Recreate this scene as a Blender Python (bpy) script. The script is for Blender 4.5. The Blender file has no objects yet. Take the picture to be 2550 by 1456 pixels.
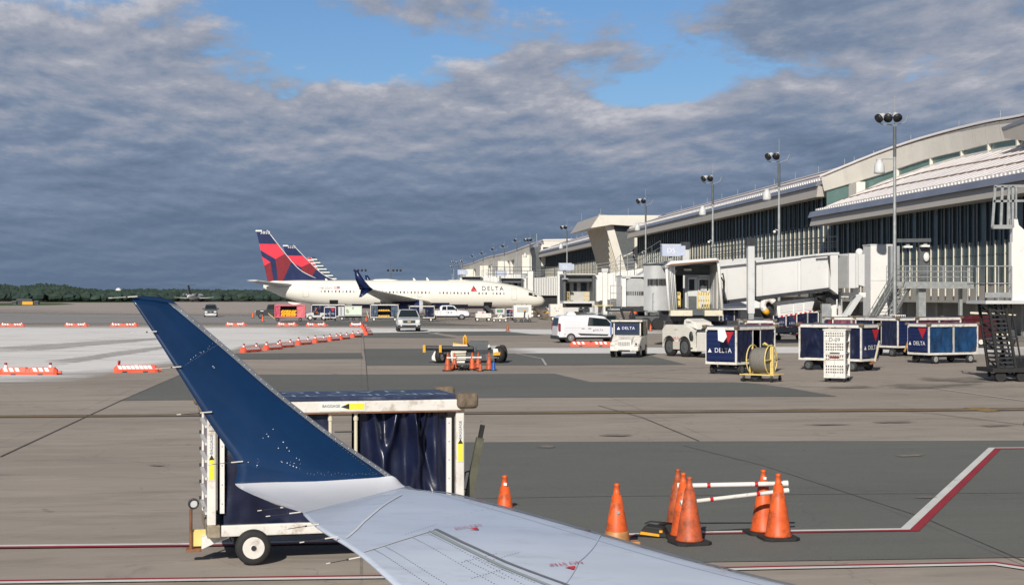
import bpy, bmesh, math, random
from math import sin, cos, pi, radians, sqrt, atan2, tan
from mathutils import Vector, Matrix
random.seed(7)
SC = bpy.context.scene
COL = SC.collection
# ------------------------------------------------------------------ camera
YAW = radians(5.56); F_PX = 3850.0; W_PX = 2550.0; EYE = 3.1; HOR = 737.0
cam_d = bpy.data.cameras.new('camera'); cam = bpy.data.objects.new('camera', cam_d); COL.objects.link(cam)
cam_d.sensor_width = 36.0; cam_d.lens = 36.0 * F_PX / W_PX
cam_d.shift_y = 9.0 / W_PX
cam_d.clip_start = 0.1; cam_d.clip_end = 20000
cam.location = (0, 0, EYE); cam.rotation_euler = (pi / 2, 0, -YAW)
SC.camera = cam
# ------------------------------------------------------------------ sun
SUN_EL = radians(30); SUN_AZ = radians(20)     # light travels towards +Y, turned 20 deg to +X
sd = bpy.data.lights.new('sun', 'SUN'); sd.energy = 4.8; sd.angle = radians(0.55); sd.color = (1.0, 0.935, 0.84)
sun = bpy.data.objects.new('sun', sd); COL.objects.link(sun)
sdir = Vector((sin(SUN_AZ) * cos(SUN_EL), cos(SUN_AZ) * cos(SUN_EL), -sin(SUN_EL)))
sun.rotation_euler = sdir.to_track_quat('-Z', 'Y').to_euler()
# ------------------------------------------------------------------ exposure
SC.view_settings.view_transform = 'Standard'; SC.view_settings.look = 'None'
SC.view_settings.exposure = 0.0; SC.view_settings.gamma = 1.0
# ------------------------------------------------------------------ sky
wd = bpy.data.worlds.new('World'); SC.world = wd; wd.use_nodes = True
nt = wd.node_tree; nt.nodes.clear()
def wn(t, **k):
    n = nt.nodes.new(t)
    for a, b in k.items(): setattr(n, a, b)
    return n
def wm(op, a, b=None, c=None, clamp=False):
    n = wn('ShaderNodeMath', operation=op); n.use_clamp = clamp
    for i, v in enumerate((a, b, c)):
        if v is None: continue
        if isinstance(v, (int, float)): n.inputs[i].default_value = v
        else: nt.links.new(v, n.inputs[i])
    return n.outputs[0]
def wss(v, a, b):
    n = wn('ShaderNodeMapRange', interpolation_type='SMOOTHSTEP'); nt.links.new(v, n.inputs[0])
    n.inputs[1].default_value = a; n.inputs[2].default_value = b
    return n.outputs[0]
tc = wn('ShaderNodeTexCoord'); sx = wn('ShaderNodeSeparateXYZ'); nt.links.new(tc.outputs['Generated'], sx.inputs[0])
zz = wm('MAXIMUM', sx.outputs[2], 0.0)
den = wm('ADD', zz, 0.13)
pu = wm('DIVIDE', sx.outputs[0], den); pv = wm('DIVIDE', sx.outputs[1], den)
def cloud_noise(dz, scale, detail, rough, seed, sx_=1.0, sy_=1.0, dist=0.0):
    c = wn('ShaderNodeCombineXYZ')
    nt.links.new(wm('MULTIPLY', pu, sx_), c.inputs[0]); nt.links.new(wm('MULTIPLY', wm('ADD', pv, dz), sy_), c.inputs[1]); c.inputs[2].default_value = seed
    n = wn('ShaderNodeTexNoise'); n.inputs['Scale'].default_value = scale; n.inputs['Detail'].default_value = detail
    n.inputs['Roughness'].default_value = rough; n.inputs['Distortion'].default_value = dist
    nt.links.new(c.outputs[0], n.inputs['Vector']); return n.outputs['Fac']
SEED = 44.5
n1 = cloud_noise(0.0, 2.6, 10, 0.61, SEED, 0.80, 0.52, 0.10)
n1b = cloud_noise(-0.10, 2.6, 8, 0.61, SEED, 0.80, 0.52, 0.10)
big = cloud_noise(0.0, 0.75, 2, 0.5, 9.4)
soft = cloud_noise(0.3, 0.8, 3, 0.5, 21.0, 0.8, 0.7)
th = wm('MULTIPLY_ADD', wss(zz, 0.080, 0.150), 0.495, 0.02)
th = wm('SUBTRACT', th, wm('MULTIPLY', wss(sx.outputs[0], 0.10, 0.38), 0.13))
th = wm('ADD', th, wm('MULTIPLY', wm('SUBTRACT', big, 0.5), 0.50))
dd = wm('SUBTRACT', n1, th)
cover = wss(dd, -0.03, 0.07)
lit = wm('SUBTRACT', n1, n1b)
shade = wm('ADD', wm('MULTIPLY', lit, 2.5), wm('MULTIPLY', wm('SUBTRACT', soft, 0.45), 1.1))
shade = wm('ADD', shade, wm('MULTIPLY', wm('SUBTRACT', 0.25, wm('MINIMUM', dd, 0.5)), 0.5))   # thin edges glow, thick hearts darken
shade = wm('ADD', shade, wm('MULTIPLY', wss(zz, 0.03, 0.16), 0.22))
shade = wss(shade, -0.45, 0.95)
shade = wm('MULTIPLY', shade, wm('MULTIPLY_ADD', wss(zz, 0.01, 0.12), 0.62, 0.38))
ramp = wn('ShaderNodeValToRGB'); nt.links.new(shade, ramp.inputs[0])
cr = ramp.color_ramp; cr.elements[0].position = 0.0; cr.elements[0].color = (0.118, 0.170, 0.262, 1)
cr.elements[1].position = 1.0; cr.elements[1].color = (0.66, 0.65, 0.68, 1)
e = cr.elements.new(0.35); e.color = (0.200, 0.258, 0.365, 1)
e = cr.elements.new(0.65); e.color = (0.345, 0.37, 0.445, 1)
sky = wn('ShaderNodeTexSky', sky_type='NISHITA'); sky.sun_disc = False; sky.sun_elevation = SUN_EL
sky.sun_rotation = pi + SUN_AZ; sky.air_density = 1.0; sky.dust_density = 0.6; sky.ozone_density = 1.6
sk = wn('ShaderNodeVectorMath', operation='SCALE'); nt.links.new(sky.outputs[0], sk.inputs[0]); sk.inputs['Scale'].default_value = 0.085
# deepen the clear gaps a little towards blue
skb = wn('ShaderNodeMixRGB', blend_type='MULTIPLY'); skb.inputs[0].default_value = 1.0
nt.links.new(sk.outputs[0], skb.inputs[1]); skb.inputs[2].default_value = (0.62, 0.82, 1.08, 1)
mx = wn('ShaderNodeMixRGB'); nt.links.new(cover, mx.inputs[0]); nt.links.new(skb.outputs[0], mx.inputs[1]); nt.links.new(ramp.outputs[0], mx.inputs[2])
# unseen sky overhead is darkened to weaken the fill light in ground shadows
dk_ = wm('SUBTRACT', 1.0, wm('MULTIPLY', wss(zz, 0.22, 0.55), 0.62))
ov = wn('ShaderNodeVectorMath', operation='SCALE'); nt.links.new(mx.outputs[0], ov.inputs[0]); nt.links.new(dk_, ov.inputs['Scale'])
bg = wn('ShaderNodeBackground'); nt.links.new(ov.outputs[0], bg.inputs[0]); bg.inputs[1].default_value = 1.0
wo = wn('ShaderNodeOutputWorld'); nt.links.new(bg.outputs[0], wo.inputs[0])
# ------------------------------------------------------------------ measuring: a sighting in the photo -> metres in the world
FW = Vector((sin(YAW), cos(YAW), 0)); RT = Vector((cos(YAW), -sin(YAW), 0)); UP = Vector((0, 0, 1))
CAMP = Vector((0, 0, EYE))
def P(px, py, d): return CAMP + FW * d + RT * ((px - 1275) / F_PX * d) + UP * ((HOR - py) / F_PX * d)
def G(px, py, z=0.0):
    d = F_PX * (EYE - z) / (py - HOR); p = P(px, py, d); return Vector((p.x, p.y, z))
def dep(py): return F_PX * EYE / (py - HOR)
def GD(px, d):
    p = P(px, HOR, d); return Vector((p.x, p.y, 0))
def PX(px, py, X):
    u = (px - 1275) / F_PX; return P(px, py, X / (sin(YAW) + cos(YAW) * u))
def PY(px, py, Y):
    u = (px - 1275) / F_PX; return P(px, py, Y / (cos(YAW) - sin(YAW) * u))
# ------------------------------------------------------------------ materials
MATS = {}
def M(name, col, rough=0.6, metal=0.0, var=0.10, scale=2.0, bump=0.0, bscale=30.0, dirt=None, spec=0.5, emit=None, coat=0.0, stretch=None):
    if name in MATS: return MATS[name]
    m = bpy.data.materials.new(name); m.use_nodes = True; t = m.node_tree; b = t.nodes['Principled BSDF']
    L = t.links.new
    b.inputs['Roughness'].default_value = rough; b.inputs['Metallic'].default_value = metal
    b.inputs['Specular IOR Level'].default_value = spec; b.inputs['Coat Weight'].default_value = coat
    tc = t.nodes.new('ShaderNodeTexCoord'); mp = t.nodes.new('ShaderNodeMapping'); L(tc.outputs['Object'], mp.inputs[0])
    if stretch: mp.inputs['Scale'].default_value = stretch
    c = (*col, 1.0)
    if var > 0:
        n = t.nodes.new('ShaderNodeTexNoise'); n.inputs['Scale'].default_value = scale; n.inputs['Detail'].default_value = 6; n.inputs['Roughness'].default_value = 0.62
        L(mp.outputs[0], n.inputs['Vector'])
        r = t.nodes.new('ShaderNodeValToRGB'); L(n.outputs['Fac'], r.inputs[0])
        r.color_ramp.elements[0].position = 0.3; r.color_ramp.elements[1].position = 0.7
        r.color_ramp.elements[0].color = (*[max(0, x * (1 - var)) for x in col], 1)
        r.color_ramp.elements[1].color = (*[min(1, x * (1 + var)) for x in col], 1)
        out = r.outputs[0]
        if dirt:
            dc, amt, ds = dirt
            n2 = t.nodes.new('ShaderNodeTexNoise'); n2.inputs['Scale'].default_value = ds; n2.inputs['Detail'].default_value = 8; n2.inputs['Roughness'].default_value = 0.7
            L(mp.outputs[0], n2.inputs['Vector'])
            mr = t.nodes.new('ShaderNodeMapRange'); L(n2.outputs['Fac'], mr.inputs[0])
            mr.inputs[1].default_value = 0.62 - 0.22 * amt; mr.inputs[2].default_value = 0.80 - 0.15 * amt; mr.inputs[4].default_value = min(1, 0.4 + amt)
            mx = t.nodes.new('ShaderNodeMixRGB'); L(mr.outputs[0], mx.inputs[0]); L(out, mx.inputs[1]); mx.inputs[2].default_value = (*dc, 1)
            out = mx.outputs[0]
        L(out, b.inputs['Base Color'])
        rr = t.nodes.new('ShaderNodeMapRange'); L(n.outputs['Fac'], rr.inputs[0]); rr.inputs[3].default_value = max(0.03, rough - 0.07); rr.inputs[4].default_value = min(1, rough + 0.09)
        L(rr.outputs[0], b.inputs['Roughness'])
    else: b.inputs['Base Color'].default_value = c
    if bump > 0:
        nb = t.nodes.new('ShaderNodeTexNoise'); nb.inputs['Scale'].default_value = bscale; nb.inputs['Detail'].default_value = 4
        L(mp.outputs[0], nb.inputs['Vector'])
        bp = t.nodes.new('ShaderNodeBump'); bp.inputs['Strength'].default_value = bump; bp.inputs['Distance'].default_value = 0.02
        L(nb.outputs['Fac'], bp.inputs['Height']); L(bp.outputs[0], b.inputs['Normal'])
    if emit: b.inputs['Emission Color'].default_value = (*emit[0], 1); b.inputs['Emission Strength'].default_value = emit[1]
    MATS[name] = m; return m
white = M('white_paint', (0.74, 0.73, 0.70), 0.42, var=0.05, scale=1.5, dirt=((0.36, 0.30, 0.24), 0.25, 3.0))
wornw = M('worn_white_paint', (0.70, 0.68, 0.63), 0.5, var=0.10, scale=3, dirt=((0.22, 0.13, 0.07), 0.42, 5.0))
cream = M('cream_paint', (0.62, 0.57, 0.44), 0.45, var=0.08, scale=1.5, dirt=((0.25, 0.17, 0.10), 0.35, 3.0))
planew = M('airliner_white', (0.80, 0.775, 0.695), 0.24, var=0.02, scale=0.4, coat=0.3)
navy = M('navy_paint', (0.006, 0.016, 0.078), 0.35, var=0.15, scale=1.0, coat=0.2)
wblue = M('winglet_blue', (0.0008, 0.021, 0.073), 0.28, var=0.22, scale=1.6, coat=0.35)
navyc = M('navy_vinyl', (0.009, 0.013, 0.038), 0.30, var=0.35, scale=2.5, bump=0.35, bscale=7, spec=0.5)
bluec = M('blue_tarp', (0.010, 0.047, 0.125), 0.28, var=0.30, scale=2.5, bump=0.5, bscale=6, spec=0.6)
red = M('red_paint', (0.50, 0.012, 0.018), 0.4, var=0.1)
dred = M('dark_red_paint', (0.17, 0.010, 0.020), 0.4, var=0.1)
orange = M('orange_plastic', (0.74, 0.10, 0.05), 0.5, var=0.12, scale=3, dirt=((0.20, 0.07, 0.04), 0.3, 6))
coneo = M('cone_orange', (0.68, 0.105, 0.018), 0.5, var=0.22, scale=5, dirt=((0.16, 0.05, 0.02), 0.62, 6))
conef = M('faded_cone_orange', (0.55, 0.10, 0.03), 0.55, var=0.3, scale=5, dirt=((0.13, 0.05, 0.025), 0.75, 7))
coneb = M('cone_blue', (0.01, 0.09, 0.36), 0.5, var=0.15)
black = M('black_rubber', (0.018, 0.018, 0.018), 0.75, var=0.3, scale=8)
dark = M('dark_steel', (0.03, 0.033, 0.038), 0.5, var=0.3, scale=3)
dgrey = M('dark_grey_paint', (0.09, 0.10, 0.105), 0.55, var=0.2, scale=2)
grey = M('grey_paint', (0.30, 0.31, 0.31), 0.5, var=0.10, scale=2)
lgrey = M('light_grey_paint', (0.56, 0.57, 0.57), 0.45, var=0.06, scale=0.8, dirt=((0.33, 0.31, 0.28), 0.2, 1.5))
bridgew = M('bridge_panel_grey', (0.62, 0.62, 0.61), 0.42, var=0.05, scale=0.5, dirt=((0.42, 0.40, 0.36), 0.15, 1.0))
galv = M('galvanised_steel', (0.36, 0.38, 0.38), 0.45, 0.35, var=0.2, scale=4)
silver = M('silver_car_paint', (0.60, 0.63, 0.65), 0.28, 0.15, var=0.04, coat=0.5)
vanw = M('van_white', (0.70, 0.71, 0.74), 0.22, var=0.02, coat=0.5)
gmet = M('grey_car_paint', (0.20, 0.21, 0.215), 0.25, 0.4, var=0.05, coat=0.4)
glass = M('dark_glass', (0.012, 0.020, 0.024), 0.06, var=0.0, spec=0.8)
yellow = M('yellow_paint', (0.72, 0.36, 0.02), 0.45, var=0.12, scale=3, dirt=((0.2, 0.12, 0.04), 0.25, 5))
pyel = M('pale_yellow_paint', (0.72, 0.56, 0.20), 0.45, var=0.12, scale=3, dirt=((0.2, 0.14, 0.06), 0.3, 5))
bagy = M('yellow_bag', (0.80, 0.42, 0.02), 0.45, var=0.3, scale=5)
pink = M('pink_paint', (0.62, 0.14, 0.17), 0.5, var=0.15, scale=2, dirt=((0.25, 0.08, 0.08), 0.3, 4))
pinkc = M('pink_curtain', (0.50, 0.07, 0.12), 0.6, var=0.3, scale=3)
pgreen = M('pale_green_panel', (0.62, 0.72, 0.60), 0.45, var=0.05)
brown = M('brown_rubber', (0.15, 0.115, 0.08), 0.75, var=0.4, scale=12, bump=0.5)
rust = M('rusty_steel', (0.20, 0.09, 0.045), 0.8, var=0.4, scale=10)
lamp_r = M('red_lens', (0.30, 0.02, 0.02), 0.2, var=0.1)
lens = M('headlight_lens', (0.75, 0.72, 0.66), 0.12, var=0.05)
chrome = M('bright_metal', (0.62, 0.62, 0.62), 0.25, 0.8, var=0.1)
skin = M('skin', (0.42, 0.22, 0.14), 0.6, var=0.1)
vest = M('orange_vest', (0.95, 0.16, 0.03), 0.6, var=0.1)
textw = M('white_lettering', (0.80, 0.80, 0.80), 0.5, var=0.0)
textn = M('navy_lettering', (0.03, 0.04, 0.09), 0.5, var=0.0)
textr = M('red_lettering', (0.60, 0.03, 0.04), 0.5, var=0.0)
textg = M('grey_lettering', (0.25, 0.25, 0.27), 0.5, var=0.0)
# ------------------------------------------------------------------ mesh builder
class MB:
    def __init__(s): s.v = []; s.f = []; s.m = []; s.mats = []; s.T = None; s.sm = []
    def mi(s, m):
        if m not in s.mats: s.mats.append(m)
        return s.mats.index(m)
    def add(s, vs, fs, m, smooth=False):
        k = len(s.v)
        if s.T is not None: vs = [s.T @ Vector(v) for v in vs]
        s.v += [tuple(v) for v in vs]; i = s.mi(m)
        for f in fs: s.f.append([k + j for j in f]); s.m.append(i); s.sm.append(smooth)
        return s
    def box(s, x0, x1, y0, y1, z0, z1, m):
        return s.add([(x0, y0, z0), (x1, y0, z0), (x1, y1, z0), (x0, y1, z0), (x0, y0, z1), (x1, y0, z1), (x1, y1, z1), (x0, y1, z1)],
                     [(0, 3, 2, 1), (4, 5, 6, 7), (0, 1, 5, 4), (1, 2, 6, 5), (2, 3, 7, 6), (3, 0, 4, 7)], m)
    def bar(s, p, q, w, h, m, up=(0, 0, 1)):
        p = Vector(p); q = Vector(q); d = (q - p)
        if d.length < 1e-6: return s
        d.normalize(); u = Vector(up)
        if abs(d.dot(u)) > 0.99: u = Vector((0, 1, 0))
        a = d.cross(u).normalized() * (w / 2); b = a.cross(d).normalized() * (h / 2)
        vs = [p - a - b, p + a - b, p + a + b, p - a + b, q - a - b, q + a - b, q + a + b, q - a + b]
        return s.add(vs, [(0, 1, 2, 3), (7, 6, 5, 4), (0, 4, 5, 1), (1, 5, 6, 2), (2, 6, 7, 3), (3, 7, 4, 0)], m)
    def cyl(s, p, q, r, m, r2=None, n=12, caps=True, smooth=True):
        p = Vector(p); q = Vector(q); r2 = r if r2 is None else r2
        d = (q - p).normalized(); u = Vector((0, 0, 1)) if abs(d.z) < 0.9 else Vector((1, 0, 0))
        a = d.cross(u).normalized(); b = d.cross(a)
        vs = []
        for i in range(n):
            t = 2 * pi * i / n; o = a * cos(t) + b * sin(t); vs += [p + o * r, q + o * r2]
        s.add(vs, [(2 * i, 2 * ((i + 1) % n), 2 * ((i + 1) % n) + 1, 2 * i + 1) for i in range(n)], m, smooth)
        if caps: s.add(vs, [tuple(2 * i for i in range(n))[::-1], tuple(2 * i + 1 for i in range(n))], m)
        return s
    def tube(s, pts, r, m, n=8):
        pts = [Vector(p) for p in pts]; rings = []
        a = None
        for i, p in enumerate(pts):
            d = (pts[min(i + 1, len(pts) - 1)] - pts[max(i - 1, 0)]).normalized()
            if a is None:
                u = Vector((0, 0, 1)) if abs(d.z) < 0.9 else Vector((1, 0, 0)); a = d.cross(u).normalized()
            a = (a - d * a.dot(d)).normalized(); b = d.cross(a)
            rr = r[i] if isinstance(r, (list, tuple)) else r
            rings.append([p + (a * cos(2 * pi * k / n) + b * sin(2 * pi * k / n)) * rr for k in range(n)])
        return s.loft(rings, m)
    def loft(s, rings, m, closed=True, caps=True, smooth=True, mf=None):
        n = len(rings[0]); vs = [v for r in rings for v in r]; k = len(s.v)
        if s.T is not None: vs = [s.T @ Vector(v) for v in vs]
        s.v += [tuple(v) for v in vs]
        for i in range(len(rings) - 1):
            for j in range(n if closed else n - 1):
                j2 = (j + 1) % n
                f = [k + i * n + j, k + i * n + j2, k + (i + 1) * n + j2, k + (i + 1) * n + j]
                mm = m if mf is None else mf(i, j, sum((Vector(s.v[q]) for q in f), Vector()) / 4)
                s.f.append(f); s.m.append(s.mi(mm)); s.sm.append(smooth)
        if caps and closed:
            s.f.append([k + j for j in range(n)][::-1]); s.m.append(s.mi(m)); s.sm.append(False)
            s.f.append([k + (len(rings) - 1) * n + j for j in range(n)]); s.m.append(s.mi(m)); s.sm.append(False)
        return s
    def poly(s, pts, m): return s.add(pts, [tuple(range(len(pts)))], m)
    def prism(s, pts, off, m):        # pts: planar outline, off: extrusion vector
        off = Vector(off); n = len(pts); vs = [Vector(p) for p in pts] + [Vector(p) + off for p in pts]
        return s.add(vs, [tuple(range(n)), tuple(range(2 * n - 1, n - 1, -1))] + [(i, i + n, (i + 1) % n + n, (i + 1) % n) for i in range(n)], m)
    def lathe(s, prof, m, n=24, axis=(0, 0, 0), smooth=True, mf=None, dirz=Vector((0, 0, 1))):
        d = Vector(dirz).normalized(); u = Vector((1, 0, 0)) if abs(d.x) < 0.9 else Vector((0, 0, 1))
        a = d.cross(u).normalized(); b = d.cross(a); o = Vector(axis)
        rings = [[o + d * z + (a * cos(2 * pi * k / n) + b * sin(2 * pi * k / n)) * max(r, 1e-4) for k in range(n)] for r, z in prof]
        return s.loft(rings, m, smooth=smooth, mf=mf)
    def sphere(s, c, r, m, n=12, sc=(1, 1, 1)):
        prof = [(sin(pi * i / n), -cos(pi * i / n)) for i in range(n + 1)]
        k = len(s.v); T0 = s.T
        T = Matrix.Translation(Vector(c)) @ Matrix.Diagonal((r * sc[0], r * sc[1], r * sc[2], 1))
        s.T = T if T0 is None else T0 @ T
        s.lathe(prof, m, n=n + 4); s.T = T0; return s
    def build(s, name, parent=None, bevel=0.0, matname=None, seg=2, fixn=True):
        me = bpy.data.meshes.new(name); me.from_pydata(s.v, [], s.f)
        for m in s.mats: me.materials.append(m)
        me.polygons.foreach_set('material_index', s.m); me.polygons.foreach_set('use_smooth', s.sm)
        if fixn:
            bm = bmesh.new(); bm.from_mesh(me); bmesh.ops.recalc_face_normals(bm, faces=bm.faces); bm.to_mesh(me); bm.free()
        me.update()
        o = bpy.data.objects.new(name, me); COL.objects.link(o)
        if parent: o.parent = parent
        if bevel > 0:
            b = o.modifiers.new('b', 'BEVEL'); b.width = bevel; b.segments = seg; b.limit_method = 'ANGLE'; b.angle_limit = radians(40)
        return o
def tag(o, label=None, cat=None, group=None, kind=None):
    if label: o['label'] = label
    if cat: o['category'] = cat
    if group: o['group'] = group
    if kind: o['kind'] = kind
    return o
def thing(name, label, cat, loc=(0, 0, 0), rz=0.0, group=None):
    o = bpy.data.objects.new(name, None); COL.objects.link(o); o.location = loc; o.rotation_euler = (0, 0, rz)
    o.empty_display_size = 0.3
    return tag(o, label, cat, group)
def copy_thing(src, loc, rz, label, group=None):
    r = src.copy(); COL.objects.link(r); r.location = loc; r.rotation_euler = (0, 0, rz); r['label'] = label
    if group: r['group'] = group
    for ch in list(src.children):
        c = ch.copy(); COL.objects.link(c); c.parent = r
        for g in list(ch.children):
            d = g.copy(); COL.objects.link(d); d.parent = c
    return r
def base_at(corner, rz, local):        # where the origin goes so that the local point meets the measured corner
    c = Matrix.Rotation(rz, 3, 'Z') @ Vector((local[0], local[1], 0)); return Vector((corner[0] - c.x, corner[1] - c.y, 0))
TXT = {}
def lettering(s, size, origin, right, up, mat, parent, name='lettering', spacing=1.0, align='CENTER', sx=1.0, off=0.012, depth=0.0):
    key = (s, spacing, align)
    if key not in TXT:
        cu = bpy.data.curves.new('t', 'FONT'); cu.body = s; cu.align_x = align; cu.align_y = 'CENTER'; cu.space_character = spacing
        cu.resolution_u = 3
        ob = bpy.data.objects.new('t', cu); COL.objects.link(ob)
        dg = bpy.context.evaluated_depsgraph_get(); me = bpy.data.meshes.new_from_object(ob.evaluated_get(dg))
        TXT[key] = ([v.co.copy() for v in me.vertices], [list(p.vertices) for p in me.polygons])
        bpy.data.objects.remove(ob); bpy.data.meshes.remove(me)
    vs, fs = TXT[key]; r = Vector(right).normalized(); u = Vector(up).normalized(); n = r.cross(u); o = Vector(origin) + n * off
    me = bpy.data.meshes.new(name); me.from_pydata([o + r * (v.x * size * sx) + u * (v.y * size) for v in vs], [], fs)
    me.materials.append(mat); ob = bpy.data.objects.new(name, me); COL.objects.link(ob)
    if parent: ob.parent = parent
    return ob
def crv(pts, x):       # smooth (monotone-ish) interpolation through (x, y...) tuples
    n = len(pts)
    if x <= pts[0][0]: return pts[0][1:]
    if x >= pts[-1][0]: return pts[-1][1:]
    for i in range(n - 1):
        if pts[i][0] <= x <= pts[i + 1][0]: break
    x0, x1 = pts[i][0], pts[i + 1][0]; t = (x - x0) / (x1 - x0); out = []
    for k in range(1, len(pts[0])):
        y0, y1 = pts[i][k], pts[i + 1][k]; s = (y1 - y0) / (x1 - x0)
        sa = (y0 - pts[i - 1][k]) / (x0 - pts[i - 1][0]) if i > 0 else s
        sb = (pts[i + 2][k] - y1) / (pts[i + 2][0] - x1) if i < n - 2 else s
        def lim(a, b): return 0 if a * b <= 0 else 2 * a * b / (a + b)
        m0 = lim(sa, s) if i > 0 else s; m1 = lim(s, sb) if i < n - 2 else s; h = x1 - x0
        out.append((2*t**3-3*t*t+1)*y0 + (t**3-2*t*t+t)*h*m0 + (-2*t**3+3*t*t)*y1 + (t**3-t*t)*h*m1)
    return tuple(out)
# ================================================================== GROUND
def ground_mat(name, col, col2, stain=(0.12, 0.10, 0.085), amt=1.0, alpha=False, joint=False, ans=0.5, aamp=0.38):
    m = bpy.data.materials.new(name); m.use_nodes = True; t = m.node_tree; b = t.nodes['Principled BSDF']; L = t.links.new
    b.inputs['Roughness'].default_value = 0.85; b.inputs['Specular IOR Level'].default_value = 0.25
    tc = t.nodes.new('ShaderNodeTexCoord')
    def noise(scale, det, ro, st=(1, 1, 1), dist=0.0):
        mp = t.nodes.new('ShaderNodeMapping'); mp.inputs['Scale'].default_value = st; L(tc.outputs['Object'], mp.inputs[0])
        n = t.nodes.new('ShaderNodeTexNoise'); n.inputs['Scale'].default_value = scale; n.inputs['Detail'].default_value = det
        n.inputs['Roughness'].default_value = ro; n.inputs['Distortion'].default_value = dist; L(mp.outputs[0], n.inputs['Vector']); return n.outputs['Fac']
    def rng(v, a, b_, c=0.0, d=1.0):
        n = t.nodes.new('ShaderNodeMapRange'); L(v, n.inputs[0]); n.inputs[1].default_value = a; n.inputs[2].default_value = b_; n.inputs[3].default_value = c; n.inputs[4].default_value = d; return n.outputs[0]
    def mix(f, a, b_, mode='MIX'):
        n = t.nodes.new('ShaderNodeMixRGB'); n.blend_type = mode
        for i, v in enumerate((f, a, b_)):
            if isinstance(v, tuple): n.inputs[i].default_value = (*v, 1)
            elif isinstance(v, float): n.inputs[i].default_value = v
            else: L(v, n.inputs[i])
        return n.outputs[0]
    c = mix(rng(noise(0.12, 5, 0.6, (0.35, 1, 1)), 0.35, 0.65), col, col2)
    c = mix(rng(noise(1.1, 7, 0.68, (0.30, 1, 1), 0.4), 0.50, 0.74, 0, 0.50 * amt), c, stain)      # tyre scuffing runs with the lanes
    c = mix(rng(noise(1.9, 7, 0.72, (0.22, 1, 1), 0.6), 0.52, 0.74, 0, 0.42 * amt), c, tuple(min(1, x * 1.38) for x in col))      # dusty scuffs
    c = mix(rng(noise(0.55, 8, 0.72, (1, 1, 1), 0.8), 0.60, 0.76, 0, 0.60 * amt), c, stain)
    c = mix(rng(noise(2.3, 3, 0.5, (1, 0.55, 1), 0.6), 0.70, 0.76, 0, 0.60 * amt), c, tuple(x * 0.55 for x in stain))  # oil drips
    bk = t.nodes.new('ShaderNodeTexBrick'); L(tc.outputs['Object'], bk.inputs['Vector']); bk.offset = 0.0; bk.inputs['Scale'].default_value = 1.0
    bk.inputs['Brick Width'].default_value = 7.6; bk.inputs['Row Height'].default_value = 7.6; bk.inputs['Mortar Size'].default_value = 0.022; bk.inputs['Mortar Smooth'].default_value = 0.3
    bk.inputs['Color1'].default_value = (0, 0, 0, 1); bk.inputs['Color2'].default_value = (0, 0, 0, 1); bk.inputs['Mortar'].default_value = (1, 1, 1, 1)
    jn = t.nodes.new('ShaderNodeMath'); jn.operation = 'MULTIPLY'; L(bk.outputs['Color'], jn.inputs[0]); L(rng(noise(0.35, 4, 0.7), 0.35, 0.6, 0.0, 0.55), jn.inputs[1])
    if not alpha: c = mix(jn.outputs[0], c, tuple(x * 0.55 for x in stain))
    # hairline cracks
    vr = t.nodes.new('ShaderNodeTexVoronoi'); vr.feature = 'DISTANCE_TO_EDGE'; vr.inputs['Scale'].default_value = 0.11
    wv = t.nodes.new('ShaderNodeMixRGB'); wv.blend_type = 'ADD'; wv.inputs[0].default_value = 1.0; L(tc.outputs['Object'], wv.inputs[1])
    wn_ = t.nodes.new('ShaderNodeTexNoise'); wn_.inputs['Scale'].default_value = 0.5; wn_.inputs['Detail'].default_value = 6; L(tc.outputs['Object'], wn_.inputs['Vector'])
    wsc = t.nodes.new('ShaderNodeVectorMath'); wsc.operation = 'SCALE'; wsc.inputs['Scale'].default_value = 3.0; L(wn_.outputs['Color'], wsc.inputs[0]); L(wsc.outputs[0], wv.inputs[2]); L(wv.outputs[0], vr.inputs['Vector'])
    if not alpha: c = mix(rng(vr.outputs['Distance'], 0.0, 0.0022, 0.40, 0.0), c, tuple(x * 0.5 for x in stain))
    c = mix(rng(noise(26, 3, 0.7), 0.3, 0.7, 0, 0.20), c, tuple(x * 0.62 for x in col))
    c = mix(rng(noise(140, 2, 0.6), 0.35, 0.65, 0, 0.16), c, (0.75, 0.73, 0.70))
    L(c, b.inputs['Base Color'])
    bp = t.nodes.new('ShaderNodeBump'); bp.inputs['Strength'].default_value = 0.25; bp.inputs['Distance'].default_value = 0.01
    L(noise(60, 4, 0.7), bp.inputs['Height']); L(bp.outputs[0], b.inputs['Normal'])
    if alpha:
        at = t.nodes.new('ShaderNodeAttribute'); at.attribute_name = 'fade'; at.attribute_type = 'GEOMETRY'
        n = noise(ans, 8, 0.7, (0.4, 1, 1), 0.3)
        ad = t.nodes.new('ShaderNodeMath'); ad.operation = 'ADD'; L(at.outputs['Fac'], ad.inputs[0]); L(rng(n, 0.25, 0.75, -aamp, aamp), ad.inputs[1])
        L(rng(ad.outputs[0], 0.20, 0.95), b.inputs['Alpha'])
    return m
conc = ground_mat('apron_concrete', (0.345, 0.297, 0.250), (0.262, 0.222, 0.184), amt=1.35)
conc2 = ground_mat('sealed_concrete', (0.108, 0.114, 0.105), (0.082, 0.088, 0.080), stain=(0.06, 0.062, 0.056), amt=0.9)
pale = ground_mat('fresh_pale_concrete', (0.80, 0.79, 0.78), (0.71, 0.70, 0.69), stain=(0.50, 0.47, 0.45), amt=0.7, alpha=True)
farc = ground_mat('far_pavement', (0.40, 0.345, 0.315), (0.33, 0.285, 0.255), amt=0.5, alpha=True)
greyc = ground_mat('grey_worn_concrete', (0.27, 0.265, 0.26), (0.22, 0.215, 0.21), stain=(0.15, 0.145, 0.14), amt=0.6, alpha=True)
stainm = ground_mat('oil_stain', (0.23, 0.195, 0.165), (0.17, 0.145, 0.125), amt=0.3, alpha=True, ans=1.6, aamp=0.85)
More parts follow.
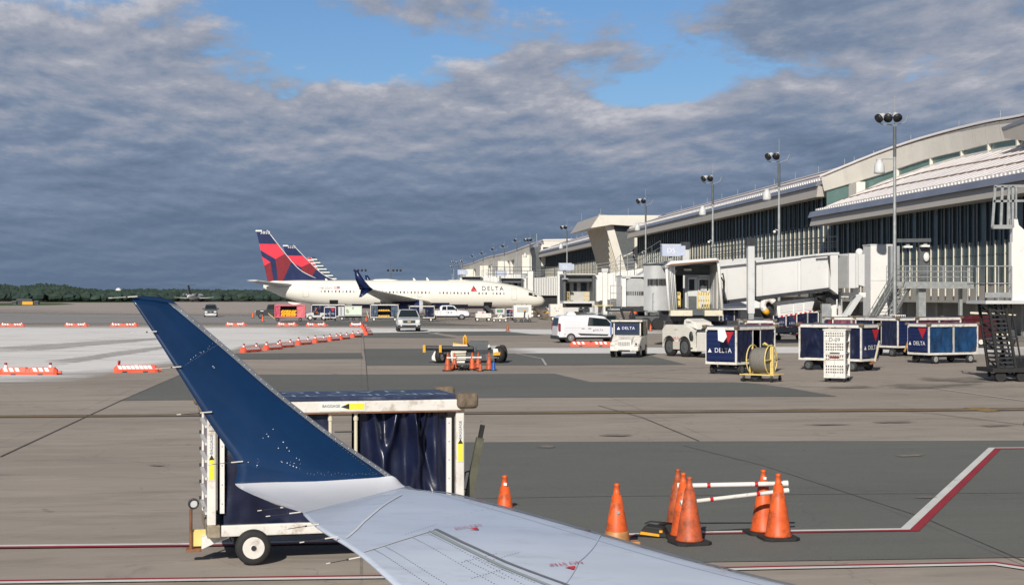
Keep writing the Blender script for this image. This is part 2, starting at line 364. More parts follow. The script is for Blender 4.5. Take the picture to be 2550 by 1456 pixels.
duskc = ground_mat('dusty_track', (0.46, 0.45, 0.435), (0.40, 0.39, 0.375), amt=0.5, alpha=True, ans=0.8, aamp=0.7)
grassm = M('grass', (0.050, 0.082, 0.018), 0.95, var=0.5, scale=0.4, bump=0.6, bscale=3)
markw = M('white_marking', (0.66, 0.67, 0.65), 0.75, var=0.10, scale=1.2, dirt=((0.33, 0.30, 0.27), 0.25, 2))
markw2 = M('worn_white_marking', (0.48, 0.46, 0.43), 0.8, var=0.2, scale=1.2, dirt=((0.33, 0.28, 0.25), 0.6, 3))
markr = M('red_marking', (0.30, 0.018, 0.030), 0.75, var=0.15, scale=1.0, dirt=((0.17, 0.05, 0.05), 0.3, 2))
marky = M('yellow_marking', (0.30, 0.20, 0.07), 0.8, var=0.25, scale=1.2, dirt=((0.2, 0.15, 0.1), 0.5, 3))
markk = M('black_marking', (0.085, 0.072, 0.062), 0.85, var=0.3, scale=1.2)
mb = MB(); S = 7000
mb.poly([(-S, -200, 0), (S, -200, 0), (S, S, 0), (-S, S, 0)], conc); g = mb.build('ground', fixn=False); tag(g, kind='structure')
LV = [0.0]
def sheet(name, pts, mat, lvl):       # pts in photo sightings, laid on the ground
    w = [G(x, y) for x, y in pts]; mb = MB(); mb.poly([(p.x, p.y, 0.0015 * lvl) for p in w], mat)
    o = mb.build(name, fixn=False)
    if o.data.polygons[0].normal.z < 0: o.data.flip_normals()
    return tag(o, kind='structure')
def soft(name, pts, mat, lvl, inner=0.7, raw=False, rings=4):
    w = pts if raw else [G(x, y) for x, y in pts]
    w = [Vector((p[0], p[1], 0)) for p in w]
    # densify
    q = []
    for i in range(len(w)):
        a, b = w[i], w[(i + 1) % len(w)]
        for k in range(4): q.append(a.lerp(b, k / 4))
    c = sum(q, Vector()) / len(q); n = len(q); vs = []; fade = []
    for r in range(rings + 1):
        t = 1 - (1 - inner) * r / rings
        for p in q: vs.append((*(c.lerp(p, t * (1.0 if r else 1.0))).xy, 0.0015 * lvl)); fade.append(1.0 * r / rings)
    vs.append((c.x, c.y, 0.0015 * lvl)); fade.append(1.0)
    fs = []
    for r in range(rings):
        for i in range(n): fs.append((r * n + i, r * n + (i + 1) % n, (r + 1) * n + (i + 1) % n, (r + 1) * n + i))
    for i in range(n): fs.append((rings * n + i, rings * n + (i + 1) % n, len(vs) - 1))
    me = bpy.data.meshes.new(name); me.from_pydata(vs, [], fs); at = me.attributes.new('fade', 'FLOAT', 'POINT')
    at.data.foreach_set('value', fade); me.materials.append(mat); o = bpy.data.objects.new(name, me); COL.objects.link(o)
    if me.polygons[0].normal.z < 0: me.flip_normals()
    return tag(o, kind='structure')
# far pavement, taxiway, grass
soft('taxiway', [(-900, 748), (3400, 746), (3400, 806), (-900, 806)], farc, 1, 0.75)
soft('taxiway', [(-500, 772), (900, 786), (1300, 800), (1100, 812), (-500, 812)], greyc, 2, 0.6)
sheet('grass', [(80, 752.0), (150, 747.4), (300, 745.2), (490, 743.6), (620, 743.2), (640, 744.5), (480, 746.5), (420, 750), (330, 753.0), (120, 753.4)], grassm, 3)
sheet('grass', [(-200, 758), (-200, 753.8), (0, 753.8), (60, 753.0), (150, 754.5), (190, 757.6), (120, 760.0), (0, 761)], grassm, 3)
sheet('grass', [(-600, 741.0), (1400, 740.4), (1400, 741.4), (640, 741.9), (360, 742.0), (0, 742.3), (-600, 743)], grassm, 3)
# fresh pale concrete
soft('pavement', [(-420, 809), (620, 810.5), (930, 811), (1000, 819), (930, 833), (760, 852), (640, 862), (500, 905), (300, 935), (120, 965), (-420, 1010)], pale, 4, 0.72)
soft('pavement', [(640, 813), (1200, 817), (1700, 822), (1780, 830), (1500, 834), (1200, 832), (900, 829), (700, 838)], pale, 5, 0.7)
soft('pavement', [(1180, 866), (1500, 865), (1900, 862), (2700, 862), (2700, 884), (1900, 880), (1550, 881), (1180, 881)], pale, 4, 0.75)
soft('pavement', [(1700, 800), (2700, 800), (2700, 860), (1700, 840)], greyc, 5, 0.7)
# darker sealed lanes
sheet('pavement', [(965, 1102), (1700, 1099), (2550, 1097), (3100, 1095), (3100, 1382), (2550, 1388), (1900, 1398), (1000, 1409)], conc2, 6)
sheet('pavement', [(300, 997), (452, 933), (1000, 932), (1380, 930), (1470, 951), (1860, 952.5), (1960, 965), (2085, 987), (1500, 989), (900, 992)], conc2, 6)
sheet('pavement', [(500, 880), (900, 878.5), (904, 893), (500, 895)], conc2, 6)
sheet('pavement', [(905, 868.5), (1180, 868), (1180, 880), (1600, 880), (1710, 908), (1000, 910), (912, 910)], conc2, 6)
sheet('pavement', [(888, 840.5), (891, 829), (1060, 829), (1085, 832), (1136, 841.5)], conc2, 6)
sheet('pavement', [(1060, 825.5), (1260, 825), (1355, 835), (1140, 835)], conc2, 7)
sheet('pavement', [(700, 800.5), (1000, 800), (1237, 811), (930, 812), (700, 811)], conc2, 7)
# yellow taxi line with black edges
sheet('road_marking', [(-300, 1037.0), (2700, 1014.6), (2700, 1021.4), (-300, 1042.4)], markk, 8)
sheet('road_marking', [(-300, 1038.8), (2700, 1016.9), (2700, 1019.2), (-300, 1040.4)], marky, 9)
sheet('road_marking', [(2398, 1015.5), (2450, 1014.5), (2492, 1024.5), (2455, 1025.5)], marky, 10)
# red and white clearance lines
def wr(pts, ww, wr_, mats):           # parallel strips down the polyline (metres), first mat on the left hand
    w = [G(x, y) for x, y in pts]
    off0 = 0
    for width, mat, lv in ((ww, mats[0], 11), (wr_, mats[1], 12)):
        mb = MB()
        def side(o):
            out = []
            for i, p in enumerate(w):
                d1 = (w[i] - w[i - 1]).normalized() if i else (w[1] - w[0]).normalized()
                d2 = (w[i + 1] - w[i]).normalized() if i < len(w) - 1 else d1
                n1_ = Vector((d1.y, -d1.x, 0)); n2_ = Vector((d2.y, -d2.x, 0)); bis = (n1_ + n2_).normalized()
                out.append(p + bis * (o / max(0.3, bis.dot(n1_))))
            return out
        a, b_ = side(off0), side(off0 + width); off0 += width
        for i in range(len(w) - 1): mb.poly([(*q.xy, 0.0015 * lv) for q in (a[i], a[i + 1], b_[i + 1], b_[i])], mat)
        o = mb.build('road_marking'); tag(o, kind='structure')
wr([(-200, 1361), (545, 1353), (1300, 1336), (1560, 1330), (1750, 1324.5), (2243, 1317), (2462, 1115.5), (2750, 1113.5)], 0.13, 0.13, (markw, markr))
wr([(-200, 1449), (975, 1433), (1920, 1411), (2480, 1400.5), (2750, 1441)], 0.10, 0.12, (markr, markw))
def thin(pts, w, mat, lvl):
    q = [G(x, y) for x, y in pts]; mb = MB()
    for i in range(len(q) - 1):
        d = (q[i + 1] - q[i]).normalized(); n = Vector((d.y, -d.x, 0)) * (w / 2)
        mb.poly([(*(q[i] - n).xy, .0015 * lvl), (*(q[i + 1] - n).xy, .0015 * lvl), (*(q[i + 1] + n).xy, .0015 * lvl), (*(q[i] + n).xy, .0015 * lvl)], mat)
    o = mb.build('road_marking', fixn=False)
    for p in o.data.polygons:
        if p.normal.z < 0: o.data.flip_normals(); break
    tag(o, kind='structure')
thin([(0, 1138), (120, 1082), (300, 998), (450, 933)], 0.035, markk, 9)
thin([(905, 840), (909, 880), (913, 925), (917, 975), (926, 1060), (935, 1130)], 0.028, markk, 9)
thin([(1560, 930.5), (1860, 905), (1895, 893)], 0.10, markw2, 9)
thin([(1500, 932), (1860, 953), (2010, 962), (2550, 962)], 0.10, markw2, 9)
thin([(2250, 960), (2330, 967), (2550, 998)], 0.13, markw2, 9)
thin([(1280, 879), (1350, 893), (1360, 909)], 0.10, markw2, 9)
thin([(2560, 1020), (2550, 1058), (2320, 1030), (2200, 1020)], 0.04, markk, 9)
thin([(1490, 1010), (1600, 1040), (1740, 1098)], 0.03, markk, 9)
thin([(2550, 1228), (2100, 1231), (1500, 1237), (1140, 1243)], 0.025, markk, 9)
thin([(1700, 1110), (1900, 1160), (2300, 1290), (2600, 1420)], 0.02, markk, 10)
# oil stains, each a soft-edged pool
rs = random.Random(5)
for cx, cy, wx, wy in [(1540, 1084, 46, 4), (2270, 1136, 40, 4), (2310, 960, 150, 10), (2120, 965, 70, 6), (2380, 945, 130, 9), (2060, 1058, 70, 3), (2230, 1052, 80, 4), (2000, 1020, 60, 3), (1360, 1113, 26, 3), (390, 1160, 30, 3), (2080, 948, 60, 5), (2300, 1240, 34, 3), (2480, 1060, 60, 4)]:
    pts = [G(cx + wx * (0.8 + 0.4 * rs.random()) * cos(t * pi / 5), cy + wy * (0.4 + 1.1 * rs.random()) * sin(t * pi / 5)) for t in range(10)]
    soft('pavement_stain', pts, stainm, 13 + rs.random() * 2, 0.3, raw=True)
soft('pavement_stain', [(-100, 868), (200, 850), (480, 834), (500, 838), (240, 862), (60, 878), (-100, 885)], duskc, 8, 0.3)
soft('pavement_stain', [(60, 905), (300, 872), (480, 852), (490, 856), (320, 885), (120, 915)], duskc, 9, 0.3)
# ================================================================== TREELINE
leafm = M('foliage', (0.020, 0.040, 0.032), 0.9, var=0.55, scale=0.06)
leaf2 = M('foliage_light', (0.028, 0.052, 0.036), 0.9, var=0.5, scale=0.08)
bark = M('bark', (0.12, 0.10, 0.08), 0.9, var=0.2)
def blob(mb, c, r, h, rnd, m):
    n = 7; prof = [(0.55, 0.0), (0.95, 0.25), (1.0, 0.5), (0.75, 0.78), (0.35, 0.97), (0.02, 1.03)]
    rings = []
    for rr, z in prof: rings.append([Vector((c[0] + r * rr * rnd.uniform(.75, 1.25) * cos(2 * pi * k / n), c[1] + r * rr * rnd.uniform(.75, 1.25) * sin(2 * pi * k / n), c[2] + h * z * rnd.uniform(.94, 1.06))) for k in range(n)])
    mb.loft(rings, m, smooth=False)
rt = random.Random(3); mb = MB()
def top_y(px):     # outline of the wood against the sky
    return crv([(-900, 712), (0, 707), (30, 709), (60, 711), (100, 706), (150, 708), (200, 716), (260, 719), (320, 718), (500, 719), (640, 720), (900, 721), (1400, 723), (3200, 722)], px)[0]
for k in range(5200):
    px = rt.uniform(-900, 2000) if k > 2400 else rt.uniform(-60, 760); d = rt.uniform(820, 1250); c = GD(px, d)
    hh = EYE + (HOR - top_y(px) - (0 if px < 260 else 1)) / F_PX * d
    h = hh * rt.uniform(0.70, 1.03) * (0.75 + .25 * (d - 820) / 430) ; r = rt.uniform(1.8, 4.5)
    blob(mb, (c.x, c.y, h * 0.12), r, h * 0.88, rt, leafm if rt.random() < .6 else leaf2)
tag(mb.build('forest'), 'dark green wood along the far edge of the airfield', 'woods', kind='stuff')
# tiny airfield signs and boxes on the grass
def field_sign(px, py, w, h, col, label, dpt=0.5):
    p = G(px, py); t = thing('taxiway_sign', label, 'sign', p, -YAW, 'signs on the far grass')
    mb = MB(); mb.box(-w / 2, w / 2, -dpt / 2, dpt / 2, 0.15, h, col); mb.box(-w / 2 - .06, -w / 2, -dpt / 2 - .05, dpt / 2 + .05, 0.1, h + .05, dgrey); mb.box(w / 2, w / 2 + .06, -dpt / 2 - .05, dpt / 2 + .05, 0.1, h + .05, dgrey); mb.build('sign_panel', t)
    mb = MB(); 
    for sx_ in (-.4, .4): mb.cyl((sx_ * w, 0, 0), (sx_ * w, 0, 0.16), 0.05, dark, n=6)
    mb.build('leg', t)
field_sign(69, 759.5, 3.6, 1.25, yellow, 'yellow taxiway sign in front of the dark box on the near grass')
field_sign(10, 737 + 8.0, 6.0, 2.0, yellow, 'yellow sign at the foot of the wood near the left edge')
field_sign(313, 746.3, 4.0, 1.9, yellow, 'yellow sign just left of the blue winglet tip')
field_sign(422, 742.3, 8.5, 3.6, yellow, 'yellow box at the edge of the wood right of the winglet tip')
for px, py, w, h, lb in ((62, 756.0, 6.2, 1.7, 'long dark maroon box on the near grass strip'), (37, 757.5, 1.6, 1.1, 'small dark box at the left end of the grass strip'), (92, 757.5, 1.6, 1.1, 'small black box right of the yellow taxiway sign'), (176, 748.3, 6.0, 2.6, 'grey cabinet standing on the far grass island')):
    t = thing('equipment_box', lb, 'box', G(px, py), -YAW); mb = MB(); mb.box(-w / 2, w / 2, -.8, .8, .1, h, dgrey if 'grey' in lb else dark); mb.box(-w / 2 - .1, w / 2 + .1, -.9, .9, h, h + .12, grey); mb.build('cabinet', t, bevel=.05)
    mb = MB(); mb.box(-w / 2 + .1, w / 2 - .1, -.7, .7, 0, .1, grey); mb.build('plinth', t)
# far radio dome on a stand
t = thing('radar_dome', 'small white ball-topped mast on the far grass left of the winglet tip', 'mast', GD(295, 1000)); mb = MB(); mb.cyl((0, 0, 0), (0, 0, 5), .4, grey, n=8); mb.build('mast', t)
mb = MB(); mb.sphere((0, 0, 6.5), 1.9, white, 10); mb.build('dome', t)
# ================================================================== OWN WING AND WINGLET
wgrey = M('wing_paint', (0.50, 0.56, 0.67), 0.36, var=0.06, scale=1.2, dirt=((0.38, 0.42, 0.49), 0.45, 3.0), coat=0.15, stretch=(1, 3, 1))
wwhite = M('wing_white', (0.70, 0.72, 0.77), 0.35, var=0.03, scale=1.0, coat=0.2)
lemet = M('leading_edge_metal', (0.30, 0.32, 0.35), 0.42, 0.6, var=0.16, scale=6)
seal = M('seal_grey', (0.30, 0.34, 0.35), 0.6, var=0.1)
rivet = M('rivet_grey', (0.16, 0.17, 0.19), 0.6, var=0.0)
W0 = Vector((0, 0, 0))
wing = thing('airliner_wing', 'pale grey airliner wing ending in a tall dark blue winglet, close to the camera', 'aircraft wing', W0)
def lerp_poly(pl, t):       # pl: list of tuples, t 0..1 by index
    x = t * (len(pl) - 1); i = min(int(x), len(pl) - 2); f = x - i
    return tuple(a + (b - a) * f for a, b in zip(pl[i], pl[i + 1]))
def cspl(pl, t): # smooth through
    pts = [(i,) + tuple(p) for i, p in enumerate(pl)]; return crv(pts, t * (len(pl) - 1))
# winglet : trailing edge and leading edge from root (0) to tip (1): px, py, depth
TE = [(585, 1203, 8.90), (592, 1165, 8.90), (520, 1050, 8.91), (455, 945, 8.92), (390, 842, 8.94), (325, 742, 8.96)]
LE = [(1002, 1206, 9.22), (975, 1183, 9.22), (840, 1090, 9.19), (705, 985, 9.15), (575, 872, 9.10), (440, 757, 9.05)]
nrm = (FW * -0.93 + RT * 0.30 + UP * 0.18).normalized()      # inboard side of the winglet
def wl_pt(u, t, side):     # t from TE 0 to LE 1
    a = cspl(TE, u); b = cspl(LE, u)
    p = P(*a).lerp(P(*b), t); ch = (P(*b) - P(*a)).length
    th = 0.055 * ch * (sqrt(max(0, 1 - t)) * 1.0) * min(1, t * 6 + .05) * 0.9 if t > .5 else 0.055 * ch * sqrt(0.5) * 0.9 * min(1, (t / .5) ** .8 + .06)
    return p + nrm * (th * side)
U0 = 0.012
rings = []
TT = [0, .03, .1, .2, .35, .5, .65, .8, .875, .93, .965, .99, 1.0]
def le_t(u): 
    a = cspl(TE, u); b = cspl(LE, u); return 1 - 21.0 / max(40, b[0] - a[0]) * 1.0
NU = 30
def wgrid(t0f, t1f, u0, u1, mat, name, side=1, off=0.0):
    mb = MB(); rr = []
    for i in range(NU + 1):
        u = u0 + (u1 - u0) * i / NU; a, b = t0f(u), t1f(u)
        up_ = [wl_pt(u, a + (b - a) * k / 14, 1) for k in range(15)]; dn = [wl_pt(u, a + (b - a) * k / 14, -1) for k in range(14, -1, -1)]
        rr.append(up_ + dn)
    mb.loft(rr, mat); return mb.build(name, wing)
wgrid(lambda u: 0.0, lambda u: le_t(u), 0.0, 1.0, wblue, 'winglet')
wgrid(lambda u: le_t(u) + 0.0005, lambda u: 1.0, 0.02, 1.0, lemet, 'leading_edge_strip')
# rounded cap along the tip
mb = MB(); capL = []
cap_pts = [(325, 742), (333, 739), (360, 737), (395, 740), (425, 747), (440, 757)]
for k, s_ in enumerate((0.008, 0.03)):
    pass
ring1 = [P(x, y, 8.96 + .09 * (x - 325) / 115) for x, y in cap_pts]
bt_ = (0, .2, .4, .6, .8, 1.0)
mb.loft([[wl_pt(1.0, t, 1) for t in bt_] + [wl_pt(1.0, t, -1) for t in bt_[::-1]], [p + nrm * .006 for p in ring1] + [p - nrm * .006 for p in ring1[::-1]]], wblue); mb.build('tip_cap', wing)
# blended white root between winglet and wing
A_ = [(585, 1203.5, 8.90), (640, 1199, 8.94), (720, 1194, 9.00), (800, 1190.5, 9.06), (880, 1188.5, 9.12), (940, 1187.5, 9.17), (975, 1184, 9.21), (1003, 1207, 9.24)]
B_ = [(590, 1222, 8.80), (655, 1243, 8.74), (740, 1240, 8.83), (820, 1230, 8.92), (890, 1222, 9.00), (945, 1214, 9.08), (985, 1206, 9.16), (1006, 1209, 9.20)]
Cw = [(755, 1276, 8.08), (790, 1268, 8.20), (830, 1258, 8.35), (870, 1250, 8.50), (910, 1241, 8.68), (950, 1231, 8.85), (985, 1221, 9.02), (1012, 1210, 9.15)]
def curve_pts(c, n=22): return [P(*cspl(c, i / n)) for i in range(n + 1)]
a_, b_, c_ = curve_pts(A_), curve_pts(B_), curve_pts(Cw)
mb = MB(); rr = []
for k in range(9):
    t = k / 8
    rr.append([a_[i] * (1 - t) ** 2 + (b_[i] * 1.0) * 2 * t * (1 - t) + c_[i] * t * t for i in range(len(a_))])
mb.loft(rr, wwhite, closed=False, caps=False)
# lower skin of the blend
mb.loft([[p + Vector((0, 0, -0.07 * sin(pi * i / (len(r_) - 1)))) for i, p in enumerate(r_)] for r_ in rr], wwhite, closed=False, caps=False)
mb.build('winglet_root_fairing', wing)
# main wing : sections from tip (0) inboard; TE / LE given as px, py, z
WTE = [(755, 1276, 8.08), (790, 1309, 7.70), (862, 1354, 7.35), (905, 1385, 7.15), (985, 1456, 6.85), (1090, 1550, 6.50), (1260, 1700, 6.1), (1500, 1900, 5.7), (1800, 2150, 5.3), (2200, 2500, 4.9)]
WLE = [(1012, 1210, 9.15), (1120, 1220, 8.85), (1300, 1262, 8.40), (1480, 1311, 7.95), (1740, 1382, 7.55), (2060, 1456, 7.25), (2500, 1550, 6.9), (3100, 1665, 6.5), (3800, 1780, 6.1), (4600, 1900, 5.7)]
TMID = [0, .02, .06, .12, .2, .3, .4, .5, .6, .7, .8, .88, .94, .98, 1.0]
def wing_pt(s, t, low=False, lift=0.0):
    a, b = P(*cspl(WTE, s)), P(*cspl(WLE, s)); ch = (b - a).length; p = a.lerp(b, t)
    pr = ch * (0.016 * sin(pi * t) - 0.030 * max(0.0, (t - .88) / .12) ** 2) * min(1, s / .03)
    z = pr if not low else -ch * 0.085 * (t ** .6) * sqrt(max(0, 1 - t) * 2.2) * min(1, s / .03 + .1) - 0.012 - (0.030 * ch * max(0.0, (t - .88) / .12) ** 2) * min(1, s / .03)
    return Vector((p.x, p.y, p.z + z + lift))
NS = 44
upr = [[wing_pt(i / NS, t) for t in TMID] for i in range(NS + 1)]; lor = [[wing_pt(i / NS, t, True) for t in TMID] for i in range(NS + 1)]
mb = MB(); mb.loft([u_ + l_[::-1] for u_, l_ in zip(upr, lor)], wgrey); mb.build('wing_panel', wing)
# find wing surface under a sighting
def wsurf(px, py):
    best = None; lo, hi = 0.0, 1.0
    def proj(p):
        v = p - CAMP; d = v.dot(FW); return 1275 + F_PX * v.dot(RT) / d, HOR - F_PX * v.z / d
    s, t, st = 0.3, 0.3, 0.25
    def err(s, t):
        x, y = proj(wing_pt(min(max(s, 0), 1), min(max(t, 0), 1))); return (x - px) ** 2 + (y - py) ** 2
    e = err(s, t)
    while st > 1e-5:
        imp = False
        for ds, dt in ((st, 0), (-st, 0), (0, st), (0, -st), (st, st), (-st, -st), (st, -st), (-st, st)):
            a, b = min(max(s + ds, 0), 1), min(max(t + dt, 0), 1); e2 = err(a, b)
            if e2 < e: s, t, e, imp = a, b, e2, True; break
        if not imp: st /= 2
    return s, t
def wline(pts, w, mat, lift=0.004, name=None, mb=None, n=10):
    st = [wsurf(*p) for p in pts]; rows = []
    own = mb is None
    if own: mb = MB()
    q = []
    for i in range(len(st) - 1):
        for k in range(n + (i == len(st) - 2)):
            f = k / n; s = st[i][0] + (st[i + 1][0] - st[i][0]) * f; t = st[i][1] + (st[i + 1][1] - st[i][1]) * f
            q.append(wing_pt(s, t, lift=lift))
    for i in range(len(q) - 1):
        d = (q[i + 1] - q[i]).normalized(); nn = Vector((d.y, -d.x, 0)).normalized() * w / 2
        mb.poly([q[i] - nn, q[i + 1] - nn, q[i + 1] + nn, q[i] + nn], mat)
    if own: mb.build(name, wing)
# aileron / spoiler panel edges, rivet rows
wline([(905, 1375), (985, 1350), (1085, 1318)], 0.010, M('panel_gap_light', (0.60, 0.60, 0.58), .6, var=.1), name='panel_joint')
wline([(1085, 1318), (1150, 1350), (1260, 1400), (1400, 1452), (1560, 1520)], 0.022, rivet, .005, name='control_surface_gap')
wline([(1072, 1322), (1140, 1357), (1250, 1410), (1385, 1465), (1540, 1530)], 0.028, seal, .0045, name='control_surface_seal')
wline([(862, 1340), (905, 1300), (950, 1262), (1000, 1232)], 0.012, M('fairing_seam', (0.64, 0.67, 0.72), .5, var=.1), name='fairing_seam', n=14)
mb = MB(); sm_ = M('skin_seam', (0.44, 0.49, 0.58), .5, var=.1)
for pl in ([(1015, 1218), (1110, 1236), (1290, 1286), (1470, 1340), (1720, 1412), (1900, 1458)], [(1500, 1320), (1440, 1400), (1410, 1452)]): wline(pl, .006, sm_, .0042, mb=mb)
mb.build('panel_joint', wing)
mb = MB()
def rrow(p0, p1, n, r=0.0035):
    a, b = wsurf(*p0), wsurf(*p1)
    for i in range(n):
        f = i / (n - 1); c = wing_pt(a[0] + (b[0] - a[0]) * f, a[1] + (b[1] - a[1]) * f, lift=0.0035)
        mb.poly([(c.x + r * cos(k * pi / 3), c.y + r * 1.3 * sin(k * pi / 3), c.z) for k in range(6)], rivet)
for p0, p1, n in [((930, 1368), (1090, 1470), 34), ((960, 1362), (1170, 1490), 40), ((1030, 1340), (1260, 1470), 40), ((1060, 1325), (1330, 1470), 44),
                  ((1150, 1400), (1235, 1378), 14), ((1215, 1398), (1290, 1376), 12), ((1175, 1440), (1250, 1418), 12), ((1225, 1405), (1330, 1450), 16), ((1160, 1395), (1255, 1440), 16), ((1180, 1385), (1275, 1428), 16),
                  ((1115, 1290), (1240, 1262), 10), ((1010, 1330), (1085, 1306), 12)]: rrow(p0, p1, n)
mb.build('rivet_row', wing)
# red NO STEP markings
for px, py, sc in ((1163, 1314, 1.0), (1408, 1406, 1.0), (1450, 1318, .8), (1788, 1403, .9), (1180, 1246, .7)):
    s, t = wsurf(px, py); o = wing_pt(s, t, lift=.006); ex = (wing_pt(s, min(1, t + .03), lift=.006) - o).normalized(); ey = (wing_pt(max(0, s - .01), t, lift=.006) - wing_pt(s + .01, t, lift=.006)).normalized()
    n_ = ex.cross(ey).normalized()
    if n_.z < 0: ey = -ey
    ey = (ey - ex * ey.dot(ex)).normalized(); n_ = ex.cross(ey)
    lettering('NO STEP', .045 * sc, o - ey * .0, -ex, -ey, M('faded_red', (.48, .10, .12), .6, var=0), wing, name='lettering', off=.004)
    mb = MB(); c = o + ex * -.0 - ey * .045 * sc; mb.poly([c + n_ * .004 + (-ex * .03) * sc, c + n_ * .004 + ex * .03 * sc, c + n_ * .004 - ey * .04 * sc], textr); mb.build('warning_arrow', wing)
# silver leading edge of the wing
wline([(1012, 1212), (1120, 1224), (1300, 1266), (1480, 1315), (1740, 1386), (2050, 1458)], 0.035, lemet, .006, name='leading_edge_strip', n=14)
# static discharge wicks
tipb = M('wick_dark', (0.03, 0.03, 0.03), .5, var=0); wickw = M('wick_white', (0.62, 0.60, 0.55), .5, var=.1)
for a, b, d in [((480, 744), (548, 0), 0)][:0]: pass
for x0, y0, x1, y1, d in [(270, 742, 342, 738, 8.95), (324, 829, 390, 825, 8.93), (386, 918, 451, 912.5, 8.92), (440, 1032, 527.8, 1025, 8.91), (517.6, 1156.5, 605, 1148, 8.9), (641, 1271, 727, 1259.5, 8.35), (662, 1285, 750, 1274, 8.12), (706.5, 1317.6, 794, 1304, 7.72), (746, 1350, 841, 1335.5, 7.42), (812, 1402.6, 897, 1386, 7.12)]:
    mb = MB(); a = P(x0, y0, d - .05); b = P(x1, y1, d); L = (b - a)
    mb.cyl(a, a + L * .12, .003, wickw, n=6); mb.cyl(a + L * .12, a + L * .62, .0018, wickw if y0 < 1000 else tipb, n=6); mb.cyl(a + L * .60, a + L * .66, .0045, tipb, n=6); mb.cyl(a + L * .66, b, .004, wickw, n=6)
    mb.build('static_wick', wing)
# chipped paint, bright bolt heads on the winglet
chip = M('chipped_paint', (0.62, 0.64, 0.66), .5, var=.1); mb = MB(); rc = random.Random(11)
def on_wl(px, py):
    # plane depth by interpolation between edges
    d = 8.9 + (px - 325) * 0.00045 + .02; return P(px, py, d) + nrm * .0
def wl_find(px, py):
    u, t, st = .5, .5, .3
    def proj(p):
        v = p - CAMP; d = v.dot(FW); return 1275 + F_PX * v.dot(RT) / d, HOR - F_PX * v.z / d
    def er(u, t): x, y = proj(wl_pt(u, t, 1)); return (x - px) ** 2 + (y - py) ** 2
    e = er(u, t)
    while st > 1e-4:
        im = False
        for a, b in ((st, 0), (-st, 0), (0, st), (0, -st), (st, st), (-st, -st), (st, -st), (-st, st)):
            u2, t2 = min(max(u + a, 0), 1), min(max(t + b, 0), .99); e2 = er(u2, t2)
            if e2 < e: u, t, e, im = u2, t2, e2, True; break
        if not im: st /= 2
    return wl_pt(u, t, 1) + nrm * .003
def dot(px, py, r, el=1.0):
    c = wl_find(px, py); a = RT; r *= .42
    mb.poly([c + a * (r * el * cos(k * pi / 3)) + UP * (r * sin(k * pi / 3)) for k in range(6)], chip)
for i in range(11): dot(475 + i * 7 + rc.uniform(-3, 3), 897 - i * 4.6 + rc.uniform(-7, 1), .0025 + .002 * rc.random(), 1.4)
for i in range(30): dot(452 + i * 3.4, 914 - i * 2.12, .0016, 1.2)
for px, py in ((530, 912), (533, 915), (664, 1080), (668, 1086), (705, 1100), (714, 1114), (720, 1122), (738, 1140), (745, 1144), (680, 1068), (655, 1090), (693, 1115), (702, 1150), (715, 1152), (722, 1157), (730, 1160), (738, 1163), (700, 1148), (732, 1153), (640, 1158), (618, 1150)): dot(px, py, .004 + .003 * rc.random(), 1.3)
for i in range(7): dot(630 + rc.uniform(0, 120), 1140 + rc.uniform(0, 35), .0022, 1.2)
for i in range(26): dot(780 + i * 6.2, 1057 + i * 4.9, .0022)
for i in range(22): dot(765 + i * 8.6, 1176 + rc.uniform(-2, 3) + (4 if i % 3 else 0), .0022, 1.3)
mb.build('paint_chips', wing)
mb = MB(); chip2 = M('leading_edge_rivet', (0.5, .52, .55), .4, var=0)
for i in range(46):
    u = i / 47 + .01; c = wl_pt(u, (le_t(u) + 1) / 2, 1) + nrm * .004
    mb.poly([c + RT * (.003 * cos(k * pi / 3)) + UP * (.003 * sin(k * pi / 3)) for k in range(6)], chip2)
mb.build('rivet_row', wing)
# ================================================================== TERMINAL
roofm = M('roof_membrane', (0.76, 0.72, 0.71), 0.32, var=0.05, scale=0.15, dirt=((0.60, 0.56, 0.55), 0.2, 0.2))
panelc = M('facade_panel', (0.66, 0.63, 0.56), 0.5, var=0.05, scale=0.4, dirt=((0.50, 0.44, 0.36), 0.2, 0.6))
fascm = M('soffit_panel', (0.42, 0.39, 0.34), 0.5, var=0.04, scale=0.4)
gut = M('gutter_grey', (0.24, 0.25, 0.29), 0.35, 0.3, var=0.15, scale=0.3)
finm = M('fin_cream', (0.60, 0.56, 0.45), 0.5, var=0.05, scale=1)
wallc = M('base_concrete', (0.34, 0.32, 0.28), 0.8, var=0.08, scale=0.5, dirt=((0.22, 0.2, 0.18), 0.3, 1))
tglass = M('teal_curtain_glass', (0.045, 0.080, 0.086), 0.16, var=0.35, scale=0.25, spec=0.32)
gglass = M('green_clerestory_glass', (0.12, 0.20, 0.18), 0.25, var=0.15, scale=0.2, spec=0.7)
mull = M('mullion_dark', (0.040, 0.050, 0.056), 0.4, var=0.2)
ridgem = M('roof_seam_brown', (0.24, 0.17, 0.13), 0.7, var=0.3, scale=1)
darkin = M('dark_interior', (0.02, 0.021, 0.023), 0.8, var=0.2)
def prof_strip(mb, fA, fB, ys, m, smooth=False):   # surface between two curves of Y
    a = [Vector(fA(y)) for y in ys]; b = [Vector(fB(y)) for y in ys]
    for i in range(len(ys) - 1): mb.add([a[i], a[i + 1], b[i + 1], b[i]], [(0, 1, 2, 3)], m, smooth)
def frange(a, b, n): return [a + (b - a) * i / n for i in range(n + 1)]
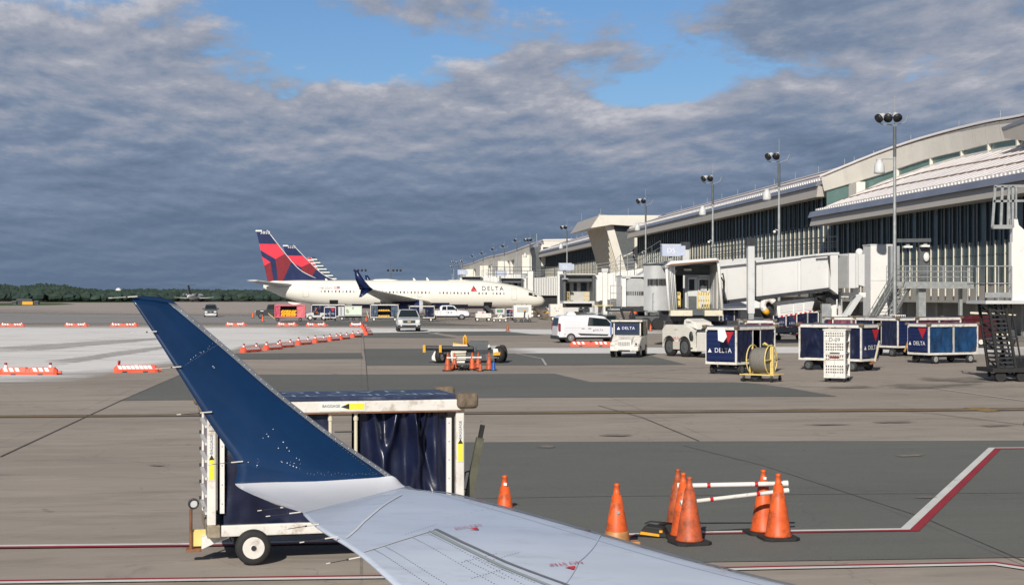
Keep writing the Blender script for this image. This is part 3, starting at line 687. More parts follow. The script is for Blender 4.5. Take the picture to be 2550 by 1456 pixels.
def facade(parent, X, y0, y1, z0, z1, sp, zs, fin=True, zl=None, lower=True, jit=0.12):
    """glass wall with protruding vertical fins; X is the glass plane facing -X"""
    mb = MB(); mb.box(X, X + .3, y0, y1, z0, z1, tglass); gl = mb.build('glass_wall', parent)
    n = int((y1 - y0) / sp); rr = random.Random(int(X * y0)); fm = MB(); dm = MB(); um = dm
    for i in range(n + 1):
        y = y0 + sp * i
        if i % 3 == 1: y += jit
        dpt = 0.115
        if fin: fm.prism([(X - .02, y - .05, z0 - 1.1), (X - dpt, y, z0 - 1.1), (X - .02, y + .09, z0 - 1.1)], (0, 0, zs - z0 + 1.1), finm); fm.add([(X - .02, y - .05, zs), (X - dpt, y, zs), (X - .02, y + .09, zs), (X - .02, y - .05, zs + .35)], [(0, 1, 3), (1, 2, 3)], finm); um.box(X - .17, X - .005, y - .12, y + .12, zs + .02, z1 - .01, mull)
        if rr.random() < .8: dm.box(X - .07, X - .004, y + sp * .45, y + sp * .45 + .10, z0, z1, mull)
    if fin: fm.build('facade_fin', parent)
    for k in range(1, int((z1 - z0) / 2.2)): dm.box(X - .05, X - .003, y0, y1, z0 + 2.2 * k, z0 + 2.2 * k + .07, mull)
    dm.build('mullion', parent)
BAS = 3.15
# ---- near section -----------------------------------------------------------
T = thing('terminal_building', 'near section of the long pale terminal with arched clerestory band above a sloping roof', 'building', (0, 0, 0), 0, 'sections of the terminal concourse')
Y0, Y1 = 48.0, 160.0
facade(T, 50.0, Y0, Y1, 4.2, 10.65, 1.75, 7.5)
mb = MB(); mb.box(50.15, 50.6, Y0, Y1, 2.75, 4.2, wallc); mb.box(49.6, 50.7, Y0, Y1 + .05, 2.55, 2.75, wallc); mb.box(52.5, 53.0, Y0, Y1, 0, 2.55, wallc)
mb.box(50.8, 53.0, Y1 - .3, Y1, 0, 2.55, wallc); mb.build('base_wall', T)
for y in range(52, 160, 9): mb = MB(); mb.box(50.9, 51.4, y, y + .5, 0, 2.54, wallc); mb.build('column', T)
mb = MB(); dz = 10.65
mb.prism([(47.9, Y0, 10.60), (48.15, Y0, 11.5), (50.3, Y0, 11.5), (50.3, Y0, 10.66)], (0, Y1 - Y0 + 2.2, 0), fascm); mb.build('fascia', T)
mb = MB(); mb.prism([(47.75, Y0, 11.51), (48.0, Y0, 12.12), (48.9, Y0, 12.2), (50.3, Y0, 11.52)], (0, Y1 - Y0 + 2.4, 0), gut); mb.build('gutter', T)
# sloping lower roof up to the clerestory foot (arched in elevation)
TB = []
for px_ in (2048, 2070, 2089, 2120, 2160, 2200, 2262, 2320, 2400, 2470, 2550):
    xb_ = crv([(2048, 52.2), (2120, 54.4), (2200, 56.4), (2300, 58.3), (2400, 59.5), (2550, 60.0)], px_)[0]
    yt_ = crv([(2048, 445), (2163, 398), (2232, 372), (2341, 338.5), (2487, 304), (2550, 294)], px_)[0]; yb_ = crv([(2048, 477), (2193, 434), (2314, 394), (2418, 369.5), (2497, 350), (2550, 342)], px_)[0]
    yf_ = crv([(2048, 524), (2089, 509), (2195, 457), (2262, 434), (2366, 400), (2470, 378), (2550, 364.5)], px_)[0]
    a_p = PX(px_, yt_, xb_); TB.append((a_p.y, xb_, a_p.z, PX(px_, yb_, xb_).z, PX(px_, yf_, xb_).z))
TB.append((40.0, 60.0, TB[-1][2] - .6, TB[-1][3] - .5, TB[-1][4] - .8)); TB.sort()
bx_ = lambda y: crv(TB, y)[0]
foot = lambda y: crv(TB, y)[3]
YE = TB[-1][0] - .2; ys = frange(Y0, YE, 40); mb = MB()
eav = lambda y: (48.2 + max(0, (y - Y1 - 1)) * .30, y, 12.16 + max(0, (y - Y1 - 1)) * .05)
prof_strip(mb, eav, lambda y: (bx_(y), y, max(foot(y), eav(y)[2] + .02)), ys, roofm)
prof_strip(mb, lambda y: (eav(y)[0], y, 11.8), eav, ys, gut)
mb.build('lower_roof', T)
mb = MB(); 
def roofpt(y, f): a = Vector(eav(y)); b = Vector((bx_(y), y, max(foot(y), a.z + .02))); return a.lerp(b, f) + Vector((0, 0, .02))
for f in (0.05, 0.36, 0.68):
    mb.loft([[roofpt(y, f) , roofpt(y, f) + Vector((0, 0, .09)), roofpt(y, f + .018) + Vector((0, 0, .09)), roofpt(y, f + .018)] for y in ys], ridgem, smooth=False)
mb.build('roof_seam', T)
mb = MB()
for k in range(150):
    y = Y0 + k * .76; p = roofpt(y, .012); mb.box(p.x, p.x + .14, y, y + .42, p.z, p.z + .18, white)
mb.build('roof_trim', T)
mb = MB()
for k in range(61):
    y = Y0 + k * 2.0; p0 = roofpt(y, .06); p1 = roofpt(y, .99); mb.bar(p0, p1, .05, .04, roofm)
mb.build('standing_seam', T)
# clerestory band
bb = lambda y: crv(TB, y)[2]
bt = lambda y: crv(TB, y)[1]
ys2 = frange(Y0, YE, 48); mb = MB()
mb.loft([[Vector((bx_(y), y, bb(y))), Vector((bx_(y) - .3, y, bt(y))), Vector((bx_(y) + .1, y, bt(y) + .12)), Vector((70, y, bt(y) + .2)), Vector((70, y, bb(y)))] for y in ys2], panelc, smooth=False); mb.build('clerestory_band', T)
mb = MB()
mb.loft([[Vector((bx_(y) - .5, y, bt(y) + .13)), Vector((bx_(y) - .5, y, bt(y) + .33)), Vector((69, y, bt(y) + .55)), Vector((69, y, bt(y) + .25))] for y in ys2], roofm, smooth=False); mb.build('upper_roof', T)
mb = MB()
for k in range(50):
    y = Y0 + 2 + 3.0 * k
    if y > YE - 1: break
    mb.prism([(bx_(y) + .02, y, bb(y)), (bx_(y) - .28, y, bt(y)), (bx_(y) - .315, y, bt(y)), (bx_(y) - .015, y, bb(y))], (0, .06, 0), fascm)
mb.build('panel_joint', T)
mb = MB(); mb.loft([[Vector((bx_(y) + .3, y, foot(y) - .3)), Vector((bx_(y) + .3, y, bb(y) + .05)), Vector((bx_(y) + .7, y, bb(y) + .05)), Vector((bx_(y) + .7, y, foot(y) - .3))] for y in ys2], gglass, smooth=False); mb.build('clerestory_window', T)
mb = MB()
for k in range(26):
    y = Y0 + 5 + 6.0 * k
    if y > YE - 2: break
    mb.box(bx_(y) - .0, bx_(y) + .5, y, y + .28, foot(y) - .2, bb(y) + .03, panelc)
mb.loft([[Vector((bx_(y) + .05, y, foot(y) - .25)), Vector((bx_(y) + .05, y, foot(y) + .22)), Vector((bx_(y) + .4, y, foot(y) + .22)), Vector((bx_(y) + .4, y, foot(y) - .25))] for y in ys2], panelc, smooth=False)
mb.box(bx_(168) - .1, bx_(168) + .9, 166, YE, 12.5, bb(168) - .02, panelc)
mb.build('window_frame', T)
for k in range(13): y = 60 + 9 * k; mb = MB(); mb.cyl((bx_(y) + .3, y, bt(y) + .2), (bx_(y) + .3, y, bt(y) + 1.1), .035, galv, n=5); mb.build('lightning_rod', T)
mb = MB(); mb.box(61.0, 70, Y0, YE - 1, 4.2, 16, darkin); mb.box(50.4, 70, Y0, 160, 4.3, 11.4, darkin); mb.build('core_wall', T)
# small end roof piece at the right edge (high dark soffit block)
mb = MB(); q = [PX(2493, 318, 57.5), PX(2560, 292, 57.5), PX(2560, 352, 57.5), PX(2502, 345, 57.5)]
mb.prism([tuple(p) for p in q], (3, 0, 0), fascm); mb.prism([tuple(PX(2493, 318, 57.4)), tuple(PX(2560, 290, 57.4)), tuple(PX(2560, 300, 57.4)), tuple(PX(2500, 322, 57.4))], (2.8, 0, .1), gut); mb.build('soffit_block', T)
# ---- straight sections further along ---------------------------------------
def long_section(label, y0, y1, north_end=True, clere=False, sp=1.5):
    S = thing('terminal_building', label, 'building', (0, 0, 0), 0, 'sections of the terminal concourse')
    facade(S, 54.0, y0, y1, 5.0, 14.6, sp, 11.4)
    mb = MB(); mb.box(54.15, 54.6, y0, y1, 3.31, 5.0, wallc); mb.box(53.4, 58.6, y0, y1 + .04, 3.0, 3.3, wallc); mb.box(58.6, 59.0, y0, y1, 0, 3.3, wallc); mb.build('base_wall', S)
    for k in range(int((y1 - y0) / 12)): mb = MB(); mb.box(54.2, 54.7, y0 + 5 + 12 * k, y0 + 5.5 + 12 * k, 0, 2.99, wallc); mb.build('column', S)
    mb = MB(); mb.prism([(51.9, y0, 14.45), (52.1, y0, 15.7), (54.4, y0, 15.7), (54.4, y0, 14.61)], (0, y1 - y0, 0), fascm); mb.build('fascia', S)
    mb = MB(); mb.prism([(51.8, y0, 15.71), (52.0, y0, 16.2), (53.2, y0, 16.55), (54.4, y0, 15.72)], (0, y1 - y0, 0), gut); mb.build('gutter', S)
    mb = MB(); mb.prism([(52.02, y0, 16.22), (60, y0, 19.35), (72, y0, 19.6), (72, y0, 16.2)], (0, y1 - y0, 0), roofm); mb.build('roof', S)
    mb = MB()
    for f in (.10, .42, .76):
        x = 52.02 + 7.98 * f; z = 16.22 + 3.13 * f; mb.prism([(x, y0, z + .02), (x, y0, z + .12), (x + .18, y0, z + .2), (x + .18, y0, z + .1)], (0, y1 - y0, 0), ridgem)
    mb.build('roof_seam', S)
    mb = MB(); k = y0
    while k < y1 - 1: mb.box(52.15, 52.32, k, k + .5, 16.32, 16.56, white); k += .95
    mb.build('roof_trim', S)
    for k in range(int((y1 - y0) / 11)): y = y0 + 4 + k * 11; mb = MB(); mb.cyl((60, y, 19.3), (60, y, 20.2), .04, galv, n=5); mb.build('lightning_rod', S)
    mb = MB(); mb.box(54.6, 72, y0 + .1, y1 - .1, 3.4, 16.1, darkin); mb.build('core_wall', S)
    return S
long_section('terminal section with ribbed roof between the near arched section and the leaning pavilion', 173.0, 300, sp=2.0)
long_section('terminal section with sloping roof beyond the leaning pavilion, before the block with a dark window', 337, 452, sp=2.6)
# ---- leaning pavilion -------------------------------------------------------
Pv = thing('terminal_pavilion', 'leaning terminal pavilion with flat projecting roof slab and slanted striped wall', 'building', (0, 0, 0))
ya, yb = 304.0, 334.0
mb = MB(); mb.prism([(45.3, ya, 16.6), (47.0, ya, 19.15), (60.0, ya, 19.2), (56.0, ya, 16.9), (49.5, ya, 17.3)], (0, yb - ya, 0), panelc); mb.prism([(45.2, ya - .05, 16.62), (46.9, ya - .05, 19.12), (46.98, ya - .05, 19.12), (45.28, ya - .05, 16.62)], (0, yb - ya + .1, 0), fascm); mb.build('roof_slab', Pv)  # thin darker sheet puts the west edge's shade into its colour
mb = MB()
for k in range(9): mb.box(47.2 + k * .6, 47.5 + k * .6, ya + 2 + k, ya + 2.6 + k, 19.2, 19.5, grey)
for x, y in ((47.6, 306), (53, 305), (46.6, 326)): mb.cyl((x, y, 19.1), (x, y, 20.6), .04, galv, n=5)
mb.build('roof_unit', Pv)
# slanted west wall made of tall ribs
w0 = lambda z: 49.4 + (17.3 - z) * .29
mb = MB(); mb.prism([(w0(5), ya + 2, 5), (w0(17.3), ya + 2, 17.3), (58, ya + 2, 17.0), (58, ya + 2, 5)], (0, yb - ya - 4, 0), mull); mb.build('wall', Pv)
mb = MB()
for k in range(15):
    y = ya + 2.8 + k * 1.75
    mb.prism([(w0(4.6) - .05, y, 4.6), (w0(17.2) - .05, y, 17.2), (w0(17.2) - .75, y + .1, 17.2), (w0(4.6) - .75, y + .1, 4.6)], (0, .55, 0), finm)
mb.build('wall_rib', Pv)
mb = MB(); mb.prism([(w0(5) - .9, ya + 1.6, 5), (w0(17.3) - .9, ya + 1.6, 17.3), (w0(17.3) + .7, ya + 1.6, 17.2), (w0(5) + .7, ya + 1.6, 5)], (0, .8, 0), panelc); mb.build('raking_pillar', Pv)
mb = MB(); mb.poly([(w0(5) + .8, ya + 1.99, 5), (w0(16.6) + .8, ya + 1.99, 16.6), (54.6, ya + 1.99, 16.2), (54.6, ya + 1.99, 5)], dgrey)
mb.bar((w0(10.5) + .8, ya + 1.9, 11), (54.8, ya + 1.9, 12.2), .12, .18, panelc); mb.bar((54.7, ya + 1.8, 5), (54.7, ya + 1.8, 16.4), .6, .25, panelc); mb.bar((54.9, ya + 1.8, 14.2), (58, ya + 1.8, 11), .2, .2, panelc); mb.build('end_wall', Pv)
mb = MB(); mb.box(50, 72, 300.2, yb, 0, 5.0, wallc); mb.build('base_wall', Pv)
# ---- block with dark window, then arched far concourse ----------------------
B = thing('terminal_block', 'cream terminal block with one square dark window at the end of the far roof', 'building', (0, 0, 0))
def at450(px, py): return PY(px, py, 452)
mb = MB(); q = [at450(x, y) for x, y in ((1347, 608), (1375, 612), (1372, 632), (1390, 662), (1348, 662))]
mb.prism([tuple(p) for p in q], (0, 14, 0), panelc); q = [at450(x, y) for x, y in ((1329, 607), (1346.8, 604), (1347.8, 725), (1335, 725), (1335, 640))]; mb.prism([tuple(p) for p in q], (0, 12, 0), dgrey)
mb.prism([tuple(at450(x, y)) for x, y in ((1348, 662.5), (1396, 662.5), (1396, 728), (1348, 728))], (0, 14, 0), mull); mb.build('wall', B)
mb = MB(); q = [PY(x, y, 451.8) for x, y in ((1352.5, 615.5), (1371.5, 615.5), (1371.5, 633), (1352.5, 633))]; mb.prism([tuple(p) for p in q], (0, .1, 0), glass); mb.build('window', B)
mb = MB(); q = [at450(x, y) for x, y in ((1326, 612), (1343, 600), (1350, 604), (1349, 612), (1330, 616))]; mb.prism([tuple(p) for p in q], (0, 10, 0), gut); mb.cyl(PY(1337, 612, 455), PY(1336.5, 582, 455), .12, galv, n=6); mb.build('roof', B)
mb = MB(); mb.box(54.6, 72, 452.5, 480, 0, 16, darkin); mb.build('core_wall', B)
Fc = thing('terminal_building', 'far arched concourse with row of green clerestory windows, dwindling towards the airliner', 'building', (0, 0, 0), 0, 'sections of the terminal concourse')
ys3 = frange(466, 860, 40); mb = MB()
bt3 = lambda y: 19.5 + .3 * sin(y * .03); 
mb.loft([[Vector((55.5, y, 16.6)), Vector((55.0, y, bt3(y))), Vector((70, y, bt3(y) + .3)), Vector((70, y, 16.6))] for y in ys3], panelc, smooth=False); mb.build('clerestory_band', Fc)
mb = MB(); mb.loft([[Vector((54.8, y, bt3(y) + .1)), Vector((54.8, y, bt3(y) + .5)), Vector((70, y, bt3(y) + .8)), Vector((70, y, bt3(y) + .4))] for y in ys3], roofm, smooth=False); mb.build('upper_roof', Fc)
mb = MB(); mb.box(56.6, 57, 466, 860, 11.5, 16.59, gglass); mb.build('clerestory_window', Fc)
mb = MB()
for k in range(18): y = 470 + k * 21.5; mb.box(55.6, 56.9, y, y + 4.5, 11.4, 16.58, panelc)
mb.build('pier', Fc)
mb = MB(); mb.prism([(50.5, 466, 9.4), (56.55, 466, 11.6), (56.55, 466, 8.4), (50.6, 466, 8.6)], (0, 390, 0), roofm)
for y0_ in (500, 590, 680, 770): mb.box(52, 56.5, y0_, y0_ + 26, 8.4, 16.5, panelc)
mb.build('lower_roof', Fc)
mb = MB(); mb.box(54, 72, 466, 860, 0, 8.5, mull); mb.box(57.0, 72, 466, 860, 8.5, 16.55, darkin); mb.build('wall', Fc)
# ---- light masts ------------------------------------------------------------
lampd = M('lamp_black', (0.015, 0.015, 0.018), 0.4, var=0.2)
def mast(X, Y, h, label, nl=3, dome=True, turn=0.0):
    t = thing('light_mast', label, 'light mast', (X, Y, 0), 0, 'floodlight masts along the terminal')
    mb = MB(); mb.cyl((0, 0, 0), (0, 0, h - 1.2), .14, galv, r2=.09, n=10); mb.cyl((0, 0, 0), (0, 0, .4), .3, galv, n=10); mb.cyl((0, 0, h - 2.6), (0, 0, h - .6), .115, dgrey, n=8); mb.cyl((0, 0, h - .6), (0, 0, h + 1.5), .02, galv, n=5); mb.build('pole', t)
    mb = MB(); mb.tube([(-1.2, .1, h - .1), (-.9, 0, h - .45), (.1, 0, h - .5), (.7, .0, h - .3), (.95, .1, h + .2)], .035, galv, 6); mb.build('bracket', t)
    for i in range(nl):
        a = turn + (-.9 + i * .75 if nl > 1 else 0); x = (-1.0 + i * .52 if nl == 3 else -.85 + i * .6) if nl > 1 else -.35; dr = Vector((sin(a) - .25, -cos(a), -.75)).normalized(); c = Vector((x, -.2, h + .12 - .03 * (nl - i)))
        l = MB(); l.lathe([(.09, -.32), (.15, -.27), (.18, -.11), (.28, .09), (.30, .28), (.29, .30)], lgrey, 14, c, dirz=dr); l.lathe([(.302, .15), (.305, .31), (.01, .315)], lampd, 14, c, dirz=dr); l.build('floodlight', t)
    if dome:
        z = h - 3.1; mb = MB(); mb.cyl((0, 0, z + .35), (-.85, 0, z + .35), .03, galv, n=6); mb.build('arm', t)
        mb = MB(); mb.lathe([(.34, -.62), (.36, -.5), (.33, -.05), (.24, .12), (.20, .14), (.20, .30), (.24, .34), (.01, .36)], pgreen if False else lgrey, 14, (-1.05, 0, z)); mb.build('dome_lamp', t)
    if nl == 2:
        mb = MB(); mb.cyl((-.1, -.1, h - 6.3), (-.35, -.1, h - 6.2), .03, white, n=6); mb.sphere((-.42, -.1, h - 6.4), .13, white, 8); mb.build('camera', t)
    return t
LM = [(2228, 'tallest light mast, with three floodlights, rising beside the square white shaft', 3, True), (1940, 'second tallest light mast, standing in front of the ribbed roof', 2, True), (1775, 'light mast with hanging dome lamp, third from the right', 2, True),
      (1608, 'light mast just right of the slab-roofed leaning pavilion', 2, True), (1412, 'light mast rising behind the D1 gate sign', 2, True), (1320, 'light mast with three clustered lamps near the dark square window', 3, True)]
for px, lb, nl, dm in LM:
    u = (px - 1275) / F_PX; d = 35.3 / (sin(YAW) + cos(YAW) * u); p = GD(px, d); mast(p.x, p.y, 14.95, lb, nl, dm, -.2)
FAR = [(1287, 598), (1256, 612), (1230, 620), (1203, 630), (1179, 637), (1152, 650), (1141, 653), (1130, 652), (1126, 664)]
for i, (px, py) in enumerate(FAR):
    u = (px - 1275) / F_PX; d = 35.3 / (sin(YAW) + cos(YAW) * u); p = GD(px, d); h = EYE + (HOR - py) / F_PX * d
    mast(p.x, p.y, min(h, 17) if i < 7 else h, ['light mast right above the far arched roof, nearest the three-lamp mast', 'light mast second along from the three-lamp mast', 'light mast third along from the three-lamp mast', 'light mast fourth along from the three-lamp mast', 'light mast fifth along from the three-lamp mast',
         'sixth of the dwindling light masts over the far roof', 'seventh of the dwindling light masts over the far roof', 'taller of the two masts standing left of the small C3 gate sign', 'lowest and farthest light mast above the airliner nose roofline'][i], 1 if i < 5 else 2, False, -.4)
# high masts seen over the airliner
for px, py, h4, lb in ((893, 673, [881, 888, 895, 903][0], 'distant four-lamp mast above the airliner winglet'), (973, 644, 0, 'distant lattice mast with a cross arm of lamps, above the airliner roof')):
    d = 520; c = GD(px, d); top = EYE + (HOR - (673 if h4 else 673)) / F_PX * d
    t = thing('high_mast', lb, 'mast', c, -YAW); mb = MB(); mb.cyl((0, 0, 0), (0, 0, top), .22, dgrey, r2=.14, n=6)
    if not h4:
        mb.cyl((0, 0, 0), (0, 0, EYE + (HOR - 644) / F_PX * d), .16, dgrey, r2=.05, n=6)
        for k in range(9): mb.bar((-.3, 0, 6 + k * .9), (.3, 0, 6.8 + k * .9), .06, .06, dgrey)
    mb.build('pole', t)
    for k in range(4):
        x = (-1.4 + k * 1.25) if h4 else (-.9, .9, 2.1, 3.3)[k]
        l = MB(); l.sphere((x, 0, top), .42, lampd, 6); l.bar((0, 0, top - .1), (x, 0, top - .1), .08, .08, dgrey); l.build('floodlight', t)
# ================================================================== AIRLINERS
FUS = [(0, 4.50, .28, .22), (1.1, 4.46, .78, .55), (2.7, 4.12, 1.17, 1.0), (5.2, 3.82, 1.55, 1.42), (9.4, 3.52, 1.84, 1.76), (13, 3.38, 2.00, 1.88), (20, 3.34, 2.03, 1.88), (30.5, 3.33, 2.02, 1.88),
       (33.4, 3.19, 1.87, 1.86), (35.6, 3.02, 1.67, 1.72), (37.2, 2.86, 1.45, 1.5), (38.4, 2.66, 1.16, 1.22), (39.3, 2.52, .86, .88), (39.9, 2.44, .52, .54), (40.2, 2.42, .06, .06)]
def fus(x): return crv(FUS, x)      # zc, rz, ry
def fy(x, z, o=0.02):
    zc, rz, ry = fus(x); k = (z - zc) / rz; return -(ry * sqrt(max(0.02, 1 - k * k)) + o)
def dec(mb, pts, m, o=0.02, mirror=True, sub=1):
    v = [(x, fy(x, z, o), z) for x, z in pts]; mb.poly(v, m)
    if mirror: mb.poly([(x, -y, z) for x, y, z in v][::-1], m)
def zt(px, py): return ((px - 0) , 0)
def tailpt(zx, zy): # measured on the tail of the near airliner
    px = 579.2 + zx * .2033; py = 553.4 + zy * .2033; return ((px - 656) / 17.5, EYE + (HOR - py) / 17.5)
FIN = [(290, 98), (418, 100), (545, 265), (640, 385), (715, 480), (790, 560), (850, 607), (930, 650), (1010, 685), (1090, 712), (430, 724)]
def airliner(name, label, loc, near=True, finz=1.0, finx=1.0, livery='d', num='3852', group=None):
    A = thing(name, label, 'airliner', loc, 0.0, group)
    N = 40 if near else 24; xs = [40.2 * (i / 90) for i in range(91)] if near else [40.2 * (i / 44) for i in range(45)]
    xs = sorted(set(xs + [39.95, 40.1, 40.17])); mb = MB(); rr = []
    for x in xs:
        zc, rz, ry = fus(x); rr.append([Vector((x, ry * sin(2 * pi * k / N), zc - rz * cos(2 * pi * k / N))) for k in range(N)])
    def mf(i, j, c):
        lim = 2.05 if c.x < 26 else 2.05 - (c.x - 26) * .085
        return navy if (c.x > 12.6 and c.x < 35.2 and c.z < lim and c.z < fus(c.x)[0] - .35 * fus(c.x)[1] and near) else planew
    mb.loft(rr, planew, mf=mf); mb.build('fuselage', A)
    def fp(zx, zy):
        x, z = tailpt(zx, zy); return (x * finx if livery != 'x' else x, 5.25 + (z - 5.25) * finz)
    def fpoly(mb, pts, m, y=0.0, th=0.0):
        q = [fp(*p) for p in pts]
        mb.poly([(x, -y, z) for x, z in q], m); mb.poly([(x, y, z) for x, z in q][::-1], m)
    base = navy if livery == 'd' else white
    mb = MB(); q = [fp(*p) for p in FIN]; mb.prism([(x, -.12, z) for x, z in q], (0, .24, 0), base); mb.build('tail_fin', A)
    mb = MB()
    if livery == 'd':
        bred = M('tail_bright_red', (0.72, 0.035, 0.065), .35, var=.04); dk = M('tail_deep_red', (0.20, 0.012, 0.022), .35, var=.04)
        fpoly(mb, [(326, 265), (543, 268), (636, 387), (525, 452), (345, 345)], bred, .13)
        fpoly(mb, [(525, 455), (638, 390), (714, 487), (612, 721), (555, 722)], dk, .131)
        fpoly(mb, [(358, 418), (465, 490), (390, 535)], bred, .13); fpoly(mb, [(391, 538), (465, 493), (500, 722), (431, 722)], dk, .131)
        mb.build('tail_marking', A)
        mb = MB(); e = [fp(*p) for p in FIN[1:9]]; mb.tube([(x, 0, z) for x, z in e], .10, white, 6); mb.build('fin_leading_edge', A)
        x, z = fp(400, 130); lettering(num, .55, (x, -.14, z), (1, 0, 0), (0, 0, 1), textw, A, sx=1.3)
        x, z = fp(318, 108); mb = MB(); mb.box(x - .4, x + .5, -.15, .15, z - .1, z + .12, white); mb.build('tail_light', A)
    else:
        sr = M('stripe_red', (0.45, .03, .05), .4, var=.05); sb = M('stripe_blue', (.02, .06, .10), .4, var=.05)
        for k in range(9):
            y0, y1 = 98 + k * 68, 98 + k * 68 + 44
            def le(y): return crv([(p[1], p[0]) for p in FIN[1:10]], y)[0]
            def te(y): return 290 + (y - 98) * .224
            m_ = lambda y: te(y) + (le(y) - te(y)) * .45
            fpoly(mb, [(te(y0) + 4, y0 + 2), (m_(y0), y0 + 2), (m_(y1), y1), (te(y1) + 4, y1)], sr, .13)
            fpoly(mb, [(m_(y0), y0 - 12), (le(y0) - 8, y0 - 12), (le(y1) - 8, y1 - 12), (m_(y1), y1 - 12)], sb, .131)
        mb.build('tail_marking', A)
    # tailplanes
    for s in (-1, 1):
        mb = MB(); 
        def sec(y, x0, ch, z, th): return [Vector((x0 + ch * t, s * y, z + th * ch * k)) for t, k in ((0, 0), (.3, .045), (.7, .06), (.95, .03), (1, 0), (.95, -.03), (.7, -.06), (.3, -.045))]
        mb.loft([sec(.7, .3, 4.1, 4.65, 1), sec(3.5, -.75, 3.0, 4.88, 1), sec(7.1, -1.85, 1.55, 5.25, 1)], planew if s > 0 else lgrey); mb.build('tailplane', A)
    # wings with split winglets
    for s in (-1, 1):
        mb = MB()
        def sw(y, x1, ch, z, th): return [Vector((x1 - ch * (1 - t), s * y, z + th * ch * k)) for t, k in ((0, 0), (.3, .05), (.7, .075), (.93, .045), (1, 0), (.93, -.035), (.7, -.05), (.3, -.03))]
        mb.loft([sw(1.0, 24.2, 7.8, 2.0, 1), sw(5.5, 21.7, 5.2, 2.55, .9), sw(10.5, 18.9, 3.6, 3.15, .8), sw(16.6, 15.5, 1.9, 3.95, .7)], lgrey); mb.build('wing', A)
        mb = MB(); mb.loft([sw(1.0, 24.25, .4, 2.03, 1), sw(5.5, 21.76, .32, 2.58, 1), sw(16.5, 15.56, .2, 3.97, 1)], planew); mb.build('leading_edge', A)
        mb = MB()
        def wlsec(x1, ch, y, z): return [Vector((x1 - ch, s * y, z)), Vector((x1 - ch * .4, s * (y + .05), z + .0)), Vector((x1, s * y, z)), Vector((x1 - ch * .4, s * (y - .05), z))]
        mb.loft([wlsec(15.5, 1.9, 16.6, 3.93), wlsec(15.0, 1.5, 17.0, 4.3), wlsec(14.2, 1.1, 17.25, 5.2 if s < 0 else 4.7), wlsec(13.35, .45, 17.5, 6.5 if s < 0 else 5.2)], navy)
        mb.loft([wlsec(15.3, 1.5, 16.6, 3.93), wlsec(14.6, .9, 17.1, 3.5), wlsec(13.8, .3, 17.5, 2.95)], navy); mb.build('winglet', A)
        # engine
        mb = MB(); c = (20.6, s * 4.9, 1.52); dx = Vector((1, 0, 0))
        def emf(i, j, q): return lgrey if i >= 5 else navy
        mb.lathe([(.45, -3.0), (.62, -2.2), (.85, -1.4), (1.03, -.6), (1.13, .4), (1.10, 1.3), (1.02, 1.75), (.93, 1.85), (.80, 1.7), (.78, .9), (.01, .85)], navy, 20, c, dirz=dx, mf=emf)
        mb.box(c[0] - 2.2, c[0] + 1.0, c[1] - .16, c[1] + .16, 2.4, 2.95, planew); mb.build('engine', A)
    if near:
        mb = MB(); mb2 = MB()
        def wz(x): return 3.80 - .35 * (x - 7.83) / 26.4
        for i in range(76):
            x = 8.2 + i * .508
            px = 656 + x * 17.45
            if px > 1258: break
            if 1073 < px < 1087 or 1167 < px < 1181 or i in (10, 47, 61): continue
            z = wz(x); r = .115; h = .17
            pts = [(x + r * cos(t) * 1.0, z + h * sin(t)) for t in [k * pi / 4 + pi / 8 for k in range(8)]]
            dec(mb if i % 3 else mb2, pts, None or (M('cabin_window', (.10, .08, .08), .15, var=0) if i % 3 else M('cabin_window_blind', (.36, .29, .27), .3, var=0)), .012)
        mb.build('cabin_windows', A); mb2.build('cabin_windows', A)
        # doors as thin outlines
        seam = M('door_seam', (.36, .33, .29), .5, var=0)
        def outline(x0, x1, z0, z1, nm='door'):
            mb = MB(); w = .035
            for a, b, c_, d_ in ((x0, x1, z1 - w, z1), (x0, x1, z0, z0 + w), (x0, x0 + w, z0 + w, z1 - w), (x1 - w, x1, z0 + w, z1 - w)):
                n = max(1, int((d_ - c_) / .2))
                for k in range(n): dec(mb, [(a, c_ + (d_ - c_) * k / n), (b, c_ + (d_ - c_) * k / n), (b, c_ + (d_ - c_) * (k + 1) / n), (a, c_ + (d_ - c_) * (k + 1) / n)], seam, .015)
            return mb.build(nm, A)
        outline(5.6, 6.45, 2.95, 4.55); outline(35.25, 36.0, 2.55, 4.15)
        for x in (20.85, 21.75): outline(x, x + .55, 2.95, 3.95)
        mb = MB()
        for x0, z0, z1 in ((9.35, 1.62, 2.55), (31.25, 1.35, 2.25)):
            n = 5
            for k in range(n): dec(mb, [(x0, z0 + (z1 - z0) * k / n), (x0 + 1.2, z0 + (z1 - z0) * k / n), (x0 + 1.2, z0 + (z1 - z0) * (k + 1) / n), (x0, z0 + (z1 - z0) * (k + 1) / n)], darkin, .03, mirror=False)
        mb.build('cargo_hatch', A)
        # cockpit glazing
        mb = MB()
        for p in ([(37.75, 3.62), (38.42, 3.52), (38.35, 3.12), (37.72, 3.22)], [(38.50, 3.50), (39.0, 3.20), (38.95, 2.98), (38.45, 3.10)]): dec(mb, p, glass, .03)
        for y in (-.42, .06): mb.poly([(38.62, y - .0, 3.70), (38.62, y + .36, 3.70), (39.12, y + .34, 3.28), (39.12, y + .02, 3.28)], glass)
        mb.build('windscreen', A)
        # title, widget, registration, flag
        xx = 30.7
        o = lettering('DELTA', .88, (32.5, -1.86, 4.16), (1, 0, -.012), (0, .12, 1), M('title_navy', (.035, .04, .075), .4, var=0), A, spacing=1.30, sx=1.0, off=.06)
        for v in o.data.vertices: v.co.y = fy(v.co.x, v.co.z, .07)
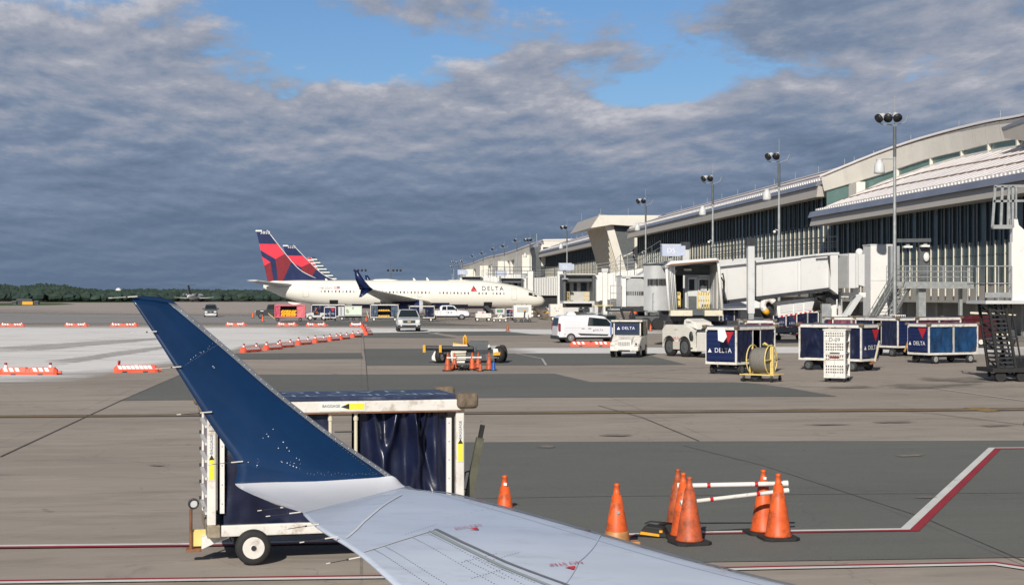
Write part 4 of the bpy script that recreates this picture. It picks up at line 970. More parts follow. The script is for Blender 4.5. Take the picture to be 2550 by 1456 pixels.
        mb = MB(); dec(mb, [(29.35, 3.88), (29.78, 4.62), (29.80, 4.08)], textr, .14, False); dec(mb, [(29.78, 4.62), (30.25, 3.88), (29.80, 4.08)], M('deep_red_mark', (.30, .01, .02), .4, var=0), .14, False)
        dec(mb, [(29.35, 3.78), (29.80, 4.0), (30.25, 3.78)], textr, .12, False); mb.build('tail_logo', A)
        o = lettering('N852DN', .46, (8.75, -1.8, 4.22), (1, 0, 0), (0, 0, 1), textg, A, sx=1.1)
        for v in o.data.vertices: v.co.y = fy(v.co.x, v.co.z, .07)
        mb = MB()
        for k in range(7): dec(mb, [(9.95, 4.05 + k * .056), (10.8, 4.05 + k * .056), (10.8, 4.05 + (k + 1) * .056), (9.95, 4.05 + (k + 1) * .056)], textr if k % 2 == 0 else textw, .02, False)
        dec(mb, [(10.42, 4.24), (10.8, 4.24), (10.8, 4.44), (10.42, 4.44)], textn, .03, False); mb.build('flag_marking', A)
        mb = MB(); mb.loft([[Vector((x, w * sin(t), 5.30 + h * cos(t))) for t in [k * pi / 5 - pi / 2 for k in range(6)]] for x, w, h in ((15.2, .1, .02), (15.8, .45, .22), (17.5, .5, .28), (18.8, .3, .15), (19.4, .1, .02))], planew)
        mb.loft([[Vector((x, w * sin(t), 5.28 + h * cos(t))) for t in [k * pi / 5 - pi / 2 for k in range(6)]] for x, w, h in ((25.7, .1, .02), (26.4, .4, .14), (28.5, .45, .16), (30.4, .1, .02))], planew); mb.build('antenna_fairing', A)
        mb = MB()
        for x, h in ((8.8, .3), (13.4, .18), (21.3, .38), (23.2, .45), (28.0, .42)): mb.prism([(x, -.02, 5.2), (x + .45, -.02, 5.2), (x + .05, -.02, 5.3 + h), (x - .12, -.02, 5.3 + h)], (0, .04, 0), planew)
        mb.build('blade_antenna', A)
        mb = MB(); mb.prism([(3.4, -.06, 2.3), (5.4, -.06, 2.05), (4.3, -.06, 1.85), (3.6, -.06, 2.1)], (0, .12, 0), planew); mb.build('tail_skid', A)
    # landing gear
    for x, ys_, r in ((16.6, (-2.9, 2.9), .56), (35.0, (0,), .36)):
        for y in ys_:
            mb = MB(); mb.cyl((x, y, r), (x, y * .95, 2.2), .12, grey, n=8)
            mb.build('landing_gear', A); mb = MB()
            for k in (-.35, .35) if r > .4 else (-.2, .2): mb.cyl((x, y + k - .15, r), (x, y + k + .15, r), r, black, n=18); mb.cyl((x, y + k - .16, r), (x, y + k + .16, r), r * .5, grey, n=12)
            mb.build('wheel', A)
    return A
c = GD(656, 219.5)
airliner('airliner', 'nearest airliner, cream white with red and navy tail, parked broadside', (c.x, c.y, 0), True)
c = GD(722, 268.0)
airliner('airliner', 'second airliner whose navy and red tail stands right behind the nearest tail', (c.x, c.y, 0), False, .925, 1.15, 'd', '3223')
c = GD(779, 352.0)
airliner('airliner', 'airliner with blue, white and red striped tail, farthest of the three tails', (c.x, c.y, 0), False, 0.925, 1.15, 'a', '')
# regional jet taxiing away, tail towards us
def regional():
    d = 800; A = thing('regional_jet', 'small T-tailed jet seen from behind on the far taxiway', 'airliner', GD(467, d), -YAW + radians(-6))
    mb = MB(); n = 16
    prof = [(0, .35, 3.0), (2, .9, 2.9), (5, 1.45, 2.75), (9, 1.6, 2.7), (24, 1.6, 2.7), (28, 1.2, 2.6), (30, .1, 2.4)]
    mb.loft([[Vector((r * sin(2 * pi * k / n), y, z - r * cos(2 * pi * k / n))) for k in range(n)] for y, r, z in prof], lgrey); mb.build('fuselage', A)
    mb = MB(); mb.prism([(-.15, 1.5, 4.2), (-.15, 6.5, 4.2), (-.15, 2.5, 8.6), (-.15, -.3, 8.8)], (.3, 0, 0), dgrey); mb.build('tail_fin', A)
    mb = MB(); mb.loft([[Vector((x, y0, z)), Vector((x, y0 + c, z)), Vector((x, y0 + c * .5, z + .22))] for x, y0, c, z in ((-4.6, -1.2, 1.2, 8.95), (0, -.3, 2.6, 8.6), (4.6, -1.2, 1.2, 8.95))], dgrey); mb.build('tailplane', A)
    for s in (-1, 1):
        mb = MB(); mb.lathe([(.45, -2.1), (.78, -1.6), (.98, 0), (1.0, 1.2), (.85, 1.7)], dgrey, 14, (s * 3.0, 4.5, 3.9), dirz=Vector((0, 1, 0))); mb.lathe([(.45, -2.0), (.75, -1.55), (.5, -1.5), (.01, -1.45)], darkin, 12, (s * 3.0, 4.45, 3.9), dirz=Vector((0, 1, 0)))
        mb.box(min(s * 1.4, s * 2.3), max(s * 1.4, s * 2.3), 3.6, 5.4, 3.8, 4.1, lgrey); mb.build('engine', A)
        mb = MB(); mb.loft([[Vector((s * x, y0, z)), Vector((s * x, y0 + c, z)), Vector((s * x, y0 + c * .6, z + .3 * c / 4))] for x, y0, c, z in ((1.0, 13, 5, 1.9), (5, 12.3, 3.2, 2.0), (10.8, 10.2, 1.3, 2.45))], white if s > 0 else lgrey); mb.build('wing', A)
        mb = MB(); mb.cyl((s * 2.2, 15, .5), (s * 2.2, 15, 2.0), .15, grey, n=6); mb.cyl((s * 2.2 - .5, 15, .5), (s * 2.2 + .5, 15, .5), .5, black, n=10); mb.build('landing_gear', A)
regional()
# ================================================================== JET BRIDGES
corr = M('corrugated_grey', (0.48, 0.49, 0.49), 0.45, 0.15, var=0.08, scale=1)
bellow = M('canopy_fabric', (0.50, 0.55, 0.57), 0.6, var=0.12, scale=1.5, dirt=((0.3, 0.3, 0.28), .3, 2))
cabin = M('cab_interior', (0.46, 0.45, 0.42), 0.6, var=0.08)
signm = M('gate_sign_face', (0.46, 0.51, 0.63), 0.35, var=0.03)
def ribs(mb, x0, x1, y, z0a, z1a, z0b, z1b, n, m, depth=.06):     # vertical corrugation on a face looking to -y
    for i in range(n):
        t0, t1 = i / n, (i + .5) / n
        def zz_(t): return z0a + (z0b - z0a) * t, z1a + (z1b - z1a) * t
        xa, xb = x0 + (x1 - x0) * t0, x0 + (x1 - x0) * t1; a, b = zz_(t0), zz_(t1)
        mb.prism([(xa, y, a[0] + .05), (xb, y, b[0] + .05), (xb, y, b[1] - .05), (xa, y, a[1] - .05)], (0, -depth, 0), m)
def railing(mb, pts, h, m, n=3, post=1.4, r=.022):
    pts = [Vector(p) for p in pts]
    for i in range(len(pts) - 1):
        a, b = pts[i], pts[i + 1]; L = (b - a).length; k = max(1, round(L / post))
        for j in range(n): o = Vector((0, 0, h * (1 - j / n))); mb.cyl(a + o, b + o, r, m, n=5, caps=False)
        for j in range(k + 1): c = a.lerp(b, j / k); mb.cyl(c, c + Vector((0, 0, h)), r, m, n=5, caps=False)
def gate_sign(parent_label, txt, loc, w, h, yaw=0.0):
    t = thing('gate_sign', parent_label, 'sign', loc, yaw, 'gate number signs'); mb = MB(); mb.box(-w / 2, w / 2, -.28, .28, 0, h, signm); mb.box(-w / 2 - .04, w / 2 + .04, -.24, .24, h, h + .05, lgrey); mb.box(w / 2, w / 2 + .3, -.25, .25, .05, h - .05, signm); mb.build('sign_box', t)
    mb = MB(); mb.cyl((0, 0, -.9), (0, 0, 0), .12, grey, n=8); mb.box(-.35, .35, -.15, .15, -1.0, -.85, grey); mb.build('post', t)
    lettering(txt, h * .62, (-.02 * w, -.28, h * .47), (1, 0, 0), (0, 0, 1), textw, t, sx=1.0, off=.02)
    return t
# ---- D5 bridge --------------------------------------------------------------
Yc = 93.0; c0 = PY(1725, HOR, Yc); D5 = thing('jet_bridge', 'D5 jet bridge with open boarding cab facing the camera and long plain tunnel', 'jet bridge', (c0.x, Yc, 0), 0, 'jet bridges')
sc = 93.8 / F_PX
def q5(px, py, dy=0.0): p = PY(px, py, Yc + dy); return (p.x - c0.x, dy, p.z)
# cab shell
x0, _, zb = q5(1676, 769); x1 = q5(1792, 769)[0]; zt_ = q5(1700, 655)[2]
mb = MB()
mb.box(x0, x1, .6, 3.8, zb - .18, zb, dgrey); mb.box(x0, x1, .6, 3.9, zt_, zt_ + .16, lgrey)
mb.box(x0 - .05, x0 + .06, .6, 3.6, zb, zt_, cabin); mb.box(x1 - .06, x1 + .05, .6, 3.6, zb, zt_, cabin); mb.build('cab_shell', D5)
mb = MB(); # inner wall with dark doorway at the left
yi = 2.3; xa = q5(1679, 0)[0] + 0; 
def ip(px, py): p = PY(px, py, Yc + yi); return (p.x - c0.x, p.z)
a = ip(1706, 708)[0]; b = ip(1768, 708)[0]; ceil_z = zt_; mb.box(a, b, yi, yi + .12, zb, ip(0, 682)[1], lgrey); mb.box(x0 + .06, x1 - .06, yi + .14, yi + .3, ip(0, 682)[1] - .02, ceil_z, dgrey); mb.box(b, x1 - .06, yi - 1.0, yi + .12, zb, zt_ - .6, lgrey); mb.build('cab_wall', D5)
mb = MB(); mb.box(x0 + .06, a, yi + .6, yi + .7, zb, ceil_z, darkin); mb.build('doorway', D5)
def plate(name, px0, py0, px1, py1, yy, m, th=.03, fr=None, parent=None):
    p, r = PY(px0, py0, Yc + yy), PY(px1, py1, Yc + yy); mb = MB(); mb.box(min(p.x, r.x) - c0.x, max(p.x, r.x) - c0.x, yy - th, yy, min(p.z, r.z), max(p.z, r.z), m)
    if fr: w = .06; X0, X1, Z0, Z1 = min(p.x, r.x) - c0.x, max(p.x, r.x) - c0.x, min(p.z, r.z), max(p.z, r.z); [mb.box(*bx, fr) for bx in ((X0 - w, X1 + w, yy - th - .01, yy - .001, Z1, Z1 + w), (X0 - w, X1 + w, yy - th - .01, yy - .001, Z0 - w, Z0), (X0 - w, X0, yy - th - .01, yy - .001, Z0, Z1), (X1, X1 + w, yy - th - .01, yy - .001, Z0, Z1))]
    return mb.build(name, parent or D5)
dr = plate('door', 1712.5, 690, 1737, 768, yi - .03, lgrey, .05, grey)
plate('door_window', 1716, 695.5, 1729, 722, yi - .085, glass); plate('door_panel', 1714, 737, 1734.5, 768, yi - .085, dgrey)
plate('cab_window', 1741, 696, 1764, 724, yi - .06, glass, .04, white); plate('ceiling_lamp', 1703, 669, 1722, 674, yi - .1, white)
mb = MB(); p, r = PY(1745, 712, Yc + yi - .2), PY(1762, 725, Yc + yi - .2)
mb.sphere((p.x - c0.x + .12, yi - .14, r.z + .18), .16, lgrey, 8, (1, .3, 1.3)); mb.box(r.x - c0.x - .26, r.x - c0.x - .04, yi - .16, yi - .12, r.z, r.z + .32, lgrey); mb.build('operator_seat', D5)
for gx0, gx1, gy0, gy1 in ((1740, 1765, 728, 768), (1683, 1693, 728, 764)):
    mb = MB(); p, r = PY(gx0, gy0, Yc + 1.0), PY(gx1, gy1, Yc + 1.0); X0, X1, Z1, Z0 = p.x - c0.x, r.x - c0.x, p.z, r.z
    for k in range(5): xx = X0 + (X1 - X0) * k / 4; mb.bar((xx, 1, Z0), (xx, 1, Z1), .05 if k % 4 else .08, .05, pyel)
    for z in (Z0 + .05, (Z0 + Z1) / 2, Z1 - .12, Z1): mb.bar((X0, 1, z), (X1, 1, z), .05, .07, pyel)
    mb.build('safety_gate', D5)
# bellows canopy : three nested accordion hoops, slightly skewed
for k in range(5):
    yy = .55 - k * .17; s = 1 + .02 * k; mb = MB(); w = .10
    outer = [q5(1684 - k * 4.2, 773, yy), q5(1677 - k * 4.4, 664 - k * .8, yy), q5(1684 - k * 3.5, 659 - k * 1.2, yy), q5(1783, 650 - k * 1.2, yy), q5(1789, 656, yy), q5(1793 + k * 1.3, 768, yy)]
    mb.tube(outer, .085 + (.015 if k == 4 else 0), bellow if k % 2 else white, 6); mb.build('canopy_bellows', D5)
mb = MB(); mb.prism([q5(1655, 661.5, -.35), q5(1670, 656, -.35), q5(1790, 645, -.35), q5(1790, 649, -.35), q5(1672, 661, -.35), q5(1657, 667, -.35)], (0, 3.8, .02), lgrey); mb.build('canopy_roof', D5)
mb = MB(); mb.prism([q5(1655.5, 663, -.37), q5(1671, 657.5, -.37), q5(1789, 647.5, -.37), q5(1789, 650.5, -.37), q5(1672, 661.5, -.37)], (0, -.03, 0), rust); mb.build('canopy_trim', D5)
# corrugated side of the cab, curved, with slit windows
mb = MB(); n = 26
xc, zc0 = q5(1650, 0)[0], 0
def side_pt(i, n=26): t = i / n; return (q5(1672 - 44 * sin(t * pi / 2) ** 1.0, 0, 0)[0], .5 + 2.9 * (1 - cos(t * pi / 2)))
rings = []
for i in range(n * 2 + 1):
    x, y = side_pt(i / 2); o = .05 if i % 2 else 0
    rings.append([Vector((x + o * .5, y + o, zb - .1)), Vector((x + o * .5, y + o, zt_ - .12))])
mb.loft(rings, corr, closed=False, caps=False, smooth=False); mb.build('rolling_curtain', D5)
mb = MB()
for i in range(3, 16): x, y = side_pt(i * 1.3 + .2); mb.box(x - .035, x + .035, y - .07, y - .01, zb + 1.45, zb + 1.85, darkin)
mb.build('window_slit', D5)
mb = MB(); mb.prism([(q5(1627, 0, 2)[0], 1.2, zt_ - .08), (q5(1658, 0, 0)[0], .3, zt_ - .08), (x1, .4, zt_ - .08), (x1, 3.9, zt_ - .08), (q5(1630, 0)[0], 3.9, zt_ - .08)], (0, 0, .10), dgrey); mb.build('cab_roof', D5)
# floor edge and carriage under the cab
mb = MB(); xa = q5(1668, 0)[0]; xb = q5(1797, 0)[0]
mb.box(xa, xa + 1.35, -.25, .3, zb - .42, zb - .08, cream); mb.box(xa + 1.36, xa + 2.1, -.2, .3, zb - .38, zb - .12, dgrey); mb.box(xa + 2.11, xb, -.25, .3, zb - .42, zb - .08, cream); mb.build('bumper', D5)
mb = MB(); mb.box(xa + .1, xb - .1, .3, 3.9, zb - .75, zb - .2, dark); mb.box(xa + .5, xb + 1.5, 1.5, 2.0, zb - 1.05, zb - .75, dark); mb.box(xa + .8, xa + 1.4, 1, 3, zb - 1.2, zb - .76, dgrey)
for k in range(7): mb.tube([(xb - .9 + .1 * k, 1 + .1 * k, zb - .7), (xb - .6 + .12 * k, 1, zb - 1.3 - .1 * (k % 3)), (xb - .2 + .1 * k, 1, zb - .8)], .035, black, 5)
mb.build('undercarriage', D5)
# service stair below cab (dark, descending to the right)
mb = MB(); s0, s1 = Vector(q5(1652, 771, 1.2)), Vector(q5(1738, 812, .6)); s1 = Vector((s1.x + 1.0, s1.y, .25))
for o in (0, .9): mb.bar(s0 + Vector((0, o, 0)), s1 + Vector((0, o, 0)), .06, .26, dark)
for k in range(11): c = s0.lerp(s1, (k + .5) / 11); mb.box(c.x - .14, c.x + .14, c.y, c.y + .9, c.z - .02, c.z + .03, dark)
railing(mb, [s0 + Vector((0, 0, .1)), s1 + Vector((0, 0, .1))], .9, dark, 2, 1.1); mb.build('service_stair', D5)
mb = MB(); railing(mb, [q5(1625, 770, 1.5), q5(1655, 771, 1.2)], 1.0, galv, 2, .5); mb.box(q5(1622, 0)[0], q5(1656, 0)[0], 1.2, 2.2, zb - .2, zb - .1, galv); mb.build('landing', D5)
# tunnel
yt = 3.2
def tp(px, py, dy=yt): p = PY(px, py, Yc + dy); return Vector((p.x - c0.x, dy, p.z))
def wallseg(nm, px0, t0, b0, px1, t1, b1, dy, m, depth=3.0, ribn=0, ribm=None):
    mb = MB(); q = [tp(px0, t0, dy), tp(px1, t1, dy), tp(px1, b1, dy), tp(px0, b0, dy)]; mb.prism(q, (0, depth, 0), m)
    if ribn: ribs(mb, q[0].x, q[1].x, dy - .001, q[3].z, q[0].z, q[2].z, q[1].z, ribn, ribm or m)
    return mb.build(nm, D5)
wallseg('tunnel', 1792, 661, 783 - 30, 2000, 636, 728.5, yt + .25, bridgew); wallseg('tunnel', 1995, 636, 729.5, 2068, 631, 719, yt + .1, bridgew, 3.3)
mb = MB()
for px0, ya_, px1, yb_, th in ((1792, 660, 2068, 630.5, .10), (1792, 753.5, 2068, 719.5, .22)):
    a, b = tp(px0, ya_, yt - .02), tp(px1, yb_, yt - .02); mb.bar(a, b, .12, th, lgrey if th < .2 else dark)
mb.build('tunnel_rail', D5)
mb = MB()
for k in (0, 4, 8): a = tp(1810 + 22 * k, 664 - 2.6 * k, yt + .2); b = tp(1810 + 22 * k, 749 - 2.6 * k, yt + .2); mb.bar(a, b, .035, .02, lgrey)
mb.build('panel_seam', D5)
mb = MB(); railing(mb, [tp(1772, 655, yt + .5), tp(1880, 642, yt + .5), tp(2085, 627, yt + .5)], 1.0, dark, 3, 1.5, .022); railing(mb, [tp(1772, 655, yt + 2.8), tp(2085, 627, yt + 2.8)], 1.0, dark, 2, 1.5, .02); mb.build('roof_railing', D5)
wallseg('end_frame', 2068, 628.5, 719, 2087, 628.5, 733, yt - .35, bridgew, 4.0)
mb = MB(); q = [tp(x, y, yt - .4) for x, y in ((2031, 632), (2090, 628), (2090, 633), (2031, 637))]; mb.prism(q, (0, .05, 0), lgrey); mb.prism([tp(2060, 637, yt - .38), tp(2066, 637, yt - .38), tp(2069, 690, yt - .38)], (0, -.02, 0), dark); mb.build('frame_trim', D5)
wallseg('rotunda_bellows', 2087.2, 633, 717, 2113.8, 634, 717, yt, corr, 3, 12, grey)
wallseg('rotunda', 2114, 630.5, 717, 2130, 631, 717, yt - .2, bridgew, 3.6); wallseg('rotunda', 2138, 632.5, 709, 2153, 632.5, 713, yt + .4, bridgew, 3.0); wallseg('rotunda', 2130.2, 630, 716, 2137.8, 630, 716, yt + .1, lgrey, 3.2)
mb = MB(); a = tp(2140, 628, yt + 1); mb.sphere((a.x, a.y, a.z), .25, white, 8); mb.build('roof_lamp', D5)
# lift columns with dark caps, cross head, and drive wheels
for px, dy, top in ((1869, 2.6, 611), (1707, 6.8, 620)):
    p = tp(px, top, dy); mb = MB(); r = .21; mb.box(p.x - r, p.x + r, dy - r, dy + r, 2.0, p.z, lgrey); mb.box(p.x - .17, p.x + .17, dy - .17, dy + .17, .8, 2.0, galv); mb.box(p.x - .30, p.x + .26, dy - .3, dy + .3, p.z, p.z + .45, dark); mb.build('lift_column', D5)
p = tp(1869, 700, 2.6); mb = MB(); mb.box(p.x - 3.2, p.x + .3, 2.5, 3.1, .6, 1.0, dark); mb.box(p.x - .4, p.x + .4, 1.9, 7.2, .55, .95, dark); mb.box(p.x - .7, p.x - .25, 2.4, 3.0, 1.0, 2.2, dark); mb.build('wheel_bogie', D5)
for dx in (-1.0, .6):
    for dy in (2.2, 6.6): mb = MB(); mb.cyl((p.x + dx, dy, .5), (p.x + dx, dy + .4, .5), .5, black, n=16); mb.cyl((p.x + dx, dy - .01, .5), (p.x + dx, dy + .41, .5), .25, grey, n=12); mb.build('wheel', D5)
mb = MB(); p = tp(2090, 800, yt + 1.2); mb.cyl((p.x - .3, yt + 1.4, 0), (p.x - .3, yt + 1.4, 3.6), .55, white, n=18); p2 = tp(2081, 740, yt + .4); mb.box(p2.x - 1.2, p2.x + .4, yt + .6, yt + 2.4, 2.7, 3.3, dark)
for k in range(6): mb.tube([(p2.x - 1 - .1 * k, yt + .4, 2.2), (p2.x - 1.3, yt + .35, 3.1), (p2.x - .7, yt + .3, 3.3 - .1 * k)], .05, black, 5)
mb.box(p2.x - .9, p2.x - .3, yt + .4, yt + .8, .9, 2.6, galv); mb.cyl((p2.x + .02, yt + .2, 2.3), (p2.x + .02, yt + .2, 2.9), .05, white, n=6)
mb.build('rotunda_column', D5)
mb = MB(); a = tp(2090, 722, yt + .5); 
mb.bar(tp(2140, 733, yt + 1), tp(2100, 795, yt + 1), .45, .35, lgrey); mb.bar(tp(2087, 733.5, yt + 1), tp(2154, 734, yt + 1), .3, .3, white); mb.bar(tp(2128, 716, yt + 1), tp(2128, 733, yt + 1), .35, .35, white); mb.build('brace', D5)
mb = MB(); mb.tube([q5(1796, 690, .6), q5(1801, 700, .6), q5(1803, 730, .6), q5(1799, 760, .6)], .05, black, 6); mb.tube([q5(1797, 683, .6), q5(1800, 680, .6), q5(1804, 700, .6), q5(1803, 750, .6)], .04, black, 6); mb.build('cable', D5)
g5 = PY(1670, 638, Yc + 1.5); gate_sign('D5 gate number sign standing on the open boarding cab', 'D5', (g5.x, Yc + 1.5, g5.z), 1.16, .68 + .02)
# air unit with striped bar hung below the tunnel + hose
U = thing('air_conditioning_unit', 'pale preconditioned air unit with red and white striped lower edge, hung under the D5 tunnel', 'air conditioning unit', (0, Yc + 4, 0))
def up(px, py, dy=0): p = PY(px, py, Yc + 4 + dy); return Vector((p.x, dy, p.z))
mb = MB(); mb.prism([up(1933, 752), up(2028, 741), up(2031, 771), up(1937, 786)], (0, 1.6, 0), white); mb.build('housing', U)
mb = MB()
for a, b in ((1943, 1974), (1977, 1999), (2003, 2024)):
    f = lambda x, y: up(x, y - (x - 1937) * .13, -.02)
    mb.prism([f(a, 757), f(b, 757), f(b, 781), f(a, 781)], (0, -.02, 0), lgrey)
mb.build('access_panel', U)
for k in range(16):
    f = lambda x, y: up(x, y - (x - 1937) * .155, -.03); x = 1938 + k * 5.9; mb = MB(); mb.prism([f(x, 787), f(x + 5.8, 787), f(x + 5.8, 790), f(x, 790)], (0, .1, 0), textr if k % 2 else textw); mb.build('warning_stripe', U)
mb = MB()
for x in (1936, 1990, 2020): mb.bar(up(x, 741, .4), up(x, 728, .4), .15, .15, lgrey)
mb.build('hanger', U)
H = thing('air_hose', 'fat white flexible air hose with yellow end looping beside the air unit', 'hose', (0, Yc + 3.4, 0))
def hp(px, py): p = PY(px, py, Yc + 3.4); return Vector((p.x, 0, p.z))
path = [hp(1927, 752), hp(1920, 744), hp(1908, 744), hp(1901, 752), hp(1899, 762), hp(1904, 772)]
pp = []
for i in range(len(path) - 1):
    for k in range(5): pp.append(path[i].lerp(path[i + 1], k / 5))
mb = MB(); mb.tube(pp + [path[-1]], [.20 + .015 * (i % 2) for i in range(len(pp) + 1)], wornw, 12); mb.build('hose', H)
mb = MB(); mb.tube([hp(1904, 771), hp(1909, 777), hp(1914, 781)], [.21, .20, .12], yellow, 10); mb.build('hose_cuff', H)
mb = MB(); mb.sphere((hp(1918, 773).x, .6, hp(1918, 773).z), .45, dark, 10, (1, .6, 1.2)); mb.build('hose_basket', H)
# ---- white shaft, deck, stair to the right of D5 ---------------------------
TW = thing('service_shaft', 'tall square white shaft between the jet bridge and the galvanised stair', 'shaft', (0, 108.0, 0))
def sp(px, py, dy=0.0): p = PY(px, py, 108.0 + dy); return Vector((p.x, dy, p.z))
mb = MB(); a, b = sp(2168, 612), sp(2224, 612); mb.prism([(a.x, 0, .02), (b.x, 0, .02), (b.x, 1.6, .02), (a.x - .02, 1.6, .02)], (0, 0, a.z), white); mb.build('wall', TW)
mb = MB(); mb.box(a.x - .04, b.x + .04, -.03, 1.7, a.z + .03, a.z + .12, lgrey); mb.build('cap', TW)
mb = MB()
for z in (1.9, 4.2): mb.box(a.x + .02, b.x - .02, -.012, -.001, z, z + .02, grey)
mb.build('panel_seam', TW)
DK = thing('access_stair', 'galvanised steel deck and stair leading down beside the white shaft', 'stair', (0, 104, 0))
def dp(px, py, dy=0.0): p = PY(px, py, 104 + dy); return Vector((p.x, dy, p.z))
zd = dp(0, 703)[2] if False else PY(2300, 703, 104).z
mb = MB(); a, b = dp(2232, 700), dp(2424, 700); mb.box(a.x, b.x, 0, 2.0, zd - .30, zd, galv); mb.box(a.x, b.x + .02, -.02, -.001, zd - .42, zd + .05, galv); mb.build('deck', DK)
mb = MB(); railing(mb, [(a.x, 0, zd), (b.x, 0, zd), (b.x, 2, zd)], 1.15, galv, 3, 1.1, .025)
for k in range(60):
    x = a.x + (b.x - a.x) * k / 60
    if (k // 10) % 2 == 0 or k > 8: mb.cyl((x, 0, zd + .08), (x, 0, zd + 1.1), .011, galv, n=4, caps=False)
railing(mb, [(a.x, 2, zd), (b.x, 2, zd)], 1.15, galv, 3, 1.4, .025); mb.build('railing', DK)
mb = MB()
c = dp(2302, 0); mb.box(c.x - .26, c.x + .26, .4, .9, 0, zd - .31, galv); mb.build('column', DK); mb = MB(); c = dp(2410, 0); mb.box(c.x - .1, c.x + .1, 1.2, 1.5, 0, zd - .31, galv); mb.build('column', DK)
mb = MB(); T0 = Vector((a.x + .05, .2, zd)); T1 = Vector((dp(2172, 780, -5.6).x, -4.4, .6)); wv = Vector((1.25, .75, 0)).normalized() * 1.75
T1 = T0 + (T1 - T0) * (T0.z / (T0.z - T1.z))
for o in (Vector(), wv): mb.bar(T0 + o, T1 + o, .08, .30, galv)
mb.build('stringer', DK)
for k in range(19):
    c = T0.lerp(T1, (k + .5) / 19); dd_ = (T1 - T0); dd_.z = 0; dd_ = dd_.normalized() * .13; mb = MB(); mb.prism([c - dd_, c + dd_, c + dd_ + wv, c - dd_ + wv], (0, 0, .035), galv if k > 12 else dgrey); mb.build('tread', DK)
mb = MB(); railing(mb, [T0 + Vector((0, 0, .1)), T1 + Vector((0, 0, .1))], 1.0, galv, 3, 1.3, .03); railing(mb, [T0 + wv + Vector((0, 0, .1)), T1 + wv + Vector((0, 0, .1))], 1.0, galv, 2, 1.3, .025)
mb.prism([T0 + Vector((0, 0, .15)), T1 + Vector((0, 0, .15)), T1 + Vector((0, 0, .85)), T0 + Vector((0, 0, .85))], (.01, .01, 0), galv); mb.build('stair_railing', DK)
mb = MB(); c = dp(2227, 0, .5); mb.box(c.x - .3, c.x + .35, .4, 1.0, 0, PY(2227, 612, 104).z, grey); mb.bar((c.x, .5, zd + 2.9), (c.x + 2.6, .5, zd + 2.95), .2, .25, dgrey); mb.build('post', DK)
for px, py in ((2261, 614), (2304, 612)): mb = MB(); c = dp(px, py, .6); mb.box(c.x - .3, c.x + .3, .5, .9, c.z - .08, c.z + .06, white); mb.box(c.x - .12, c.x + .12, .55, .75, c.z + .06, c.z + .16, grey); mb.build('lamp', DK)
mb = MB(); c = dp(2303, 640, .9); mb.box(c.x - .35, c.x + .35, 1.0, 1.3, zd, c.z + 1.0, dgrey); mb.sphere((c.x + .1, .85, c.z), .22, white, 8, (1, .6, 1.5)); mb.build('box_post', DK)
# ---- right-hand bridge (mostly out of frame) -------------------------------
Yr = 54.0; RB = thing('jet_bridge', 'jet bridge at the right edge with white panel, cage ladder and black truss stair', 'jet bridge', (0, Yr, 0), 0, 'jet bridges')
def rp(px, py, dy=0.0): p = PY(px, py, Yr + dy); return Vector((p.x, dy, p.z))
mb = MB(); q = [rp(x, y) for x, y in ((2522, 545), (2534, 545), (2537, 560), (2553, 575), (2570, 740), (2570, 748), (2519, 748), (2519, 603), (2522, 603))]; mb.prism(q, (0, .25, 0), white); mb.build('cab_side', RB)
mb = MB(); q = [rp(x, y, .3) for x, y in ((2650, 560), (2900, 545), (2900, 752), (2650, 750))]; mb.prism(q, (0, 2.8, 0), bridgew); ribs(mb, rp(2650, 0).x, rp(2790, 0).x, .29, rp(0, 748).z, rp(0, 562).z, rp(0, 748).z, rp(0, 562).z, 8, corr, .05); mb.build('tunnel', RB)
mb = MB(); a, b = rp(2449, 748), rp(2560, 748); mb.box(a.x, b.x, -.2, 1.6, b.z - .12, b.z - .001, lgrey); a2, b2 = rp(2449, 728), rp(2516, 745); mb.box(a2.x, b2.x, -.15, -.10, b2.z + .06, a2.z, galv); mb.build('platform', RB)
mb = MB(); railing(mb, [(a.x + .02, -.12, b.z), (rp(2516, 0).x, -.12, b.z)], rp(0, 658).z - b.z, galv, 2, .45, .025); railing(mb, [(a.x + .02, -.12, b.z), (a.x + .02, 1.5, b.z)], rp(0, 658).z - b.z, galv, 2, .8, .025); mb.build('railing', RB)
mb = MB(); # cage frame upper
P0 = [(2478, 464), (2540, 464)]
for x0_, x1_ in ((2478, 2471), (2496, 2492), (2512, 2510), (2522, 2522)): mb.bar(rp(x0_, 464), rp(x1_, 566), .09, .05, galv)
mb.bar(rp(2476, 464), rp(2560, 463), .05, .09, galv); mb.bar(rp(2474, 501), rp(2560, 500), .05, .08, galv); mb.bar(rp(2471, 565), rp(2518, 565), .2, .14, grey); mb.bar(rp(2512, 464), rp(2514, 545), .06, .06, galv, (0, 1, 0)); mb.bar(rp(2530, 464), rp(2530, 545), .06, .06, galv); mb.build('cage', RB)
mb = MB() # black truss stair: two side frames with treads
for y_ in (.1, 1.0):
    mb.bar(rp(2465, 757) + Vector((0, y_, 0)), rp(2492, 940) + Vector((0, y_, 0)), .09, .09, black); mb.bar(rp(2506, 757) + Vector((0, y_, 0)), rp(2536, 940) + Vector((0, y_, 0)), .09, .09, black)
    mb.bar(rp(2520, 757) + Vector((0, y_, 0)), rp(2545, 900) + Vector((0, y_, 0)), .05, .05, black)
    for k in range(4): f0, f1 = k / 4, (k + 1) / 4; mb.bar(rp(2465, 757).lerp(rp(2492, 940), f0) + Vector((0, y_, 0)), rp(2506, 757).lerp(rp(2536, 940), f1) + Vector((0, y_, 0)), .05, .05, black)
mb.build('stair_frame', RB)
